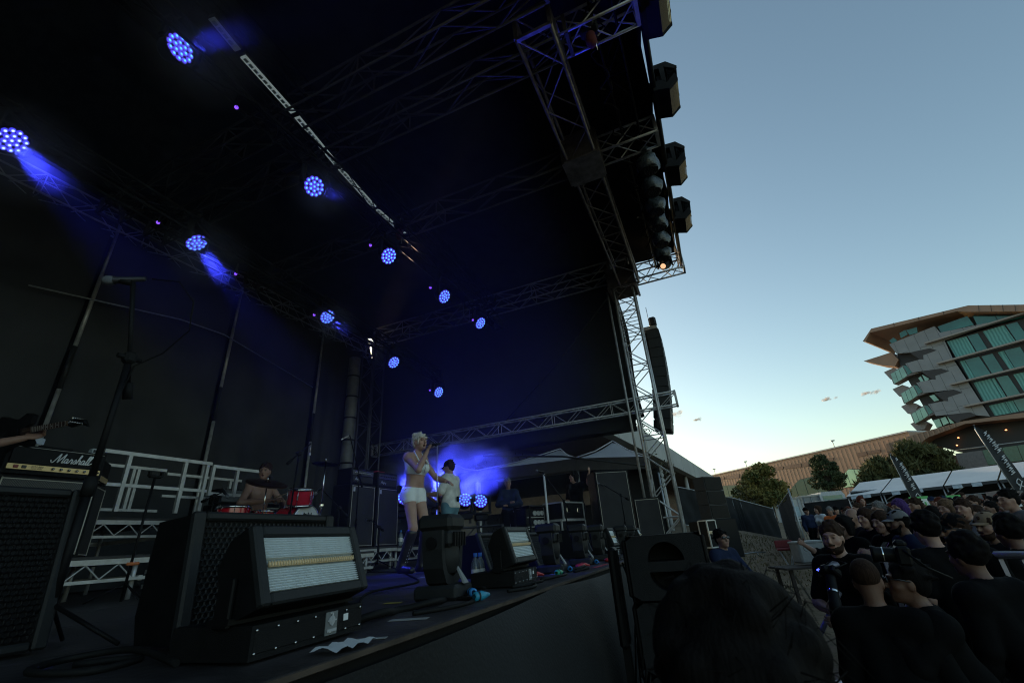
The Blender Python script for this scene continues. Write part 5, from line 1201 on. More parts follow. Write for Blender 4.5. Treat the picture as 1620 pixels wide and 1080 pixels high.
# marquee beyond the stage
mq = thing('marquee', 'dark grey marquee with peaked roof beyond the far side of the stage', 'marquee', (0,0,0))
mfab = M('grey marquee fabric', (.34,.34,.35), .75, 0, .12, .5, bump=.2, bscale=10)
def mqp(x,y,Y): return ony(x,y,Y)
Yf, Yb = 14.6, 18.0
for (xa,xp,xb,zp,ze,ze2) in ((-11.6,-9.6,-7.6,4.7,4.1,4.02),(-7.6,-4.95,-3.95,4.66,4.02,3.98),(-3.95,-2.95,-1.70,4.66,3.98,3.74)):
    Ym = (Yf+Yb)/2; n_ = 14
    g = []
    for i in range(n_+1):
        v = i/n_; row = []
        for j in range(n_+1):
            u_ = j/n_; x = xa+(xb-xa)*u_; y = Yf+(Yb-Yf)*v; ee = ze+(ze2-ze)*u_
            pu_ = (xp-xa)/(xb-xa); tt = min(u_/pu_ if u_ < pu_ else (1-u_)/(1-pu_), 1-abs(2*v-1)); row.append((x,y,ee+(zp-ee)*tt**1.25))
        g.append(row)
    MB().grid(g).build('roof_bay', mfab, mq)
    MB().grid([[(xa+(xb-xa)*j/10, Yf-.02+.02*math.sin(j), ze+(ze2-ze)*j/10-(.38*k)) for j in range(11)] for k in (0,1)]).build('valance', M('dark marquee valance', (.06,.06,.063), .8), mq)
    ln_ = MB(); ln_.tube([(xa,Yf,ze+.02),((xa+xp)/2,(Yf+Ym)/2,(ze+zp)/2-.05),(xp,Ym,zp+.03)],.02,5).tube([(xb,Yf,ze2+.02),((xb+xp)/2,(Yf+Ym)/2,(ze2+zp)/2-.05),(xp,Ym,zp+.03)],.02,5); ln_.build('roof_seam', M('pale seam', (.5,.5,.52), .7), mq)
for x,y in ((-11.5,Yf+.1),(-7.6,Yf+.1),(-3.95,Yf+.1),(-1.75,Yf+.1),(-1.75,Yb-.1),(-7.6,Yb-.1),(-11.5,Yb-.1)):
    MB().cyl((x,y,gz(x,y)-.1),(x,y,3.6),.04,8).build('leg', K['steel'], mq)
MB().grid([[(-10.2+8.5*j/20, Yb+.05*math.sin(j*1.3), .6+3.4*k/3) for j in range(21)] for k in range(4)]).build('back_sheet', K['cloth'], mq)
tag(MB().tube([(-6.2,12.3,4.05),(-3.8,12.6,3.75),(-1.4,12.9,3.2)],.03,6).build('awning_beam', K['grey']), 'dark beam slanting in front of the marquee', 'beam')
tag(MB().b2((-9.5,16,2.6),(-3,16.2,3.05)).build('timber_fascia', M('tan board', (.20,.15,.11), .8)), 'tan board under the marquee behind the crew', 'board')

# mesh fence panels on the bank
scrim = M('black shade mesh', (.018,.02,.022), .85, 0, .35, 2, bump=.6, bscale=70, spec=.2)
def fence_panel(lab, a, b, h, mt=scrim, group=None, zoff=0.):
    a = np.array(a,float); b = np.array(b,float); t = thing('fence_panel', lab, 'fence', a, group=group); d = b-a
    n_ = 24; g = []
    nn = np.array([-d[1],d[0],0]); nn /= np.linalg.norm(nn)
    for k in range(11):
        g.append([tuple(d*j/n_+np.array([0,0,.08+(h-.12)*k/10])+nn*(.05*math.sin(j*.9+k*.5)*math.sin(PI*k/10)+.03*math.sin(j*.37+2))) for j in range(n_+1)])
    MB().grid(g).build('shade_mesh', mt, t)
    MB().cyl((0,0,h),d+(0,0,h),.024,8).build('top_rail', K['steel'], t); MB().cyl((0,0,.1),d+(0,0,.1),.02,8).build('bottom_rail', K['steel'], t)
    for p in (np.zeros(3), d): MB().cyl(p+(0,0,-.2),p+(0,0,h+.1),.024,8).build('post', K['steel'], t)
    return t
def at_ground(px,py,z): p = at(px,py,z); return p
FPt = [at(1080,832,22.5), at(1173,848,23.5), at(1186,851,23.7), at(1240,864,24.3)]
for p in FPt: p[2] = p[2]
fence_panel('long black mesh fence panel on the bank right of the tower', FPt[0], FPt[1], 1.95)
fence_panel('narrow black mesh fence panel between two pipe posts', FPt[1], FPt[2], 1.95)
fence_panel('black mesh fence panel at the right end of the bank', FPt[2], FPt[3], 1.95)
e = at(1258,835,19)
fence_panel('black mesh fence panel turned towards the crowd', at(1248,858,23), at(1282,885,12), 1.75)
fence_panel('dark mesh fence panel before the shipping containers', at(1282,830,34), at(1362,826,30), 1.6)
fence_panel('long dark mesh fence behind the ticket stalls', at(1362,826,30), at(1640,812,26), 2.0)
# containers
def container(lab, px, py, z, w, h, rz, c):
    P = at(px,py,z); P[2] = P[2]-h; t = thing('shipping_container', lab, 'container', P, rz=rz)
    MB().box((0,1.5,h/2),(w,3,h)).build('body', c, t); f = MB()
    for sx in (-1,1): f.box((sx*(w/2-.06),-.03,h/2),(.14,.08,h))
    f.box((0,-.03,h-.07),(w-.28,.08,.14)).box((0,-.03,.07),(w-.28,.08,.14)).build('frame', M('rust white', (.42,.38,.34), .7, 0, .3, 1.5, dirt=.4), t)
    MB().box((.1*w,-.03,h*.5),(w*.4,.05,h*.35)).build('sign_plate', M('pale blue print', (.38,.48,.52), .6), t)
    for k in range(4): MB().cyl((-w*.35+k*w*.23,-.06,.15),(-w*.35+k*w*.23,-.06,h-.15),.025,6).build('locking_bar', K['steel'], t)
container('white shipping container left of the pair behind the fence', 1244,787,40,2.4,2.4,.15, M('off-white steel', (.5,.49,.47), .6, 0, .12, 1, dirt=.3))
container('second shipping container with a blue sign behind the fence', 1287,782,41,2.6,2.4,.15, M('grey steel', (.22,.22,.22), .6, 0, .15, 1, dirt=.3))
t = thing('parked_van','pale van roof beside the second container','van',gp_(1322,800,40),rz=.2)
MB().prism([(-1.0,0,.4),(1.0,0,.4),(1.05,0,1.9),(.85,0,2.25),(-.85,0,2.25),(-1.0,0,1.9)],(0,4,0)).build('body',M('pale van paint',(.42,.44,.46),.4),t); MB().box((0,-.01,1.65),(1.6,.05,.5)).build('windscreen',teal,t)
for sx in (-1,1):
    for y in (.8,3.2): MB().cyl((sx*.85-.1,y,.33),(sx*.85+.1,y,.33),.33,14).build('wheel',K['rubber'],t)
# ticket stalls under white awnings
wf = M('white awning fabric', (.60,.60,.59), .7, 0, .06, .8, bump=.15, bscale=8, dirt=.12)
SP = Plane(1480,770,27,300)
xsn = [(1338,765,785),(1393,752,779),(1492,740,767),(1578,728,757),(1700,715,747)]
for i in range(4):
    (xa,ta,ba),(xb,tb_,bb) = xsn[i],xsn[i+1]; a1 = SP.sz(xa,ba); b1 = SP.sz(xb,bb); zb_ = 2.95; zt_ = 3.9
    t = thing('ticket_stall', ['white awning stall at the far left end of the row','white awning stall between the two feather flags, left half','white awning stall between the two feather flags, right half','white awning stall at the right picture edge'][i], 'stall', SP.w((a1[0],0)), group=None); o0 = SP.w((a1[0],0))
    sa, sb = a1[0]-.04, b1[0]+.04
    ro = []
    for k in range(9):
        v = k/8; row = []
        for j in range(9):
            q = SP.w((sa+(sb-sa)*j/8, zb_+(zt_-zb_)*v - .05*math.sin(PI*v)*math.sin(PI*j/8)), -3.0*v)-o0; row.append(q)
        ro.append(row)
    MB().grid(ro).build('awning_roof', wf, t)
    MB().grid([[SP.w((sa+(sb-sa)*j/8, zt_-(zt_-zb_)*k/4), -3.0-3.0*k/4)-o0 for j in range(9)] for k in range(5)]).build('awning_roof', wf, t)
    MB().prism([SP.w((sa,zb_-.02),.01)-o0,SP.w((sb,zb_-.02),.01)-o0,SP.w((sb,zb_-.16),.01)-o0,SP.w((sa,zb_-.16),.01)-o0],-SP.n*.03).build('valance', M('dark valance', (.05,.052,.055), .8), t)
    zg = gz(*(SP.w((sa,0))[:2]))
    for s_ in (sa-.05, sb+.05):
        for dd in (-.1,-5.8): MB().cyl(SP.w((s_,zg-.1),dd)-o0, SP.w((s_,zb_),dd)-o0,.04,8).build('leg', K['steel'], t)
    a_ = SP.w((sa-.05,zg+1.5),-.12)-o0; b2_ = SP.w((sa-.9,zb_-.1),-.12)-o0; MB().cyl(a_,b2_,.03,6).build('brace', K['steel'], t)
    MB().cyl(SP.w((sa,zb_-.6),-.15)-o0,SP.w((sb,zb_-.6),-.15)-o0,.025,6).build('cross_bar', K['steel'], t)
    MB().prism([SP.w((sa-.2,zg),-2.2)-o0,SP.w((sb+.2,zg),-2.2)-o0,SP.w((sb+.2,zb_-.5),-2.2)-o0,SP.w((sa-.2,zb_-.5),-2.2)-o0],-SP.n*.05).build('back_sheet', scrim, t)
    MB().prism([SP.w((sa-.4,zg),-.5)-o0,SP.w((sb+.4,zg),-.5)-o0,SP.w((sb+.4,zg+.95),-.5)-o0,SP.w((sa-.4,zg+.95),-.5)-o0],-SP.n*.6).build('counter', M('dark counter', (.03,.03,.032), .7), t)
    for f in (.25,.62): 
        c = SP.w((sa+(sb-sa)*f, zb_-.12),.06)-o0; MB().prism([c+SP.u*.22+(0,0,.10),c-SP.u*.22+(0,0,.10),c-SP.u*.22-(0,0,.10),c+SP.u*.22-(0,0,.10)],SP.n*.02).build('sign_plate', M('pale blue sign', (.50,.58,.66), .6), t)
# feather flags with pale handwriting
def flag(lab, px, py, z, H, lean, mirror=1):
    P = at(px,py,z); g0 = gz(P[0],P[1]); t = thing('feather_flag', lab, 'flag', (P[0],P[1],g0), rot=(0,lean,math.atan2(_R0[1],_R0[0])))
    Hh = H; n_ = 18; wv = []
    L_, R_ = [], []
    for k in range(n_+1):
        v = k/n_; z_ = Hh*.30+Hh*.70*v; w_ = .30*(1-max(0,(v-.62)/.38)**2.2) ; L_.append((-.16,z_)); R_.append((-.16+2*w_,z_))
    mb = MB(); mb.grid([[(L_[k][0]+(R_[k][0]-L_[k][0])*j/5, .05*math.sin(k*.5+j*.4)*j/5, L_[k][1]) for j in range(6)] for k in range(n_+1)]); mb.build('banner', M('black banner', (.022,.024,.027), .8, 0, .2, 3), t)
    MB().tube([(-.17,0,-.1),(-.17,0,Hh*.7),(-.16,0,Hh*.95),(-.08,0,Hh*1.0)],.018,6).build('pole', K['steel'], t)
    rr = random.Random(px); sc = []
    y = Hh*.36
    sc.append([(-.02,y),(.30,y+.30)]); sc.append([(.02,y+.28),(.28,y+.02)]); sc.append([(.10,y+.1),(.05,y+.3),(.2,y+.42),(.26,y+.3)]); y += .62
    while y < Hh*.93:
        w_ = .30*(1-max(0,((y/Hh-.30)/.70-.62)/.38)**2.2); m_ = -.16+w_; s_ = .13*w_/.3
        sc.append([(m_-s_+rr.uniform(0,.05),y),(m_+s_,y+.05+rr.uniform(0,.05)),(m_-s_*.3,y+.10),(m_+s_*rr.uniform(.6,1.6),y+.15)]); y += rr.choice((.15,.16,.17,.30))
    o = strokes(sc, .018).build('handwriting', M('pale print', (.62,.63,.64), .7), t); o.matrix_local = Matrix(((1,0,0,0),(0,0,-1,-.075),(0,1,0,0),(0,0,0,1)))
    return t
flag('black feather flag with white handwriting before the first awning', 1447,775,24,4.1,-.10)
flag('black feather flag with white handwriting at the right picture edge', 1610,755,19,4.5,-.14)
# green and white IN signs
def in_sign(lab, px, py, z, txt=True):
    P = at(px,py,z); g0 = gz(P[0],P[1]); H = P[2]-g0; t = thing('entry_sign', lab, 'sign', (P[0],P[1],g0), rz=math.atan2(_R0[1],_R0[0])+.15)
    MB().box((0,0,H),(.72,.03,.55)).build('board', M('green board', (.10,.42,.12), .6), t); MB().box((0,-.018,H-.02),(.60,.012,.42)).build('panel', M('sign white', (.68,.72,.68), .6), t)
    b = MB(); b.box((-.14,-.026,H-.03),(.06,.008,.26)).box((-.02,-.026,H-.03),(.06,.008,.26)).box((.16,-.026,H-.03),(.06,.008,.26)).prism([(-.05,-.03,H+.10),(.01,-.03,H+.10),(.19,-.03,H-.16),(.13,-.03,H-.16)],(0,.008,0)); b.build('lettering', M('green board'), t)
    for sx in (-1,1): MB().cyl((sx*.3,.04,-.1),(sx*.3,.04,H+.25),.02,6).build('post', K['steel'], t)
in_sign('green bordered white IN sign nearer the left above the crowd', 1458,799,14.5)
in_sign('green bordered white IN sign half hidden behind a raised camera', 1510,796,15.5)
# grey slanted boards at the stalls
for i,(px,py,z) in enumerate([(1548,800,15),(1580,795,15),(1612,797,14)]):
    P = at(px,py,z); tag(MB().box((0,0,0),(.08,.9,.75)).build('queue_board', M('grey board', (.17,.17,.175), .7), None, P), ['left grey queue board under the awnings','middle grey queue board under the awnings','right grey queue board under the awnings'][i], 'board')
# bike-rack barriers
def barrier(lab, a, b, h=1.1):
    a = np.array(a,float); b = np.array(b,float); t = thing('crowd_barrier', lab, 'barrier', a); d = b-a; L = np.linalg.norm(d); u = d/L
    MB().tube([(0,0,.1),(0,0,h-.06),u*.06+(0,0,h),d-u*.06+(0,0,h),d+(0,0,h-.06),d+(0,0,.1)],.022,7).build('frame', K['steel'], t); MB().cyl((0,0,.18),d+(0,0,.18),.016,6).build('bottom_rail', K['steel'], t)
    bar = MB().cyl((0,0,.18),(0,0,h-.01),.009,6).mesh('bar'); bar.materials.append(K['steel']); n_ = int(L/.13)
    for k in range(1,n_): inst('bar', bar, t, loc=tuple(d*k/n_))
    for p in (u*.25, d-u*.25): MB().box(p+(0,0,.02),(.5,.06,.03)).build('foot', K['steel'], t)
def G(px,py,z): p = at(px,py,z); return (p[0],p[1],gz(p[0],p[1]))
barrier('steel barrier behind the man in orange', G(1283,815,16), G(1338,812,15.5))
barrier('steel barrier at the end of the mesh fence', G(1250,815,18), G(1282,813,17))
barrier('steel barrier right of the man in orange', G(1340,812,15.4), G(1395,808,14.8))
# pit barrier (stage front crowd barrier): sheet panels with step
pbm = M('painted barrier aluminium', (.30,.29,.34), .45, .6, .2, 6)
def pit_barrier(lab, a, b):
    a = np.array(a,float); b = np.array(b,float); t = thing('pit_barrier', lab, 'barrier', a); d = b-a; L = np.linalg.norm(d); u = d/L; n_ = np.array([-u[1],u[0],0])
    MB().tube([(0,0,0),(0,0,1.15),u*.05+(0,0,1.2),d-u*.05+(0,0,1.2),d+(0,0,1.15),d],.028,8).build('frame', pbm, t)
    for k in range(1,8): MB().box(d*k/8+(0,0,.62),(.03,.03,1.1)).build('upright', pbm, t)
    MB().prism([d*.02+(0,0,.25),d*.98+(0,0,.25),d*.98+(0,0,.29),d*.02+(0,0,.29)], n_*.45).build('step', pbm, t)
    MB().prism([(0,0,.0),d,d+(0,0,.03),(0,0,.03)], n_*.9).build('foot_plate', pbm, t)
    for f in (.05,.95): MB().cyl(d*f+(0,0,1.0),d*f+n_*.85+(0,0,.05),.02,6).build('brace', pbm, t)
pit_barrier('pit barrier section before the front row beside the bearded photographer', (.72,4.9,0), (1.60,5.75,0))
pit_barrier('pit barrier section running on to the right of the photographer', (1.62,5.70,0), (2.35,4.75,0))
pit_barrier('nearest pit barrier section at the right', (2.37,4.72,0), (3.0,3.6,0))
# bench, white cooler and bits at the fence foot
P = at(1278,873,9.5); t = thing('cooler_box','white cooler box on the bench by the fence','box',(P[0],P[1],P[2]-.22),rz=.35); MB().box((0,0,.22),(.52,.40,.40),bev=.03).build('body',M('white cooler',(.26,.27,.27),.6,dirt=.2),t); MB().box((0,0,.42),(.54,.42,.05),bev=.012).build('lid',M('white cooler'),t)
MB().lathe([(.05,0),(.045,.004)],12,a=(-.12,-.201,.30),axis=(0,-1,0)).build('badge',K['grey'],t)
t2 = thing('timber_bench','low slatted timber bench under the cooler','bench',(P[0]-.1,P[1],P[2]-.30),rz=.35)
for k in range(6): MB().box((0,-.4+k*.14,.04),(1.3,.11,.04),bev=.005).build('slat',M('weathered slat',(.05,.04,.034),.85),t2)
for sx in (-1,1):
    for sy in (-1,1): MB().box((sx*.5,sy*.3,-.30),(.06,.06,.62)).build('leg',M('weathered slat'),t2)
P = at(1243,868,10); t = thing('folding_chair','red folding camp chair beside the cooler','chair',(P[0],P[1],gz(P[0],P[1]))); Hc = P[2]-gz(P[0],P[1])
MB().box((0,0,Hc),(.36,.30,.05),bev=.02).build('seat',M('red canvas',(.16,.02,.025),.8),t); MB().box((0,.16,Hc+.1),(.36,.04,.16),bev=.015).build('backrest',M('red canvas'),t)
for sx in (-1,1):
    for sy in (-1,1): MB().cyl((sx*.15,sy*.12,Hc),(-sx*.2,sy*.16,0),.012,6).build('leg',K['steel'],t)
# loose barrier lying on the bank, flight case by the tower
a = at(1160,880,15); t = thing('fallen_frame','thin pale metal frame lying on the grass bank','frame',(a[0],a[1],a[2]-.0)); L = [at(x,y,15)-a for x,y in ((1145,882),(1175,876),(1195,873),(1211,873))]
MB().tube(L,.02,6).build('tube',K['steel'],t); MB().tube([at(x,y,15)-a for x,y in ((1198,875),(1206,883))],.015,6).tube([at(x,y,15)-a for x,y in ((1195,883),(1207,883))],.015,6).build('tube',K['steel'],t)
c = case('upright black flight case with pale trim right of the tower base', (at(1122,845,11)[0],at(1122,845,11)[1],at(1122,845,11)[2]-.30), (.26,.30,.62), -.7)
tag(MB().ball((0,0,0),(.09,.06,.05),8,6).build('litter', K['white'], None, at(1166,861,18)), 'scrap of white litter on the grass bank', 'litter')
# small clouds low over the hall
cm = bpy.data.materials.new('cloud vapour'); cm.use_nodes = True; n = cm.node_tree.nodes; l = cm.node_tree.links; n.clear(); out = n.new('ShaderNodeOutputMaterial')
df = n.new('ShaderNodeBsdfDiffuse'); df.inputs[0].default_value = (.9,.86,.84,1); trl = n.new('ShaderNodeBsdfTranslucent'); trl.inputs[0].default_value = (.9,.82,.78,1); tr = n.new('ShaderNodeBsdfTransparent')
m1 = n.new('ShaderNodeMixShader'); l.new(df.outputs[0],m1.inputs[1]); l.new(trl.outputs[0],m1.inputs[2]); tc = n.new('ShaderNodeTexCoord'); no = n.new('ShaderNodeTexNoise'); no.inputs['Scale'].default_value = .035; no.inputs['Detail'].default_value = 6; no.inputs['Roughness'].default_value=.65; l.new(tc.outputs['Object'],no.inputs[0])
r = n.new('ShaderNodeValToRGB'); r.color_ramp.elements[0].position=.36; r.color_ramp.elements[0].color=(0,0,0,1); r.color_ramp.elements[1].position=.75; r.color_ramp.elements[1].color=(.5,.5,.5,1); l.new(no.outputs[0],r.inputs[0]); m2 = n.new('ShaderNodeMixShader'); l.new(r.outputs[0],m2.inputs[0]); l.new(tr.outputs[0],m2.inputs[1]); l.new(m1.outputs[0],m2.inputs[2]); l.new(m2.outputs[0],out.inputs[0])
for i,(px,py,w_,h_) in enumerate([(1062,655,24,9),(1102,664,9,4),(1376,621,15,5),(1312,631,12,4)]):
    P = at(px,py,900); mb = MB(); g_ = random.Random(i+60)
    for k in range(16): mb.ball((g_.uniform(-w_,w_),g_.uniform(-6,6),g_.uniform(-.2,.25)*h_*1.4+.3*g_.uniform(-w_,w_)*.3),(w_*g_.uniform(.15,.4),8,h_*g_.uniform(.2,.5)),12,8)
    tag(mb.build('cloud', cm, None, P), ['small pinkish cloud just right of the tower','tiny cloud wisp right of the first cloud','faint cloud wisp left of the hotel','tiny cloud wisp over the brown hall'][i], 'cloud')
# ---------------------------------------------------------------- people: continuous bodies from a smooth distance field
def nrm(v): v = np.array(v,float); L = np.linalg.norm(v); return v/L if L else v
class Field:
    def __init__(s): s.p = []
    def cone(s, a, b, ra, rb, k=.03, neg=False): s.p.append(('c', np.array(a,float), np.array(b,float), ra, rb, k, neg)); return s
    def ell(s, c, r, R=None, k=.03, neg=False): s.p.append(('e', np.array(c,float), np.array(r,float), R, None, k, neg)); return s
    def inflate(s, d):
        f = Field()
        for q in s.p:
            if q[6]: f.p.append(q)
            elif q[0] == 'c': f.p.append(('c',q[1],q[2],q[3]+d,q[4]+d,q[5],False))
            else: f.p.append(('e',q[1],q[2]+d,q[3],None,q[5],False))
        return f
    def bounds(s):
        lo, hi = [], []
        for q in s.p:
            if q[6]: continue
            if q[0] == 'c':
                r = max(q[3],q[4]); lo.append(np.minimum(q[1],q[2])-r); hi.append(np.maximum(q[1],q[2])+r)
            else: r = q[2].max(); lo.append(q[1]-r); hi.append(q[1]+r)
        return np.min(lo,0), np.max(hi,0)
    def mesh(s, h, cuts=(), name='body', color=None):
        lo, hi = s.bounds(); lo = lo-3*h; hi = hi+3*h; n = np.ceil((hi-lo)/h).astype(int)+1
        ax = [lo[i]+h*np.arange(n[i]) for i in range(3)]; Vv = np.full(tuple(n), .3, np.float32)
        for q in s.p:
            if q[0] == 'c': r = max(q[3],q[4]); a = np.minimum(q[1],q[2])-r; b = np.maximum(q[1],q[2])+r
            else: r = q[2].max(); a = q[1]-r; b = q[1]+r
            pad = q[5]*1.6+2.5*h; i0 = np.maximum(((a-pad-lo)/h).astype(int),0); i1 = np.minimum(((b+pad-lo)/h).astype(int)+2,n)
            if (i1 <= i0).any(): continue
            sl = tuple(slice(i0[i],i1[i]) for i in range(3)); X = ax[0][sl[0]][:,None,None]; Y = ax[1][sl[1]][None,:,None]; Z = ax[2][sl[2]][None,None,:]
            if q[0] == 'c':
                d = q[2]-q[1]; L2 = max(float(d@d),1e-9); px,py,pz_ = X-q[1][0],Y-q[1][1],Z-q[1][2]
                t = np.clip((px*d[0]+py*d[1]+pz_*d[2])/L2,0,1); D = np.sqrt((px-t*d[0])**2+(py-t*d[1])**2+(pz_-t*d[2])**2)-(q[3]+t*(q[4]-q[3]))
            else:
                px,py,pz_ = X-q[1][0],Y-q[1][1],Z-q[1][2]
                if q[3] is not None:
                    R = q[3]; px,py,pz_ = (R[0,0]*px+R[1,0]*py+R[2,0]*pz_),(R[0,1]*px+R[1,1]*py+R[2,1]*pz_),(R[0,2]*px+R[1,2]*py+R[2,2]*pz_)
                k0 = np.sqrt((px/q[2][0])**2+(py/q[2][1])**2+(pz_/q[2][2])**2); k1 = np.sqrt((px/q[2][0]**2)**2+(py/q[2][1]**2)**2+(pz_/q[2][2]**2)**2)+1e-6
                D = k0*(k0-1)/k1
            C = Vv[sl]; k = q[5]
            if q[6]:
                D = -D; hh = np.maximum(k-np.abs(C-D),0)/k; Vv[sl] = np.maximum(C,D)+hh*hh*k*.25
            else:
                hh = np.maximum(k-np.abs(C-D),0)/k; Vv[sl] = np.minimum(C,D)-hh*hh*k*.25
        for (P,N) in cuts:
            N = nrm(N); Vv = np.maximum(Vv, ((ax[0][:,None,None]-P[0])*N[0]+(ax[1][None,:,None]-P[1])*N[1]+(ax[2][None,None,:]-P[2])*N[2]).astype(np.float32))
        return surfnet(Vv, lo, h, name, color)
def surfnet(Vv, lo, h, name, color):
    s_ = Vv < 0; nx,ny,nz = Vv.shape
    c = [s_[i:nx-1+i, j:ny-1+j, k:nz-1+k] for i in (0,1) for j in (0,1) for k in (0,1)]
    cnt = sum(x.astype(np.int8) for x in c); mask = (cnt > 0) & (cnt < 8); idx = -np.ones(mask.shape, np.int32); I = np.argwhere(mask); idx[mask] = np.arange(len(I))
    acc = np.zeros((len(I),3)); num = np.zeros(len(I)); off = [(i,j,k) for i in (0,1) for j in (0,1) for k in (0,1)]
    for a in range(8):
        for b in range(a+1,8):
            if sum(abs(off[a][m]-off[b][m]) for m in range(3)) != 1: continue
            va = Vv[I[:,0]+off[a][0],I[:,1]+off[a][1],I[:,2]+off[a][2]]; vb = Vv[I[:,0]+off[b][0],I[:,1]+off[b][1],I[:,2]+off[b][2]]
            cr = (va<0)!=(vb<0); t = np.where(cr, va/np.where(cr,va-vb,1), 0)[:,None]
            p = np.array(off[a])+t*(np.array(off[b])-np.array(off[a])); acc += p*cr[:,None]; num += cr
    P = lo+h*(I+acc/num[:,None]); F = []
    for axis in range(3):
        o = [0,0,0]; o[axis] = 1; A = s_[:nx-o[0],:ny-o[1],:nz-o[2]]; B = s_[o[0]:,o[1]:,o[2]:]; E = np.argwhere(A!=B); u,v = [(1,2),(2,0),(0,1)][axis]
        ok = (E[:,u]>0)&(E[:,v]>0)&(E[:,u]<[nx,ny,nz][u]-1)&(E[:,v]<[nx,ny,nz][v]-1); E = E[ok]; fl = A[E[:,0],E[:,1],E[:,2]]
        def at_(du,dv): Q = E.copy(); Q[:,u] -= du; Q[:,v] -= dv; return idx[Q[:,0],Q[:,1],Q[:,2]]
        q = np.stack([at_(1,1),at_(0,1),at_(0,0),at_(1,0)],1); q[~fl] = q[~fl][:,::-1]; F.append(q)
    F = np.concatenate(F); F = F[(F>=0).all(1)]
    me = bpy.data.meshes.new(name); me.vertices.add(len(P)); me.vertices.foreach_set('co', P.astype(np.float32).ravel()); me.loops.add(F.size); me.loops.foreach_set('vertex_index', F.astype(np.int32).ravel())
    me.polygons.add(len(F)); me.polygons.foreach_set('loop_start', np.arange(0,F.size,4,dtype=np.int32)); me.update(calc_edges=True); me.polygons.foreach_set('use_smooth', np.ones(len(F),bool))
    if color is not None:
        a = me.color_attributes.new('tint','FLOAT_COLOR','POINT'); cc = np.ones((len(P),4)); cc[:,:3] = color(P); a.data.foreach_set('color', cc.astype(np.float32).ravel())
    return me
def skin_mat(name, rgb):
    mt = M(name, rgb, .5, 0, .07, 14, bump=.12, bscale=140, spec=.35); n = mt.node_tree.nodes; l = mt.node_tree.links; b = n['Principled BSDF']
    if 'tint' in [x.name for x in n]: return mt
    a = n.new('ShaderNodeAttribute'); a.name = 'tint'; a.attribute_name = 'tint'; mx = n.new('ShaderNodeMixRGB'); mx.blend_type = 'MULTIPLY'; mx.inputs[0].default_value = 1
    src = b.inputs['Base Color'].links[0].from_socket; l.new(src, mx.inputs[1]); l.new(a.outputs['Color'], mx.inputs[2]); l.new(mx.outputs[0], b.inputs['Base Color'])
    b.inputs['Subsurface Weight'].default_value = .08; b.inputs['Subsurface Radius'].default_value = (.02,.008,.005); return mt
SKIN = {k: skin_mat('skin '+k, v) for k,v in dict(pale=(.42,.25,.185), fair=(.36,.215,.165), tan=(.28,.16,.115), brown=(.16,.085,.06)).items()}
def fab(name, rgb, rough=.85): return M('cloth '+name, rgb, rough, 0, .22, 7, bump=.6, bscale=18, spec=.06)
CL = dict(black=fab('black',(.0045,.0045,.005)), charcoal=fab('charcoal',(.02,.021,.023)), white=fab('white',(.62,.64,.66)), grey=fab('grey',(.17,.17,.18)), navy=fab('navy',(.02,.028,.06)), jeans=fab('jeans',(.14,.27,.33)),
 darkjeans=fab('dark jeans',(.03,.04,.06)), orange=fab('orange',(.55,.13,.04)), red=fab('red',(.42,.03,.03)), plum=fab('plum',(.16,.07,.09)), tee=fab('pale tee',(.66,.66,.62)), leather=M('white leather',(.82,.85,.84),.45,0,.06,8,bump=.2,bscale=60), boot=M('black boot',(.018,.015,.018),.38,0,.2,9), blue=fab('blue',(.04,.08,.2)), tan=fab('tan',(.22,.16,.11)))
def hm(name, rgb):
    mt = M('hair '+name, rgb, .8, 0, .45, 30, bump=.35, bscale=70, spec=.08); n = mt.node_tree.nodes; l = mt.node_tree.links; tc = [k for k in n if k.type=='TEX_COORD'][0]
    mp = n.new('ShaderNodeMapping'); mp.inputs['Scale'].default_value = (3.2,3.2,.35); l.new(tc.outputs['Object'], mp.inputs[0])
    for k in n:
        if k.type == 'TEX_NOISE': l.new(mp.outputs[0], k.inputs['Vector'])
    return mt
HR = dict(black=hm('black',(.007,.006,.006)), brown=hm('brown',(.035,.020,.014)), blond=hm('platinum',(.58,.53,.47)), grey=hm('grey',(.16,.15,.145)), purple=hm('purple',(.06,.03,.12)), red=hm('auburn',(.09,.025,.015)), sandy=hm('sandy',(.13,.08,.05)))
def rotz(a): return np.array([[math.cos(a),-math.sin(a),0],[math.sin(a),math.cos(a),0],[0,0,1]])
def rotx(a): return np.array([[1,0,0],[0,math.cos(a),-math.sin(a)],[0,math.sin(a),math.cos(a)]])
def roty(a): return np.array([[math.cos(a),0,math.sin(a)],[0,1,0],[-math.sin(a),0,math.cos(a)]])
JD = dict(pelvis=(0,0,.95), chest=(0,0,1.27), neck=(0,-.015,1.46), head=(0,.025,1.625), shR=(.172,-.01,1.40), shL=(-.172,-.01,1.40), elR=(.235,-.03,1.13), elL=(-.235,-.03,1.13), wrR=(.25,.07,.90), wrL=(-.25,.07,.90),
 hipR=(.09,0,.92), hipL=(-.09,0,.92), knR=(.10,.03,.50), knL=(-.10,.03,.50), anR=(.10,-.02,.085), anL=(-.10,-.02,.085), toR=(.12,.15,.03), toL=(-.12,.15,.03))
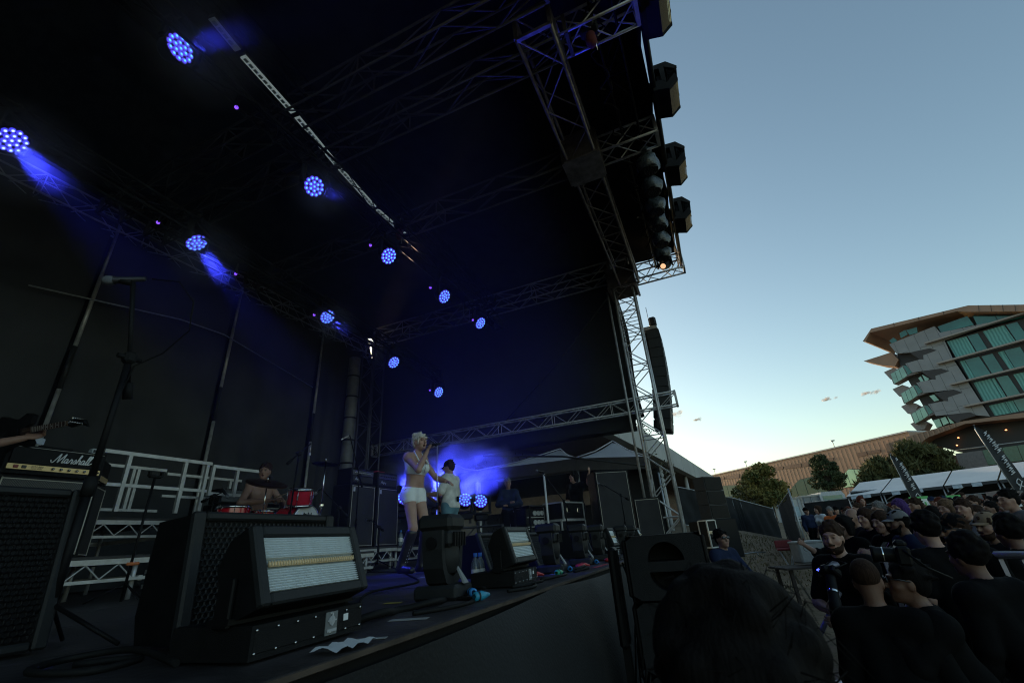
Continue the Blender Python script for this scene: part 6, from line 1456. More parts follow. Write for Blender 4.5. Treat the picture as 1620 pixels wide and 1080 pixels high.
def hand_field(f, wr, el, pn, curl=.6, sc=1., side=1, spread=.12):
    """palm + five fingers; pn = palm normal"""
    wr = np.array(wr,float); d = nrm(wr-np.array(el)); pn = nrm(np.array(pn)-d*np.dot(pn,d)); w = np.cross(d,pn)*side
    c = wr+d*.05*sc
    f.ell(c+d*.01*sc, (.040*sc,.047*sc,.018*sc), np.stack([w,d,pn],1), .012)
    ln = [.070,.078,.073,.058]
    for i in range(4):
        o = (i-1.5)*.0195*sc; b = wr+d*.088*sc+w*(-o); a0 = curl; L = ln[i]*sc; p = b; ang = 0; fd = nrm(d+w*(-(i-1.5)*spread*.5))
        for j,(fr,r0,r1) in enumerate(((.45,.0092,.0085),(.30,.0085,.0078),(.25,.0078,.0065))):
            ang += a0*(.55 if j==0 else .9); q = p+(fd*math.cos(ang)+pn*math.sin(ang))*L*fr; f.cone(p,q,r0*sc,r1*sc,.006); p = q
    b = wr+d*.025*sc+w*.032*sc; q = b+(d*.55+w*.75+pn*.35)*.036*sc; q2 = q+(d*.85+w*.15+pn*(.35+curl*.5))*.034*sc; f.cone(wr+d*.02*sc+w*.012*sc,b,.015*sc,.013*sc,.012); f.cone(b,q,.0125*sc,.0105*sc,.008); f.cone(q,q2,.0105*sc,.008*sc,.006)
    return wr+d*.09*sc+pn*.03*sc
class Person:
    def __init__(s, name, label, loc, rz, H=1.75, joints=None, skin='fair', voxel=.012, fem=False, build=1., head=(0,0,0), hands=None, mouth=0., group=None, fx=1.0, fingers=True, cat='person'):
        s.J = {k: np.array(v,float) for k,v in JD.items()}
        if fem:
            for k in ('shR','shL'): s.J[k][0] *= .88
        for k,v in (joints or {}).items(): s.J[k] = np.array(v,float)
        s.root = thing(name, label, cat, loc, rz, group); sc = H/1.75; s.root.scale = (sc,sc,sc); s.h = voxel; s.fem = fem; s.bd = build; s.skin = skin; s.hy, s.hp, s.hr = head; s.mouth = mouth
        s.RH = rotz(s.hy) @ rotx(s.hp) @ roty(s.hr); s.hands = hands or {}; s.fx = fx; s.fingers = fingers
        s.build()
    def hl(s, p): return s.J['head'] + s.RH @ np.array(p,float)          # head-local to body
    def torso(s, f, e=0.):
        J = s.J; b = s.bd; pv, ch, nk = J['pelvis'], J['chest'], J['neck']; rx = nrm(J['hipR']-J['hipL']); sx = nrm(J['shR']-J['shL']); up = nrm(ch-pv); fw = np.cross(up, sx)*1.0
        wst = pv*.5+ch*.5
        for sg in (-1,1):
            f.cone(pv+rx*sg*.075*b, wst+rx*sg*.052*b, (.098 if s.fem else .092)*b+e, (.070 if s.fem else .082)*b+e, .05); f.cone(wst+rx*sg*.052*b, ch+sx*sg*.075*b+up*.03, (.070 if s.fem else .082)*b+e, .092*b+e, .05)
            f.cone(ch+sx*sg*.075*b+up*.03, (J['shR'] if sg>0 else J['shL'])*.75+nk*.25-up*.03, .09*b+e, .062+e, .05); f.ell(pv+rx*sg*.065*b-fw*.05-up*.02, (.085*b+e,.08*b+e,.10*b+e), None, .05)
            if s.fem: f.ell(ch+sx*sg*.068+fw*.085+up*.0, (.056+e,.052+e,.056+e), None, .03)
            elif b > 1.15: f.ell(wst+fw*.06,(.13*b+e,.11*b+e,.14+e),None,.05)
            f.cone(nk-up*.01, (J['shR'] if sg>0 else J['shL'])*.8+nk*.2, .05+e*.7, .052+e, .045)
        f.cone(J['shR'],J['shL'],.055+e,.055+e,.04); return f
    def arm(s, f, S_, e=0., part=(0,1), low=True):
        J = s.J; b = s.bd**.7; sh, el, wr = J['sh'+S_], J['el'+S_], J['wr'+S_]; k = .88 if s.fem else 1.
        f.ell(sh,(.062*k*b+e,.062*k*b+e,.062*k*b+e),None,.04)
        a, c = part; p1 = sh+(el-sh)*min(1,c); f.cone(sh,p1,.054*k*b+e,(.054+(.042-.054)*min(1,c))*k*b+e,.03)
        if c > 1: q = el+(wr-el)*(c-1); m_ = el+(wr-el)*min(.35,c-1); f.cone(el,m_,.041*k*b+e,.043*k*b+e,.025); f.cone(m_,q,.043*k*b+e,(.043+(.028-.043)*((c-1-.35)/.65 if c>1.35 else 0))*k*b+e,.02)
        return f
    def leg(s, f, S_, e=0., c=2.):
        J = s.J; b = s.bd**.6; hp, kn, an = J['hip'+S_], J['kn'+S_], J['an'+S_]; k = 1.0
        f.cone(hp,hp+(kn-hp)*min(1,c),(.088 if s.fem else .086)*b+e,(.088+(.056-.088)*min(1,c))*b+e,.04)
        if c > 1:
            cc = c-1; calf = kn+(an-kn)*min(.3,cc)+np.array([0,-.012,0]); f.cone(kn,calf,.054*b+e,.056*b+e,.025)
            if cc > .3: f.cone(calf,kn+(an-kn)*cc,.056*b+e,(.056-(.056-.036)*(cc-.3)/.7)*b+e,.025)
        return f
    def foot(s, f, S_, e=0.): 
        J = s.J; an, to = J['an'+S_], J['to'+S_]; f.cone(an,an+(0,-.03,-.045),.038+e,.034+e,.02); f.cone(an+(0,-.03,-.045),to,.034+e,.030+e,.03); return f
    def headf(s, f):
        R = s.RH; h = s.hl; nk = s.J['neck']; g = .94 if s.fem else 1.
        f.cone(nk-(0,0,.03), h((0,-.025,-.06)), .056*g, .052*g, .03)
        f.ell(h((0,-.022,.035)), (.074,.092,.088), R, .03); f.ell(h((0,.012,-.018)), (.066,.078,.085), R, .03)
        f.ell(h((0,.040,-.078)), (.046*g,.046,.040), R, .03); f.ell(h((0,.074,-.100)), (.020*g,.018,.016), R, .02)
        for sg in (-1,1):
            f.ell(h((sg*.040,.052,-.028)), (.026,.026,.022), R, .02); f.ell(h((sg*.072,-.012,-.012)), (.010,.022,.034), R, .008)
            f.ell(h((sg*.032,.088,.012)), (.017,.014,.011), R, .010, neg=True); f.ell(h((sg*.031,.076,.008)), (.0135,.013,.011), R, .004)
            f.cone(h((sg*.010,.086,.030)), h((sg*.046,.076,.032)), .009, .008, .012)
        f.cone(h((0,.088,.018)), h((0,.112,-.026)), .008, .012, .010); f.ell(h((0,.102,-.030)), (.017,.011,.009), R, .008)
        if s.mouth > .02:
            f.ell(h((0,.085,-.068)), (.020,.026,.010+s.mouth*.02), R, .006, neg=True); f.cone(h((-.018,.086,-.056)),h((.018,.086,-.056)),.0055,.0055,.006); f.cone(h((-.014,.084,-.076-s.mouth*.02)),h((.014,.084,-.076-s.mouth*.02)),.0065,.0065,.006)
        else:
            f.cone(h((-.020,.085,-.060)),h((.020,.085,-.060)),.0055,.0055,.008); f.cone(h((-.016,.085,-.071)),h((.016,.085,-.071)),.006,.006,.008)
        return f
    def face_color(s, P):
        q = (P-s.J['head']) @ s.RH; c = np.ones((len(P),3))
        def blob(cx,cy,cz,rx,ry,rz_,col,pw=1.):
            d = np.sqrt(((q[:,0]-cx)/rx)**2+((q[:,1]-cy)/ry)**2+((q[:,2]-cz)/rz_)**2); w = np.clip((1.25-d)/.5,0,1)[:,None]*pw; c[:] = c*(1-w)+np.array(col)*w
        fx = s.fx
        for sg in (-1,1):
            blob(sg*.034,.085,.030,.021,.03,.006,(.30,.24,.22),.75*fx); blob(sg*.031,.088,.008,.018,.03,.010,(.34,.27,.27),.75); blob(sg*.031,.090,.007,.007,.03,.007,(.06,.05,.06),.9)
            blob(sg*.045,.075,-.035,.025,.03,.022,(1.05,.86,.84),.5)
        blob(0,.09,-.066,.024,.03,.012,(.95,.55,.55),.7)
        if s.mouth > .02: blob(0,.08,-.066-s.mouth*.005,.015,.05,.006+s.mouth*.013,(.10,.04,.04),.95)
        return c
    def build(s):
        f = Field(); s.torso(f); s.headf(f)
        for S_ in 'RL':
            s.arm(f,S_,0,(0,2)); s.leg(f,S_); s.foot(f,S_)
            hd = s.hands.get(S_, {}); sg = 1 if S_ == 'R' else -1
            if s.fingers: hand_field(f, s.J['wr'+S_], hd.get('from', s.J['el'+S_]), hd.get('pn',(-sg,0,0)), hd.get('curl',.45), hd.get('sc',.95 if s.fem else 1.05), hd.get('side',sg))
            else: f.cone(s.J['wr'+S_], s.J['wr'+S_]+nrm(s.J['wr'+S_]-s.J['el'+S_])*.12, .03,.026,.02)
        s.body = obj('body', f.mesh(s.h, name='body', color=s.face_color), SKIN[s.skin], s.root)
    def part(s, name, f, mat, cuts=(), h=None): return obj(name, f.mesh(h or s.h, cuts, name), mat, s.root)
    def shirt(s, mat, sleeve=.75, hem=.12, e=.014, name='shirt', neck=.0, cutneck=None):
        f = Field(); s.torso(f,e); J = s.J
        if sleeve > 0:
            for S_ in 'RL': s.arm(f,S_,e+.004,(0,sleeve))
        up = nrm(J['chest']-J['pelvis']); nu = nrm(J['head']-J['neck']); f.cone(J['neck']+nu*.02, J['neck']+nu*.16, .058-neck, .075, .012, neg=True); cuts = [(J['pelvis']-up*hem, -up)]
        return s.part(name, f, mat, cuts)
    def trousers(s, mat, length=1.93, e=.016, top=.10, name='trousers'):
        f = Field(); J = s.J; b = s.bd; rx = nrm(J['hipR']-J['hipL']); up = nrm(J['chest']-J['pelvis']); fw = np.cross(up,rx)
        for sg in (-1,1): f.cone(J['pelvis']+rx*sg*.075*b, J['pelvis']+up*.14+rx*sg*.058*b, .098*b+e, .082*b+e, .05); f.ell(J['pelvis']+rx*sg*.065*b-fw*.05-up*.02,(.087*b+e,.082*b+e,.10*b+e),None,.05)
        for S_ in 'RL': s.leg(f,S_,e+.006,length)
        return s.part(name, f, mat, [(J['pelvis']+up*top, up)])
    def shoes(s, mat, e=.012, boot=0.):
        f = Field()
        for S_ in 'RL':
            s.foot(f,S_,e)
            if boot: J = s.J; f.cone(J['an'+S_], J['an'+S_]+(J['kn'+S_]-J['an'+S_])*boot, .042+e, .058+e, .02); 
        return s.part('boots' if boot else 'shoes', f, mat, [((0,0,min(s.J['anR'][2],s.J['anL'][2])-.083),(0,0,-1))])
    def hair(s, mat, style='short', h=None):
        f = Field(); R = s.RH; H = s.hl; e = {'short':.010,'buzz':.004,'bun':.010}.get(style,.017)
        f.ell(H((0,-.028,.040)), (.074+e,.092+e,.088+e*1.1), R, .02); cuts = []
        if style == 'short': f.ell(H((0,-.06,-.01)),(.072,.062,.07),R,.03)
        if style in ('short','long','bun') or (style == 'bob' and s.h > .0085):          # uneven tufts break the outline
            g_ = random.Random(int(abs(s.root.location.x)*977+abs(s.root.location.y)*131))
            for k in range(34):
                a = g_.uniform(0,2*PI); b = g_.uniform(-.15,1.45); rr_ = g_.uniform(.012,.021); c = np.array((.078*math.cos(a)*math.cos(b), -.028+.098*math.sin(a)*math.cos(b), .040+.095*math.sin(b)))
                dr_ = np.array((g_.uniform(-.02,.02), -.03 if c[1] < 0 else g_.uniform(-.01,.03), g_.uniform(-.03,.012))); f.cone(H(c), H(c*1.04+dr_), rr_, rr_*.5, .012)
        if style in ('bob','long','pony'):
            f.ell(H((0,-.05,-.03)),(.088,.075,.11),R,.04)
            for sg in (-1,1): f.cone(H((sg*.07,.0,.03)),H((sg*.078,-.01,-.09)),.028,.022,.03)
        if style == 'long':
            for x in (-.07,-.03,.03,.07): f.cone(H((x,-.06,-.03)), H((x*1.25,-.075,-.30)), .045,.030,.04)
        if style == 'pony': f.ell(H((0,-.13,.05)),(.035,.04,.035),R,.02); f.cone(H((0,-.15,.03)),H((0,-.17,-.14)),.03,.018,.02)
        if style == 'bun':
            f.ell(H((0,-.05,-.005)),(.082,.07,.08),R,.03)
            for sg in (-1,1): f.ell(H((sg*.062,-.045,.105)),(.030,.030,.030),R,.015)
            f.cone(H((-.055,.075,.052)),H((.055,.075,.052)),.016,.016,.02)
            for sg in (-1,1): f.cone(H((sg*.066,.045,.04)),H((sg*.070,.035,-.045)),.014,.006,.012)
        if style == 'curly':
            g_ = random.Random(int(abs(s.root.location.x)*1000)); 
            for k in range(70):
                a = g_.uniform(0,2*PI); b = g_.uniform(-.4,1.4); f.ell(H((.085*math.cos(a)*math.cos(b),-.03+.10*math.sin(a)*math.cos(b) if math.sin(a)<.55 else -.02,.05+.10*math.sin(b))),(.022,.022,.022),R,.010)
        # clear the face
        f.ell(H((0,.116,-.035)), (.073,.070,.110), R, .016, neg=True)
        if style != 'bun': f.ell(H((0,.118,-.004)), (.058,.053,.088), R, .016, neg=True)
        if style in ('short','buzz','bun'):
            for sg in (-1,1): f.ell(H((sg*.088,.0,-.022)), (.026,.030,.046), R, .010, neg=True)
        return s.part('hair', f, mat, h=h or min(s.h,.010))
    def beard(s, mat):
        f = Field(); H = s.hl; R = s.RH
        f.ell(H((0,.042,-.085)),(.056,.054,.045),R,.02); 
        for sg in (-1,1): f.cone(H((sg*.064,.005,-.03)),H((sg*.045,.05,-.09)),.014,.02,.02)
        f.ell(H((0,.108,-.066)),(.018,.03,.010),R,.004,neg=True); f.ell(H((0,.10,-.018)),(.05,.05,.036),R,.01,neg=True); f.cone(H((-.025,.098,-.05)),H((.025,.098,-.05)),.007,.007,.006)
        return s.part('beard', f, mat, h=.007)
    def cap(s, mat, back=False, brim=True, h=.010, name='cap'):
        f = Field(); H = s.hl; R = s.RH; f.ell(H((0,-.022,.045)),(.090,.108,.098),R,.01); c = [(H((0,0,.040)), -(R @ np.array([0,.12,1.])))]
        o = s.part(name, f, mat, c, h=h)
        if brim:
            sg = -1 if back else 1; pts = []
            P = [[tuple(H((.078*math.sin(a)*(1-.12*v), sg*(.085+.055*v)*math.cos(a)+(-.0 if back else .0)+(-.02 if back else .005), .048-.014*v-.012*abs(math.sin(a))))) for a in np.linspace(-1.15,1.15,11)] for v in (0,.5,1,1.25)]
            Q = [[(p[0],p[1],p[2]-.006) for p in r_] for r_ in P[::-1]]
            MB().grid(P+Q).build('brim', mat, s.root)
        return o
    def glasses(s, dark=True):
        mb = MB(); 
        for sg in (-1,1): mb.ball(s.hl((sg*.033,.101,.010)),(.026,.007,.019),12,8,rot=s.RH); mb.tube([s.hl((sg*.055,.095,.015)),s.hl((sg*.080,.04,.018)),s.hl((sg*.080,-.01,.010))],.004,5)
        mb.tube([s.hl((-.01,.104,.014)),s.hl((.01,.104,.014))],.004,5); mb.build('sunglasses' if dark else 'glasses', M('dark lens',(.03,.035,.04),.12,0,.2,8), s.root)
def phone(P, rz, lab, tilt=0.):
    t = thing('smartphone', lab, 'phone', P, rot=(tilt,0,rz)); MB().box((0,0,0),(.075,.010,.155),bev=.006).build('case', K['black'], t); MB().box((0,.0055,0),(.068,.002,.145)).build('screen', M('dim violet screen',(.05,.04,.10),.15,emit=(.10,.07,.22),estr=.25), t)
    MB().box((.018,-.006,.05),(.026,.004,.04),bev=.002).build('camera_bump', K['grey'], t); return t
def photo_camera(P, rot, lab, L=.16):
    t = thing('photo_camera', lab, 'camera', P, rot=rot); MB().box((0,0,0),(.145,.065,.10),bev=.012).box((0,.0,.06),(.06,.06,.04),bev=.015).box((.06,.03,0),(.03,.04,.09),bev=.012).build('body', K['black'], t)
    MB().lathe([(.035,.03),(.038,.05),(.038,.05+L*.6),(.044,.06+L*.65),(.044,.04+L),(.038,.04+L),(.0005,.02+L)],20,axis=(0,1,0)).build('lens', K['black'], t); MB().lathe([(.039,.05+L*.35),(.0395,.05+L*.4)],20,axis=(0,1,0)).build('lens_ring', K['chrome'], t)
    MB().cyl((.05,.0,.05),(.05,0,.06),.012,10).build('shutter_dial', K['chrome'], t); MB().tube([(-.072,0,.03),(-.12,-.08,-.05),(0,-.18,-.1),(.12,-.08,-.05),(.072,0,.03)],.006,5).build('strap', K['rubber'], t); return t
# ---------------------------------------------------------------- the people themselves
def face(fx, fy): return math.atan2(-fx, fy)
def crouch(dz, J=None):
    j = {}
    for k,v in JD.items():
        if k[:2] in ('an','to'): continue
        v = np.array(v,float)
        if k[:2] == 'kn': v[1] += .8*dz; v[2] -= dz*.35
        elif k[:3] == 'hip' or k == 'pelvis': v[2] -= dz; v[1] -= .25*dz
        else: v[2] -= dz; v[1] += .15*dz*(1 if k in ('head','neck') else .5)
        j[k] = v
    for k,v in (J or {}).items(): j[k] = np.array(v,float)-(0,0,dz)
    return j
def local(root_loc, rz, P, H):
    d = np.array(P,float)-np.array(root_loc); c, s_ = math.cos(-rz), math.sin(-rz); return np.array([c*d[0]-s_*d[1], s_*d[0]+c*d[1], d[2]])/(H/1.75)
# singer
sp = (-3.50,4.98,FLOOR); rz = face(1.0,-.12); Hs = 1.70
_R1 = np.array([[math.cos(rz),-math.sin(rz),0],[math.sin(rz),math.cos(rz),0],[0,0,1]])
mouth = np.array(sp) + _R1 @ (np.array((0,.06,1.61))+rotz(-.12)@rotx(.10)@np.array((0,.105,-.07)))*(Hs/1.75)
mdir = nrm(mouth-(mouth+_R1@np.array((.02,.20,-.02)))); mtop = mouth-mdir*.16
mic_stand('straight shiny microphone stand held by the singer', (mtop[0]-mdir[0]*.06,mtop[1]-mdir[1]*.06,FLOOR), mtop-mdir*.06-(0,0,.02), mtop-mdir*.06, mdir, tripod=False, matl=M('shiny pale steel', (.5,.5,.52), .3, .6), thick=.009)
hR = local(sp, rz, mouth-mdir*.11, Hs)+np.array((.02,-.01,-.02)); 
sing = Person('person','blonde singer in white crop top and shorts singing into a microphone', sp, rz, Hs, skin='pale', fem=True, voxel=.0075, mouth=.75, head=(-.12,.10,.0), fx=1.0,
   joints=dict(head=(0,.06,1.61), neck=(0,.0,1.455), chest=(0,.01,1.27), pelvis=(0,-.03,.95), hipR=(.09,-.03,.93), hipL=(-.09,-.03,.93), elR=(.20,.22,1.20), wrR=hR-nrm(hR-np.array((.20,.22,1.20)))*.075, elL=(-.27,.12,1.15), wrL=(-.20,.36,1.07),
     knR=(.11,.07,.52), anR=(.13,-.08,.12), toR=(.16,.10,.05), knL=(-.10,.10,.52), anL=(-.11,.02,.10), toL=(-.12,.20,.04)),
   hands=dict(R=dict(pn=(-.8,.3,.2),curl=1.25), L=dict(pn=(.3,-.2,-1),curl=.35)))
sing.hair(HR['blond'],'bun',h=.0075)
f = Field(); sing.torso(f,.009); ch, up = sing.J['chest'], nrm(sing.J['chest']-sing.J['pelvis'])
sing.part('crop_top', f, CL['leather'], [(ch-up*.085,-up),(ch+up*.085+(0,.02,0),nrm(up+np.array((0,.35,0))))])
stp = MB()
for sg in (-1,1): stp.tube([ch+(sg*.085,.13,.05), sing.J['neck']*.55+sing.J['sh'+('R' if sg>0 else 'L')]*.45+(0,.03,.055), ch+(sg*.09,-.105,.06)],.011,6)
stp.build('strap', CL['leather'], sing.root)
MB().tube([ch+(0,.150,.07),ch+(0,.158,0),ch+(0,.128,-.08)],.004,5).build('zip', K['chrome'], sing.root)
sing.trousers(CL['leather'], length=.15, e=.003, top=.075, name='shorts')
lc = MB()
for k in range(6): lc.tube([sing.J['pelvis']+(.172,.03-.005*k,.05-.035*k), sing.J['pelvis']+(.185,.0,.035-.035*k), sing.J['pelvis']+(.17,-.04,.05-.035*k)],.004,5)
lc.build('side_lace', M('pale piping'), sing.root)
sing.shoes(CL['boot'], boot=.86)
bl = MB()
for S_ in 'RL':
    a, k_ = sing.J['an'+S_], sing.J['kn'+S_]
    for i in range(9):
        c = a+(k_-a)*(.06+.085*i)+(0,.062,0)
        bl.ball(c+(-.016,0,0),.005,6,4); bl.ball(c+(.016,0,0),.005,6,4)
bl.build('boot_eyelet', K['white'], sing.root)
MB().box(sing.J['pelvis']+(.13,-.135,.06),(.07,.035,.10),bev=.01).build('radio_pack', K['black'], sing.root)
# guitarist in the cap
def guitar(lab, P, xa, za, bodymat, inlay=True, name='electric_guitar', fret=True):
    """local X runs from body to headstock, local Z is the face normal"""
    t = thing(name, lab, 'guitar', P, rot=frame_rot(xa, za).to_euler())
    out = [(.0,.035),(.07,.055),(.10,.13),(.03,.16),(-.06,.115),(-.14,.13),(-.24,.17),(-.32,.12),(-.34,0),(-.32,-.12),(-.24,-.17),(-.14,-.125),(-.06,-.11),(.04,-.15),(.09,-.12),(.05,-.05),(.0,-.035)]
    MB().prism([(x,y,-.02) for x,y in out],(0,0,.042)).build('body', bodymat, t)
    MB().prism([(-.02,.026,.022),(-.02,-.026,.022),(.46,-.021,.022),(.46,.021,.022)],(0,0,.012)).build('fretboard', M('rosewood',(.06,.025,.018),.5), t)
    MB().tube([(0,0,.012),(.46,0,.012)],[.024,.02],8).build('neck', M('maple neck',(.25,.15,.07),.45), t)
    fm = MB().box((0,0,.0345),(.003,.043,.003)).mesh('fret'); fm.materials.append(M('pale fret',(.7,.68,.62),.35,.5))
    for k in range(16): inst('fret', fm, t, loc=(.455-.455*(1-2**(-k/12.))*1.35,0,0))
    dm = MB().ball((0,0,.0345),(.006,.006,.001),8,4).mesh('inlay_dot'); dm.materials.append(K['white'])
    for k in (2.5,4.5,6.5,8.5): inst('inlay_dot', dm, t, loc=(.455-.455*(1-2**(-k/12.))*1.35,0,0))
    hs = MB().prism([(.46,.022,.0),(.46,-.022,.0),(.50,-.045,.0),(.60,-.03,.0),(.67,-.065,.0),(.64,.005,.0),(.52,.035,.0)],(0,0,.016)).build('headstock', K['black'], t)
    pm_ = MB().cyl((0,0,.016),(0,0,.030),.006,8).box((0,.028,.006),(.012,.02,.008),bev=.002).mesh('tuning_peg'); pm_.materials.append(K['chrome'])
    for k in range(6): inst('tuning_peg', pm_, t, loc=(.495+.025*k,.012-.008*k,0))
    st_ = MB()
    for k in range(6): st_.tube([(-.24,-.018+.0072*k,.04),(.46,-.014+.0056*k,.039),(.50+.02*k,.01-.006*k,.03)],.0009,4)
    st_.build('string', K['chrome'], t); MB().box((-.08,0,.026),(.035,.08,.012)).box((-.17,0,.026),(.035,.08,.012)).build('pickup', K['black'], t); return t
gp2 = (-4.82,8.02,FLOOR); rg2 = face(-.95,-.05); Hg = 1.88
gtr = Person('person','guitarist in dark cap, pale tee and blue jeans turned away behind the singer', gp2, rg2, Hg, voxel=.010, head=(.15,-.18,0), skin='fair',
   joints=dict(elR=(.30,.02,1.12), wrR=(.12,.24,1.06), elL=(-.30,.04,1.13), wrL=(-.28,.34,1.16)), hands=dict(R=dict(pn=(0,-1,0),curl=.9),L=dict(pn=(0,-1,.3),curl=1.1)))
gtr.hair(HR['brown'],'short'); gtr.cap(CL['black']); gtr.shirt(CL['tee'],sleeve=.80,hem=.05,e=.03); gtr.trousers(CL['jeans'],e=.02); gtr.shoes(CL['charcoal'])
bt = Field(); o = MB().lathe([(.165,.0),(.168,.02),(.165,.04)],20,a=(0,0,.985)).build('belt', K['rubber'], gtr.root); o.scale = (1.02,.78,1)
MB().box((.02,-.16,1.05),(.07,.03,.09),bev=.008).build('radio_pack', K['black'], gtr.root)
c_, s__ = math.cos(rg2), math.sin(rg2)
guitar('sunburst guitar held by the guitarist in the cap', (gp2[0]+(c_*.05-s__*.24)*1.03, gp2[1]+(s__*.05+c_*.24)*1.03, FLOOR+1.06), (c_*-.9-s__*.1, s__*-.9+c_*.1, .35), (-s__, c_, 0.05), M('amber sunburst',(.35,.12,.04),.3,coat=.4))
# drummer
J = dict(pelvis=(0,0,.56), chest=(0,.05,.86), neck=(0,.06,1.05), head=(0,.09,1.215), shR=(.175,.05,1.0), shL=(-.175,.05,1.0), hipR=(.10,.03,.54), hipL=(-.10,.03,.54), knR=(.24,.44,.53), knL=(-.24,.42,.53), anR=(.22,.48,.09), anL=(-.22,.40,.09), toR=(.22,.64,.03), toL=(-.22,.56,.03))
dp = (-6.50,5.06,1.60)
dr = Person('person','shirtless drummer looking aside behind the red drum kit', dp, face(1,.0), 1.80, voxel=.0095, head=(-1.0,.0,.0), skin='tan', mouth=.15, build=1.05,
   joints=dict(J, elR=(.37,.16,.74), wrR=(.10,.40,.76), elL=(-.36,.14,.76), wrL=(-.08,.42,.78)), hands=dict(R=dict(pn=(0,0,-1),curl=1.2),L=dict(pn=(0,0,-1),curl=1.2)))
dr.hair(HR['brown'],'short'); dr.trousers(CL['blue'],length=.75,name='shorts'); dr.shoes(CL['black']); dr.beard(M('stubble',(.13,.085,.065),.8)) if 0 else None
for i,(a,b,lab) in enumerate([((-6.02,4.92,2.40),(-5.72,5.18,2.53),'pale drum stick raised over the rack tom'),((-6.05,5.14,2.42),(-5.78,4.86,2.36),'pale drum stick held low over the snare drum')]):
    tag(MB().tube([a,tuple(np.array(a)*.3+np.array(b)*.7),b],[.008,.007,.004],6).build('drum_stick', M('stick wood',(.45,.30,.18),.6)), lab, 'drum stick')
t = thing('drum_stool','black round stool under the drummer','stool',(-6.52,5.06,1.60)); MB().lathe([(.0005,.50),(.17,.49),(.18,.45),(.16,.42),(.0005,.42)],20).build('seat',K['tolex'],t); MB().cyl((0,0,.08),(0,0,.43),.016,8).build('post',K['chrome'],t)
lg = MB().cyl((0,0,.2),(.24,0,.01),.010,6).mesh('leg'); lg.materials.append(K['chrome'])
for k in range(3): inst('leg', lg, t, rot=(0,0,k*2*PI/3))
# lead guitarist, only fretting hand and guitar neck reach into the picture
g1 = (-5.72,1.12,FLOOR); rz1 = face(1,.05); hp_ = at(62,684,4.02); H1 = 1.80
w_ = local(g1, rz1, hp_, H1); el = np.array((-.42,.14,1.22))
lead = Person('person','guitarist at the left edge, only the fretting hand in the picture', g1, rz1, H1, voxel=.010, skin='tan', head=(.2,-.1,0), joints=dict(elL=el, wrL=w_-nrm(w_-el)*.08-(0,.02,.02), elR=(.33,.0,1.15), wrR=(.10,.26,1.05)), hands=dict(L=dict(pn=(.5,.55,.65),curl=1.05,sc=1.1),R=dict(pn=(0,-1,0),curl=.8)))
lead.hair(HR['black'],'long'); lead.shirt(CL['black'],.7); lead.trousers(CL['black']); lead.shoes(CL['black'])
n0 = at(112,669,3.98); n1 = at(-40,697,4.10); ux = nrm(n0-n1)
guitar('dark electric guitar with dot inlays poking in at the left edge', n0-ux*.47, ux, (.9,-.35,-.10), K['black'])
# crew on stage left
def stand(lab, loc, f, H, **k): return Person('person', lab, loc, face(*f), H, **k)
c1 = stand('long-haired crewman in black tee leaning on the side loudspeaker', (-3.03,10.85,FLOOR), (-.35,-.9), 1.74, voxel=.012, head=(-.5,0,0), joints=dict(elL=(-.42,.05,1.42), wrL=(-.56,.16,1.62), elR=(.26,.0,1.12), wrR=(.20,.20,1.02)))
c1.hair(HR['black'],'bob'); c1.shirt(CL['black'],.8,.10,.022); c1.trousers(CL['black']); c1.shoes(CL['black'])
c2 = stand('crewman in dark jacket with folded arms behind the floor lights', (-4.62,10.45,FLOOR), (.45,-.9), 1.74, voxel=.013, joints=dict(elR=(.27,.08,1.13), wrR=(.0,.22,1.15), elL=(-.27,.08,1.13), wrL=(.02,.20,1.10)), skin='tan', fingers=False)
c2.hair(HR['grey'],'short'); c2.shirt(CL['navy'],1.95,.12,.02,name='jacket'); c2.trousers(CL['black']); c2.shoes(CL['black'])
# guard in sunglasses sitting on a case beside the subwoofers
sz = at(1134,852,6.6); sj = dict(J); sl_ = (sz[0],sz[1],sz[2]-1.215*1.02)
gd = Person('person','guard in sunglasses and dark jacket seated beyond the subwoofers', sl_, face(.75,-.55), 1.78, voxel=.011, joints=dict(sj, elR=(.30,.18,.72), wrR=(.14,.36,.62), elL=(-.30,.18,.72), wrL=(-.14,.36,.62)), skin='tan', head=(-.35,.05,0))
gd.hair(HR['black'],'short'); gd.glasses(); gd.shirt(CL['navy'],1.9,.08,.02,name='jacket'); gd.trousers(CL['black']); gd.shoes(CL['black'])
case('black case the seated guard sits on', (sl_[0],sl_[1],.0), (.5,.5,max(.2,sl_[2]+.46)), .2)
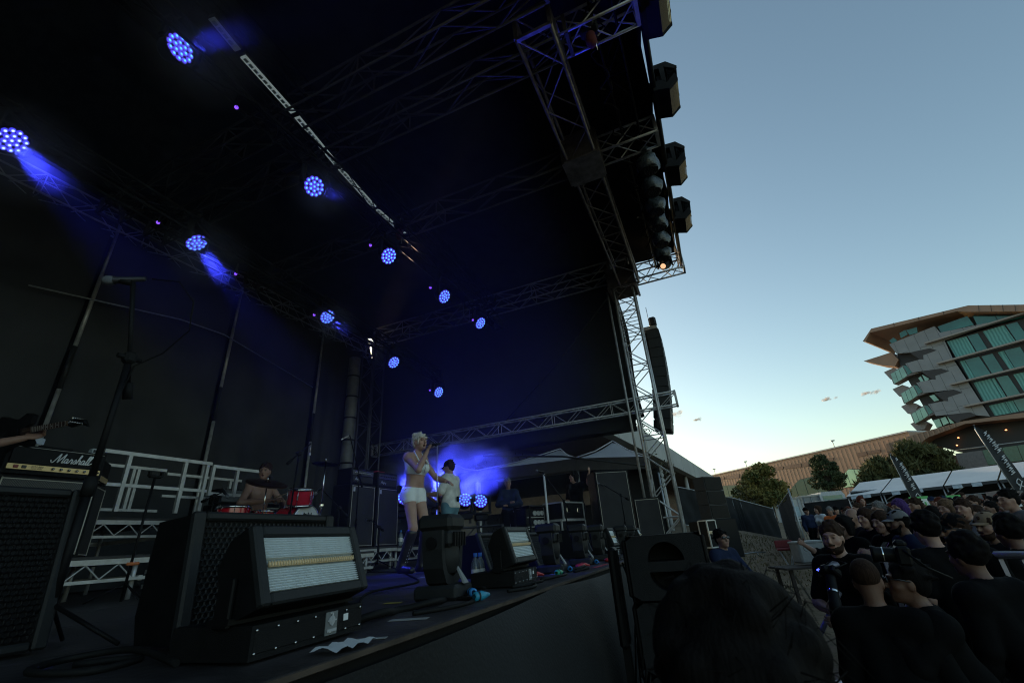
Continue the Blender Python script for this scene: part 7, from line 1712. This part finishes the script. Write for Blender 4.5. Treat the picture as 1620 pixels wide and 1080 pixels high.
# ---- photographers in the pit and the front rows. head pixel -> standing spot on the ground
def crowd_at(lab, px, py, z, f, skin='fair', voxel=.0125, group=None, fem=False, build=1., head=(0,0,0), joints=None, hands=None, fingers=True, mouth=0., cat='person', limit=1.93):
    P = at(px,py,z); x, y = P[0], P[1]; g = gz(x,y); hz_ = P[2]-g; H = hz_/1.625*1.75; dz = 0.
    base = {k: np.array(v,float) for k,v in (joints or {}).items()}
    if H > limit: g += (H-limit)*.93; H = limit
    if H < 1.58: Hn = 1.68 if fem else 1.74; dz = 1.625-hz_/(Hn/1.75); H = Hn
    dz = min(dz, .5); jj = crouch(dz, base) if dz > .01 else base
    return Person('person', lab, (x,y,g), face(*f), H, joints=jj, skin=skin, voxel=voxel, fem=fem, build=build, head=head, hands=hands, group=group, fingers=fingers, mouth=mouth)
def dress(p, top='black', bottom='darkjeans', hair=('brown','short'), sleeve=.75, cap=None, glasses=False, beard=None, e=.018, back=False):
    if hair: p.hair(HR[hair[0]], hair[1])
    p.shirt(CL[top], sleeve, .12, e); p.trousers(CL[bottom]); p.shoes(CL['black'])
    if cap: p.cap(CL[cap], back=back)
    if glasses: p.glasses()
    if beard: p.beard(HR[beard])
    return p
FS = (-.85,-.45)
HOLD = dict(elR=(.22,.16,1.16), wrR=(.10,.34,1.28), elL=(-.22,.16,1.16), wrL=(-.08,.34,1.28)); UPH = dict(elR=(.24,.24,1.36), wrR=(.09,.34,1.56), elL=(-.24,.24,1.36), wrL=(-.09,.34,1.56)); HP = dict(R=dict(pn=(-.9,.2,0),curl=.8),L=dict(pn=(.9,.2,0),curl=.8))
p = dress(crowd_at('bearded photographer in black holding a long lens, looking at the stage', 1322,850,3.9, (-.55,-.8), voxel=.0085, joints=dict(elR=(.27,.10,1.12),wrR=(.10,.30,1.10),elL=(-.27,.12,1.10),wrL=(-.06,.40,1.06)), hands=HP, head=(.15,-.05,0)), 'black','black',('brown','short'),.8,beard='brown')
P_ = at(1312,905,3.62); photo_camera(P_, (-.95,.2,face(-.55,-.8)), 'black photo camera with a long lens held by the bearded photographer', .30)
p = dress(crowd_at('man seen from behind with cropped brown hair in the pit', 1372,922,2.75, (.25,.95), voxel=.009, head=(0,-.25,0), fingers=True, skin='brown'), 'black','black',('brown','buzz'),1.95)  # dark skin and long sleeves stand in for the dimness down here
fgp = at(1195,1120,.56)
p = Person('person','large dark head close to the camera at the bottom of the picture', (fgp[0],fgp[1],fgp[2]-1.625*1.02), face(-.15,1), 1.78, voxel=.008, joints={}, head=(-.25,.0,0)); dress(p,'black','black',('black','curly'),.8)
hs_ = MB(); hr_ = random.Random(4)
for k in range(150):
    a = hr_.uniform(0,2*PI); b = hr_.uniform(-.2,1.4); c = np.array((.088*math.cos(a)*math.cos(b), -.028+.108*math.sin(a)*math.cos(b), .040+.105*math.sin(b))); o_ = c*1.04+np.array((hr_.uniform(-.03,.03),hr_.uniform(-.03,.03),hr_.uniform(-.01,.03))); e_ = o_+np.array((hr_.uniform(-.03,.03),hr_.uniform(-.03,.03),-hr_.uniform(.005,.05)))
    hs_.tube([p.hl(c),p.hl(o_),p.hl(e_)],[.0009,.0007,.0004],4)
o = hs_.build('loose_hair', HR['black'], p.root); o['kind'] = 'stuff'
p = dress(crowd_at('photographer in glasses aiming a camera at the right', 1462,920,2.75, (-.9,.15), voxel=.0085, head=(.1,.1,0), joints=dict(elR=(.24,.18,1.22),wrR=(.10,.24,1.56),elL=(-.26,.20,1.22),wrL=(-.10,.30,1.55)), hands=HP, skin='brown'), 'black','black',('black','short'),1.9,glasses=True)  # skin tone darkened in place of the dim light on the near rows
photo_camera(at(1428,878,2.48), (.1,0,face(-.9,.15)), 'black photo camera raised by the photographer in glasses', .10)
dress(crowd_at('bald man leaning on the pit barrier at the left of the front row', 1350,818,6.2, FS, voxel=.011, joints=dict(elR=(.25,.18,1.16),wrR=(.12,.42,1.10),elL=(-.28,.2,1.18),wrL=(-.2,.45,1.2)), skin='tan'), 'charcoal','darkjeans',None,.75)
dress(crowd_at('smiling brown-haired woman left of the pair in the front row', 1372,820,5.7, FS, voxel=.0105, fem=True, head=(.1,0,0)), 'black','black',('brown','long'),.6)
dress(crowd_at('brown-haired woman in black v-neck holding a phone in the front row', 1396,826,5.1, FS, voxel=.0095, fem=True, head=(.1,-.05,0), joints=HOLD, hands=HP), 'black','black',('brown','long'),.6)
phone(at(1397,865,4.9), face(*FS)+PI, 'phone held low by the woman in the black v-neck', -.9)
dress(crowd_at('grey-haired man in blue behind the two women', 1392,806,7.6, FS, voxel=.012, build=1.1), 'navy','darkjeans',('grey','short'),.8)
dress(crowd_at('bearded man in a pale patterned cap in the front row', 1424,826,4.7, (-.95,-.1), voxel=.0105, skin='brown', build=1.1), 'navy','black',('black','short'),.8,cap='grey',beard='black')
dress(crowd_at('person with purple hair among the crowd behind the capped man', 1424,803,7.4, FS, voxel=.013, fem=True), 'black','black',('purple','long'),.7)
dress(crowd_at('young man in white shirt standing high in the crowd', 1439,800,9.5, (-.7,-.7), voxel=.013), 'white','darkjeans',('brown','short'),.75)
dress(crowd_at('tall person with big dark curly hair blocking the middle of the crowd', 1472,838,3.7, (-.3,.9), voxel=.011), 'black','black',('black','curly'),.8)
dress(crowd_at('man in black cap and sunglasses facing the stage, right of the dark curls', 1520,838,3.9, (-.95,-.3), voxel=.0095, build=1.1, skin='tan'), 'black','black',('brown','short'),1.95,cap='black',glasses=True)
dress(crowd_at('man filming with a raised phone before the second entry sign', 1524,812,7.6, FS, voxel=.012, joints=UPH, hands=HP), 'charcoal','black',('brown','short'),.75,glasses=True)
phone(at(1528,818,7.15), face(*FS)+PI, 'raised phone filming the stage in the middle of the crowd')
dress(crowd_at('smiling dark-haired man beside the raised phone', 1545,812,6.8, FS, voxel=.0115, skin='tan'), 'black','black',('brown','short'),.75)
dress(crowd_at('bearded man in a tan flat cap at the right of the crowd', 1571,832,4.4, (-.9,-.45), voxel=.0105, skin='tan', build=1.1), 'charcoal','black',('brown','short'),.8,cap='tan',beard='brown')
dress(crowd_at('dark-haired head low in front of the capped man with a green-tipped earring', 1548,880,2.9, (-.5,.8), voxel=.0105, skin='brown'), 'black','black',('black','curly'),1.95)  # dimness of the near rows put into skin and sleeve colour
dress(crowd_at('person in a white cap at the right picture edge', 1609,806,7.2, FS, voxel=.012), 'charcoal','black',('brown','short'),.75,cap='white')
dress(crowd_at('dark-haired man below the white cap at the right edge', 1606,842,3.8, (-.3,.9), voxel=.011, skin='brown'), 'black','black',('black','curly'),1.95)  # skin and sleeves darkened for the dim near rows
dress(crowd_at('person reaching over the barrier with a blue-lit phone at the left of the front row', 1338,832,5.6, FS, voxel=.0105, fem=True, joints=dict(elR=(.28,.28,1.30),wrR=(.22,.50,1.44),elL=(-.24,.16,1.16),wrL=(-.1,.36,1.2)), hands=HP), 'black','black',('black','bob'),1.2)
phone(at(1309,838,5.0), face(*FS)+PI, 'phone held out over the barrier at the left of the front row')
# people farther back
dress(crowd_at('man in orange shirt standing before the dark fence', 1313,808,13.8, (-.6,-.8), voxel=.016, fingers=False, skin='tan'), 'orange','darkjeans',('grey','short'),.8)
dress(crowd_at('person in black jacket right beside the man in orange', 1323,807,14.2, (-.4,-.9), voxel=.016, fingers=False), 'black','black',('black','short'),1.9,cap='black')
dress(crowd_at('woman in white shirt left of the man in orange', 1294,806,14.6, (-.8,-.4), voxel=.016, fingers=False, fem=True), 'white','darkjeans',('brown','bob'),.8)
dress(crowd_at('steward in dark cap standing far left before the fence', 1275,808,16.0, (.4,-.9), voxel=.016, fingers=False), 'navy','black',('black','short'),1.9,cap='black')
dress(crowd_at('seated-looking man in white tee before the first stall', 1357,804,11.8, (-.9,-.2), voxel=.015, fingers=False), 'white','grey',('brown','short'),.75)
dress(crowd_at('person in red under the awnings behind the second entry sign', 1505,783,18.5, (.3,-.9), voxel=.018, fingers=False), 'red','black',('black','short'),.8)
dress(crowd_at('person in plum shirt leaning under the awnings', 1522,784,17.2, (.9,-.2), voxel=.018, fingers=False), 'plum','navy',('brown','short'),.8)
dress(crowd_at('steward in black beside the first entry sign', 1475,793,12.6, (-.4,-.9), voxel=.015, fingers=False), 'navy','black',('black','short'),.8,cap='navy')
dress(crowd_at('steward in black cap between the two entry signs', 1493,792,12.2, (-.5,-.8), voxel=.015, fingers=False), 'black','black',('black','short'),.8,cap='navy')
dress(crowd_at('man in black photographing before the second entry sign', 1505,796,11.2, (-.5,-.8), voxel=.014, joints=UPH, fingers=False), 'black','black',('black','short'),.8,cap='black')
dress(crowd_at('man with bare arms under the awnings at the right', 1553,788,15.5, (-.8,-.4), voxel=.016, fingers=False), 'black','black',('red','short'),.6)
dress(crowd_at('auburn-haired woman standing before the first stall', 1362,792,14.0, (.2,-.9), voxel=.016, fingers=False, fem=True), 'charcoal','black',('red','long'),.8)
# unremarkable rest of the crowd: copies of a few figures with their own clothes and hair
protos = [dress(Person('person','x',(0,0,-50),0,1.75,voxel=.014,fingers=False), 'black','black',('brown','short'),.8), dress(Person('person','x',(0,0,-50),0,1.68,voxel=.014,fem=True,fingers=False,joints=HOLD), 'black','black',('brown','long'),.7),
          dress(Person('person','x',(0,0,-50),0,1.75,voxel=.014,fingers=False,joints=UPH), 'black','black',('black','short'),.8,cap='black'), dress(Person('person','x',(0,0,-50),0,1.78,voxel=.014,build=1.15,fingers=False,skin='tan'), 'charcoal','black',('grey','short'),.8,beard='grey')]
rr = random.Random(11); spots = []
tops = ['black','black','charcoal','navy','charcoal','black','plum','black','grey','darkjeans','black','white']; hairs = ['brown','black','black','sandy','grey','brown','red']
used = [False]*4
cand = []
for k in range(5000):
    z = rr.uniform(5.6,19) if k%4 else rr.uniform(9,21); px = rr.uniform(1335 if z>11 else 1372 if z>9 else (1400 if z>7.5 else 1450),1730); py = 816-.075*(px-1400) + rr.uniform(-12,10) - (z-6)*.45
    P = at(px,py,z)
    if any(math.hypot(P[0]-q[0],P[1]-q[1]) < .52 for q in spots) or any(math.hypot(P[0]-o.location.x,P[1]-o.location.y) < .55 for o in COL.objects if o.get('category')=='person' and o.location.z > -5): continue
    spots.append((P[0],P[1])); cand.append(P)
    if len(cand) >= 150: break
cand.sort(key=lambda P: math.hypot(P[0],P[1])); LABS = {}
LAND = []
for key,ph in (('grey-haired man in blue','the grey-haired man in blue'),('capped man','the purple-haired person'),('young man in white shirt','the young man in white'),('big dark curly','the tall dark curls'),('black cap and sunglasses','the man in cap and sunglasses'),('raised phone before','the man filming by phone'),('smiling dark-haired','the smiling dark-haired man'),('tan flat cap','the man in flat cap'),('white cap at','the person in white cap'),('dark-haired man below','the man at the right edge'),('photographing before','the signboard photographer'),('steward in black cap between','the steward between the signs'),('pale patterned cap','the man in patterned cap')):
    for o in COL.objects:
        if o.get('category') == 'person' and key in o['label']: LAND.append((o.location.x,o.location.y,ph)); break
def reslot(o, mt):
    if o.material_slots: o.material_slots[0].link = 'OBJECT'; o.material_slots[0].material = mt
for i,P in enumerate(cand):
    k = rr.choice((0,0,1,1,2,3)); pr = protos[k]
    r_ = pr.root if not used[k] else copy_tree(pr.root); used[k] = True
    g = gz(P[0],P[1]); H = min(1.93, max(1.55,(P[2]-g)/1.625*1.75)); r_.scale = (H/1.75,)*3; r_.location = (P[0],P[1],g); r_.rotation_euler = (0,0,face(*FS)+rr.uniform(-.45,.45))
    tp = rr.choice(tops); hc = rr.choice(hairs); sk = rr.choice(('fair','tan','tan','brown'))
    for ch_ in r_.children:
        n_ = ch_.name.split('.')[0]
        if n_ == 'shirt': reslot(ch_, CL[tp])
        elif n_ in ('hair','beard'): reslot(ch_, HR[hc])
        elif n_ == 'body': reslot(ch_, SKIN[sk])
    noun = ['spectator','woman with long hair','capped spectator with raised arms','bearded spectator'][k]
    best = min(LAND, key=lambda q: math.hypot(q[0]-P[0], q[1]-P[1])); v = np.array([P[0]-best[0], P[1]-best[1]]); rt = v@_R0[:2]; fw_ = -v[0]*_R0[1]+v[1]*_R0[0]
    rel = ('right of' if rt > 0 else 'left of') if abs(rt) > abs(fw_) else ('behind' if fw_ > 0 else 'before')
    lab_ = '%s%s in %s top %s %s' % ('' if k in (1,2) else hc.replace('sandy','sandy')+'-haired ', noun, tp.replace('darkjeans','dark blue'), rel, best[2])
    if k == 1: lab_ = '%s-haired long-locked woman in %s top %s %s' % (hc, tp.replace('darkjeans','dark blue'), rel, best[2])
    if len(lab_.split()) > 13: lab_ = lab_.replace(' with raised arms','').replace('long-locked ','')
    n_same = LABS.get(lab_, 0); LABS[lab_] = n_same+1
    if n_same: lab_ += [', farther back',', still farther back',', farthest back',', at the rear'][min(3,n_same-1)]
    r_['label'] = lab_
    r_['group'] = ['spectators in the packed crowd','long-haired women in the packed crowd','capped spectators with raised arms in the crowd','bearded spectators in the packed crowd'][k]
# ---------------------------------------------------------------- stage haze and smoke lit by the blue lamps
def volume(name, dens, col=(.8,.85,1.0), aniso=.35, noise=None):
    mt = bpy.data.materials.new(name); mt.use_nodes = True; n = mt.node_tree.nodes; l = mt.node_tree.links; n.clear()
    out = n.new('ShaderNodeOutputMaterial'); pv = n.new('ShaderNodeVolumePrincipled'); pv.inputs['Color'].default_value = (*col,1); pv.inputs['Density'].default_value = dens; pv.inputs['Anisotropy'].default_value = aniso
    l.new(pv.outputs[0], out.inputs['Volume'])
    if noise:
        tc = n.new('ShaderNodeTexCoord'); no = n.new('ShaderNodeTexNoise'); no.inputs['Scale'].default_value = noise; no.inputs['Detail'].default_value = 6; no.inputs['Roughness'].default_value = .6; no.inputs['Distortion'].default_value = .6; l.new(tc.outputs['Object'], no.inputs[0])
        ln = n.new('ShaderNodeVectorMath'); ln.operation = 'LENGTH'; l.new(tc.outputs['Object'], ln.inputs[0])
        m1 = n.new('ShaderNodeMapRange'); m1.inputs['From Min'].default_value = .45; m1.inputs['From Max'].default_value = .62; l.new(no.outputs['Fac'], m1.inputs['Value'])
        m2 = n.new('ShaderNodeMapRange'); m2.inputs['From Min'].default_value = 1.0; m2.inputs['From Max'].default_value = .25; l.new(ln.outputs['Value'], m2.inputs['Value'])
        mu = n.new('ShaderNodeMath'); mu.operation = 'MULTIPLY'; l.new(m1.outputs[0], mu.inputs[0]); l.new(m2.outputs[0], mu.inputs[1])
        mu2 = n.new('ShaderNodeMath'); mu2.operation = 'MULTIPLY'; mu2.inputs[1].default_value = dens; l.new(mu.outputs[0], mu2.inputs[0]); l.new(mu2.outputs[0], pv.inputs['Density'])
    return mt
hz_o = MB().b2((-9.7,-5.6,FLOOR+.03),(-1.3,11.2,8.95)).build('stage_haze', volume('stage haze', .0040))
stuff(hz_o, 'thin haze hanging under the stage roof in the blue beams', 'haze')
sm = MB().ball((0,0,0),1.0,20,14).build('smoke', volume('smoke', 4.0, (.85,.85,1.0), .2, 1.9), None, at(708,740,9.75)); sm.scale = (1.6,.60,.82); sm.rotation_euler = (0,.0,.4)
stuff(sm, 'cloud of blue-lit smoke drifting behind the singer and guitarist', 'smoke')

wme = {}  # small smoke puffs added so the beams show close to the lamps
for nm, dn in (('thick', .42),):
    wm = volume('lamp wisp '+nm, dn, (.9,.9,1.0), .1, 1.3); wme[nm] = MB().ball((0,0,0),1.0,16,10).mesh('beam_puff'); wme[nm].materials.append(wm)
    for nd in wm.node_tree.nodes:
        if nd.type == 'MAP_RANGE' and abs(nd.inputs['From Min'].default_value-.45) < .01: nd.inputs['From Min'].default_value = .25; nd.inputs['From Max'].default_value = .60
for (px,py,X,dx,dy,sc,k_,lab) in [(18,222,-7.0,22,22,.8,'thick','added smoke puff showing the blue beam below the light at the left edge'),(311,384,-7.0,14,17,.75,'thick','added smoke puff showing the violet beam under the light above the back truss'),(285,77,-4.8,36,-6,.9,'thick','added smoke puff showing the blue beam right of the top left light'),
        (497,295,-4.8,18,6,.6,'thick','added smoke puff showing the blue beam beside the second front light'),(518,501,-7.0,10,8,.6,'thick','added smoke puff showing the blue beam beside the mid-air rear light')]:
    o = obj('beam_puff', wme[k_], None, None, onx(px+dx,py+dy,X+.3)); o.scale = (sc,sc*.9,sc*.8); stuff(o, lab, 'smoke')
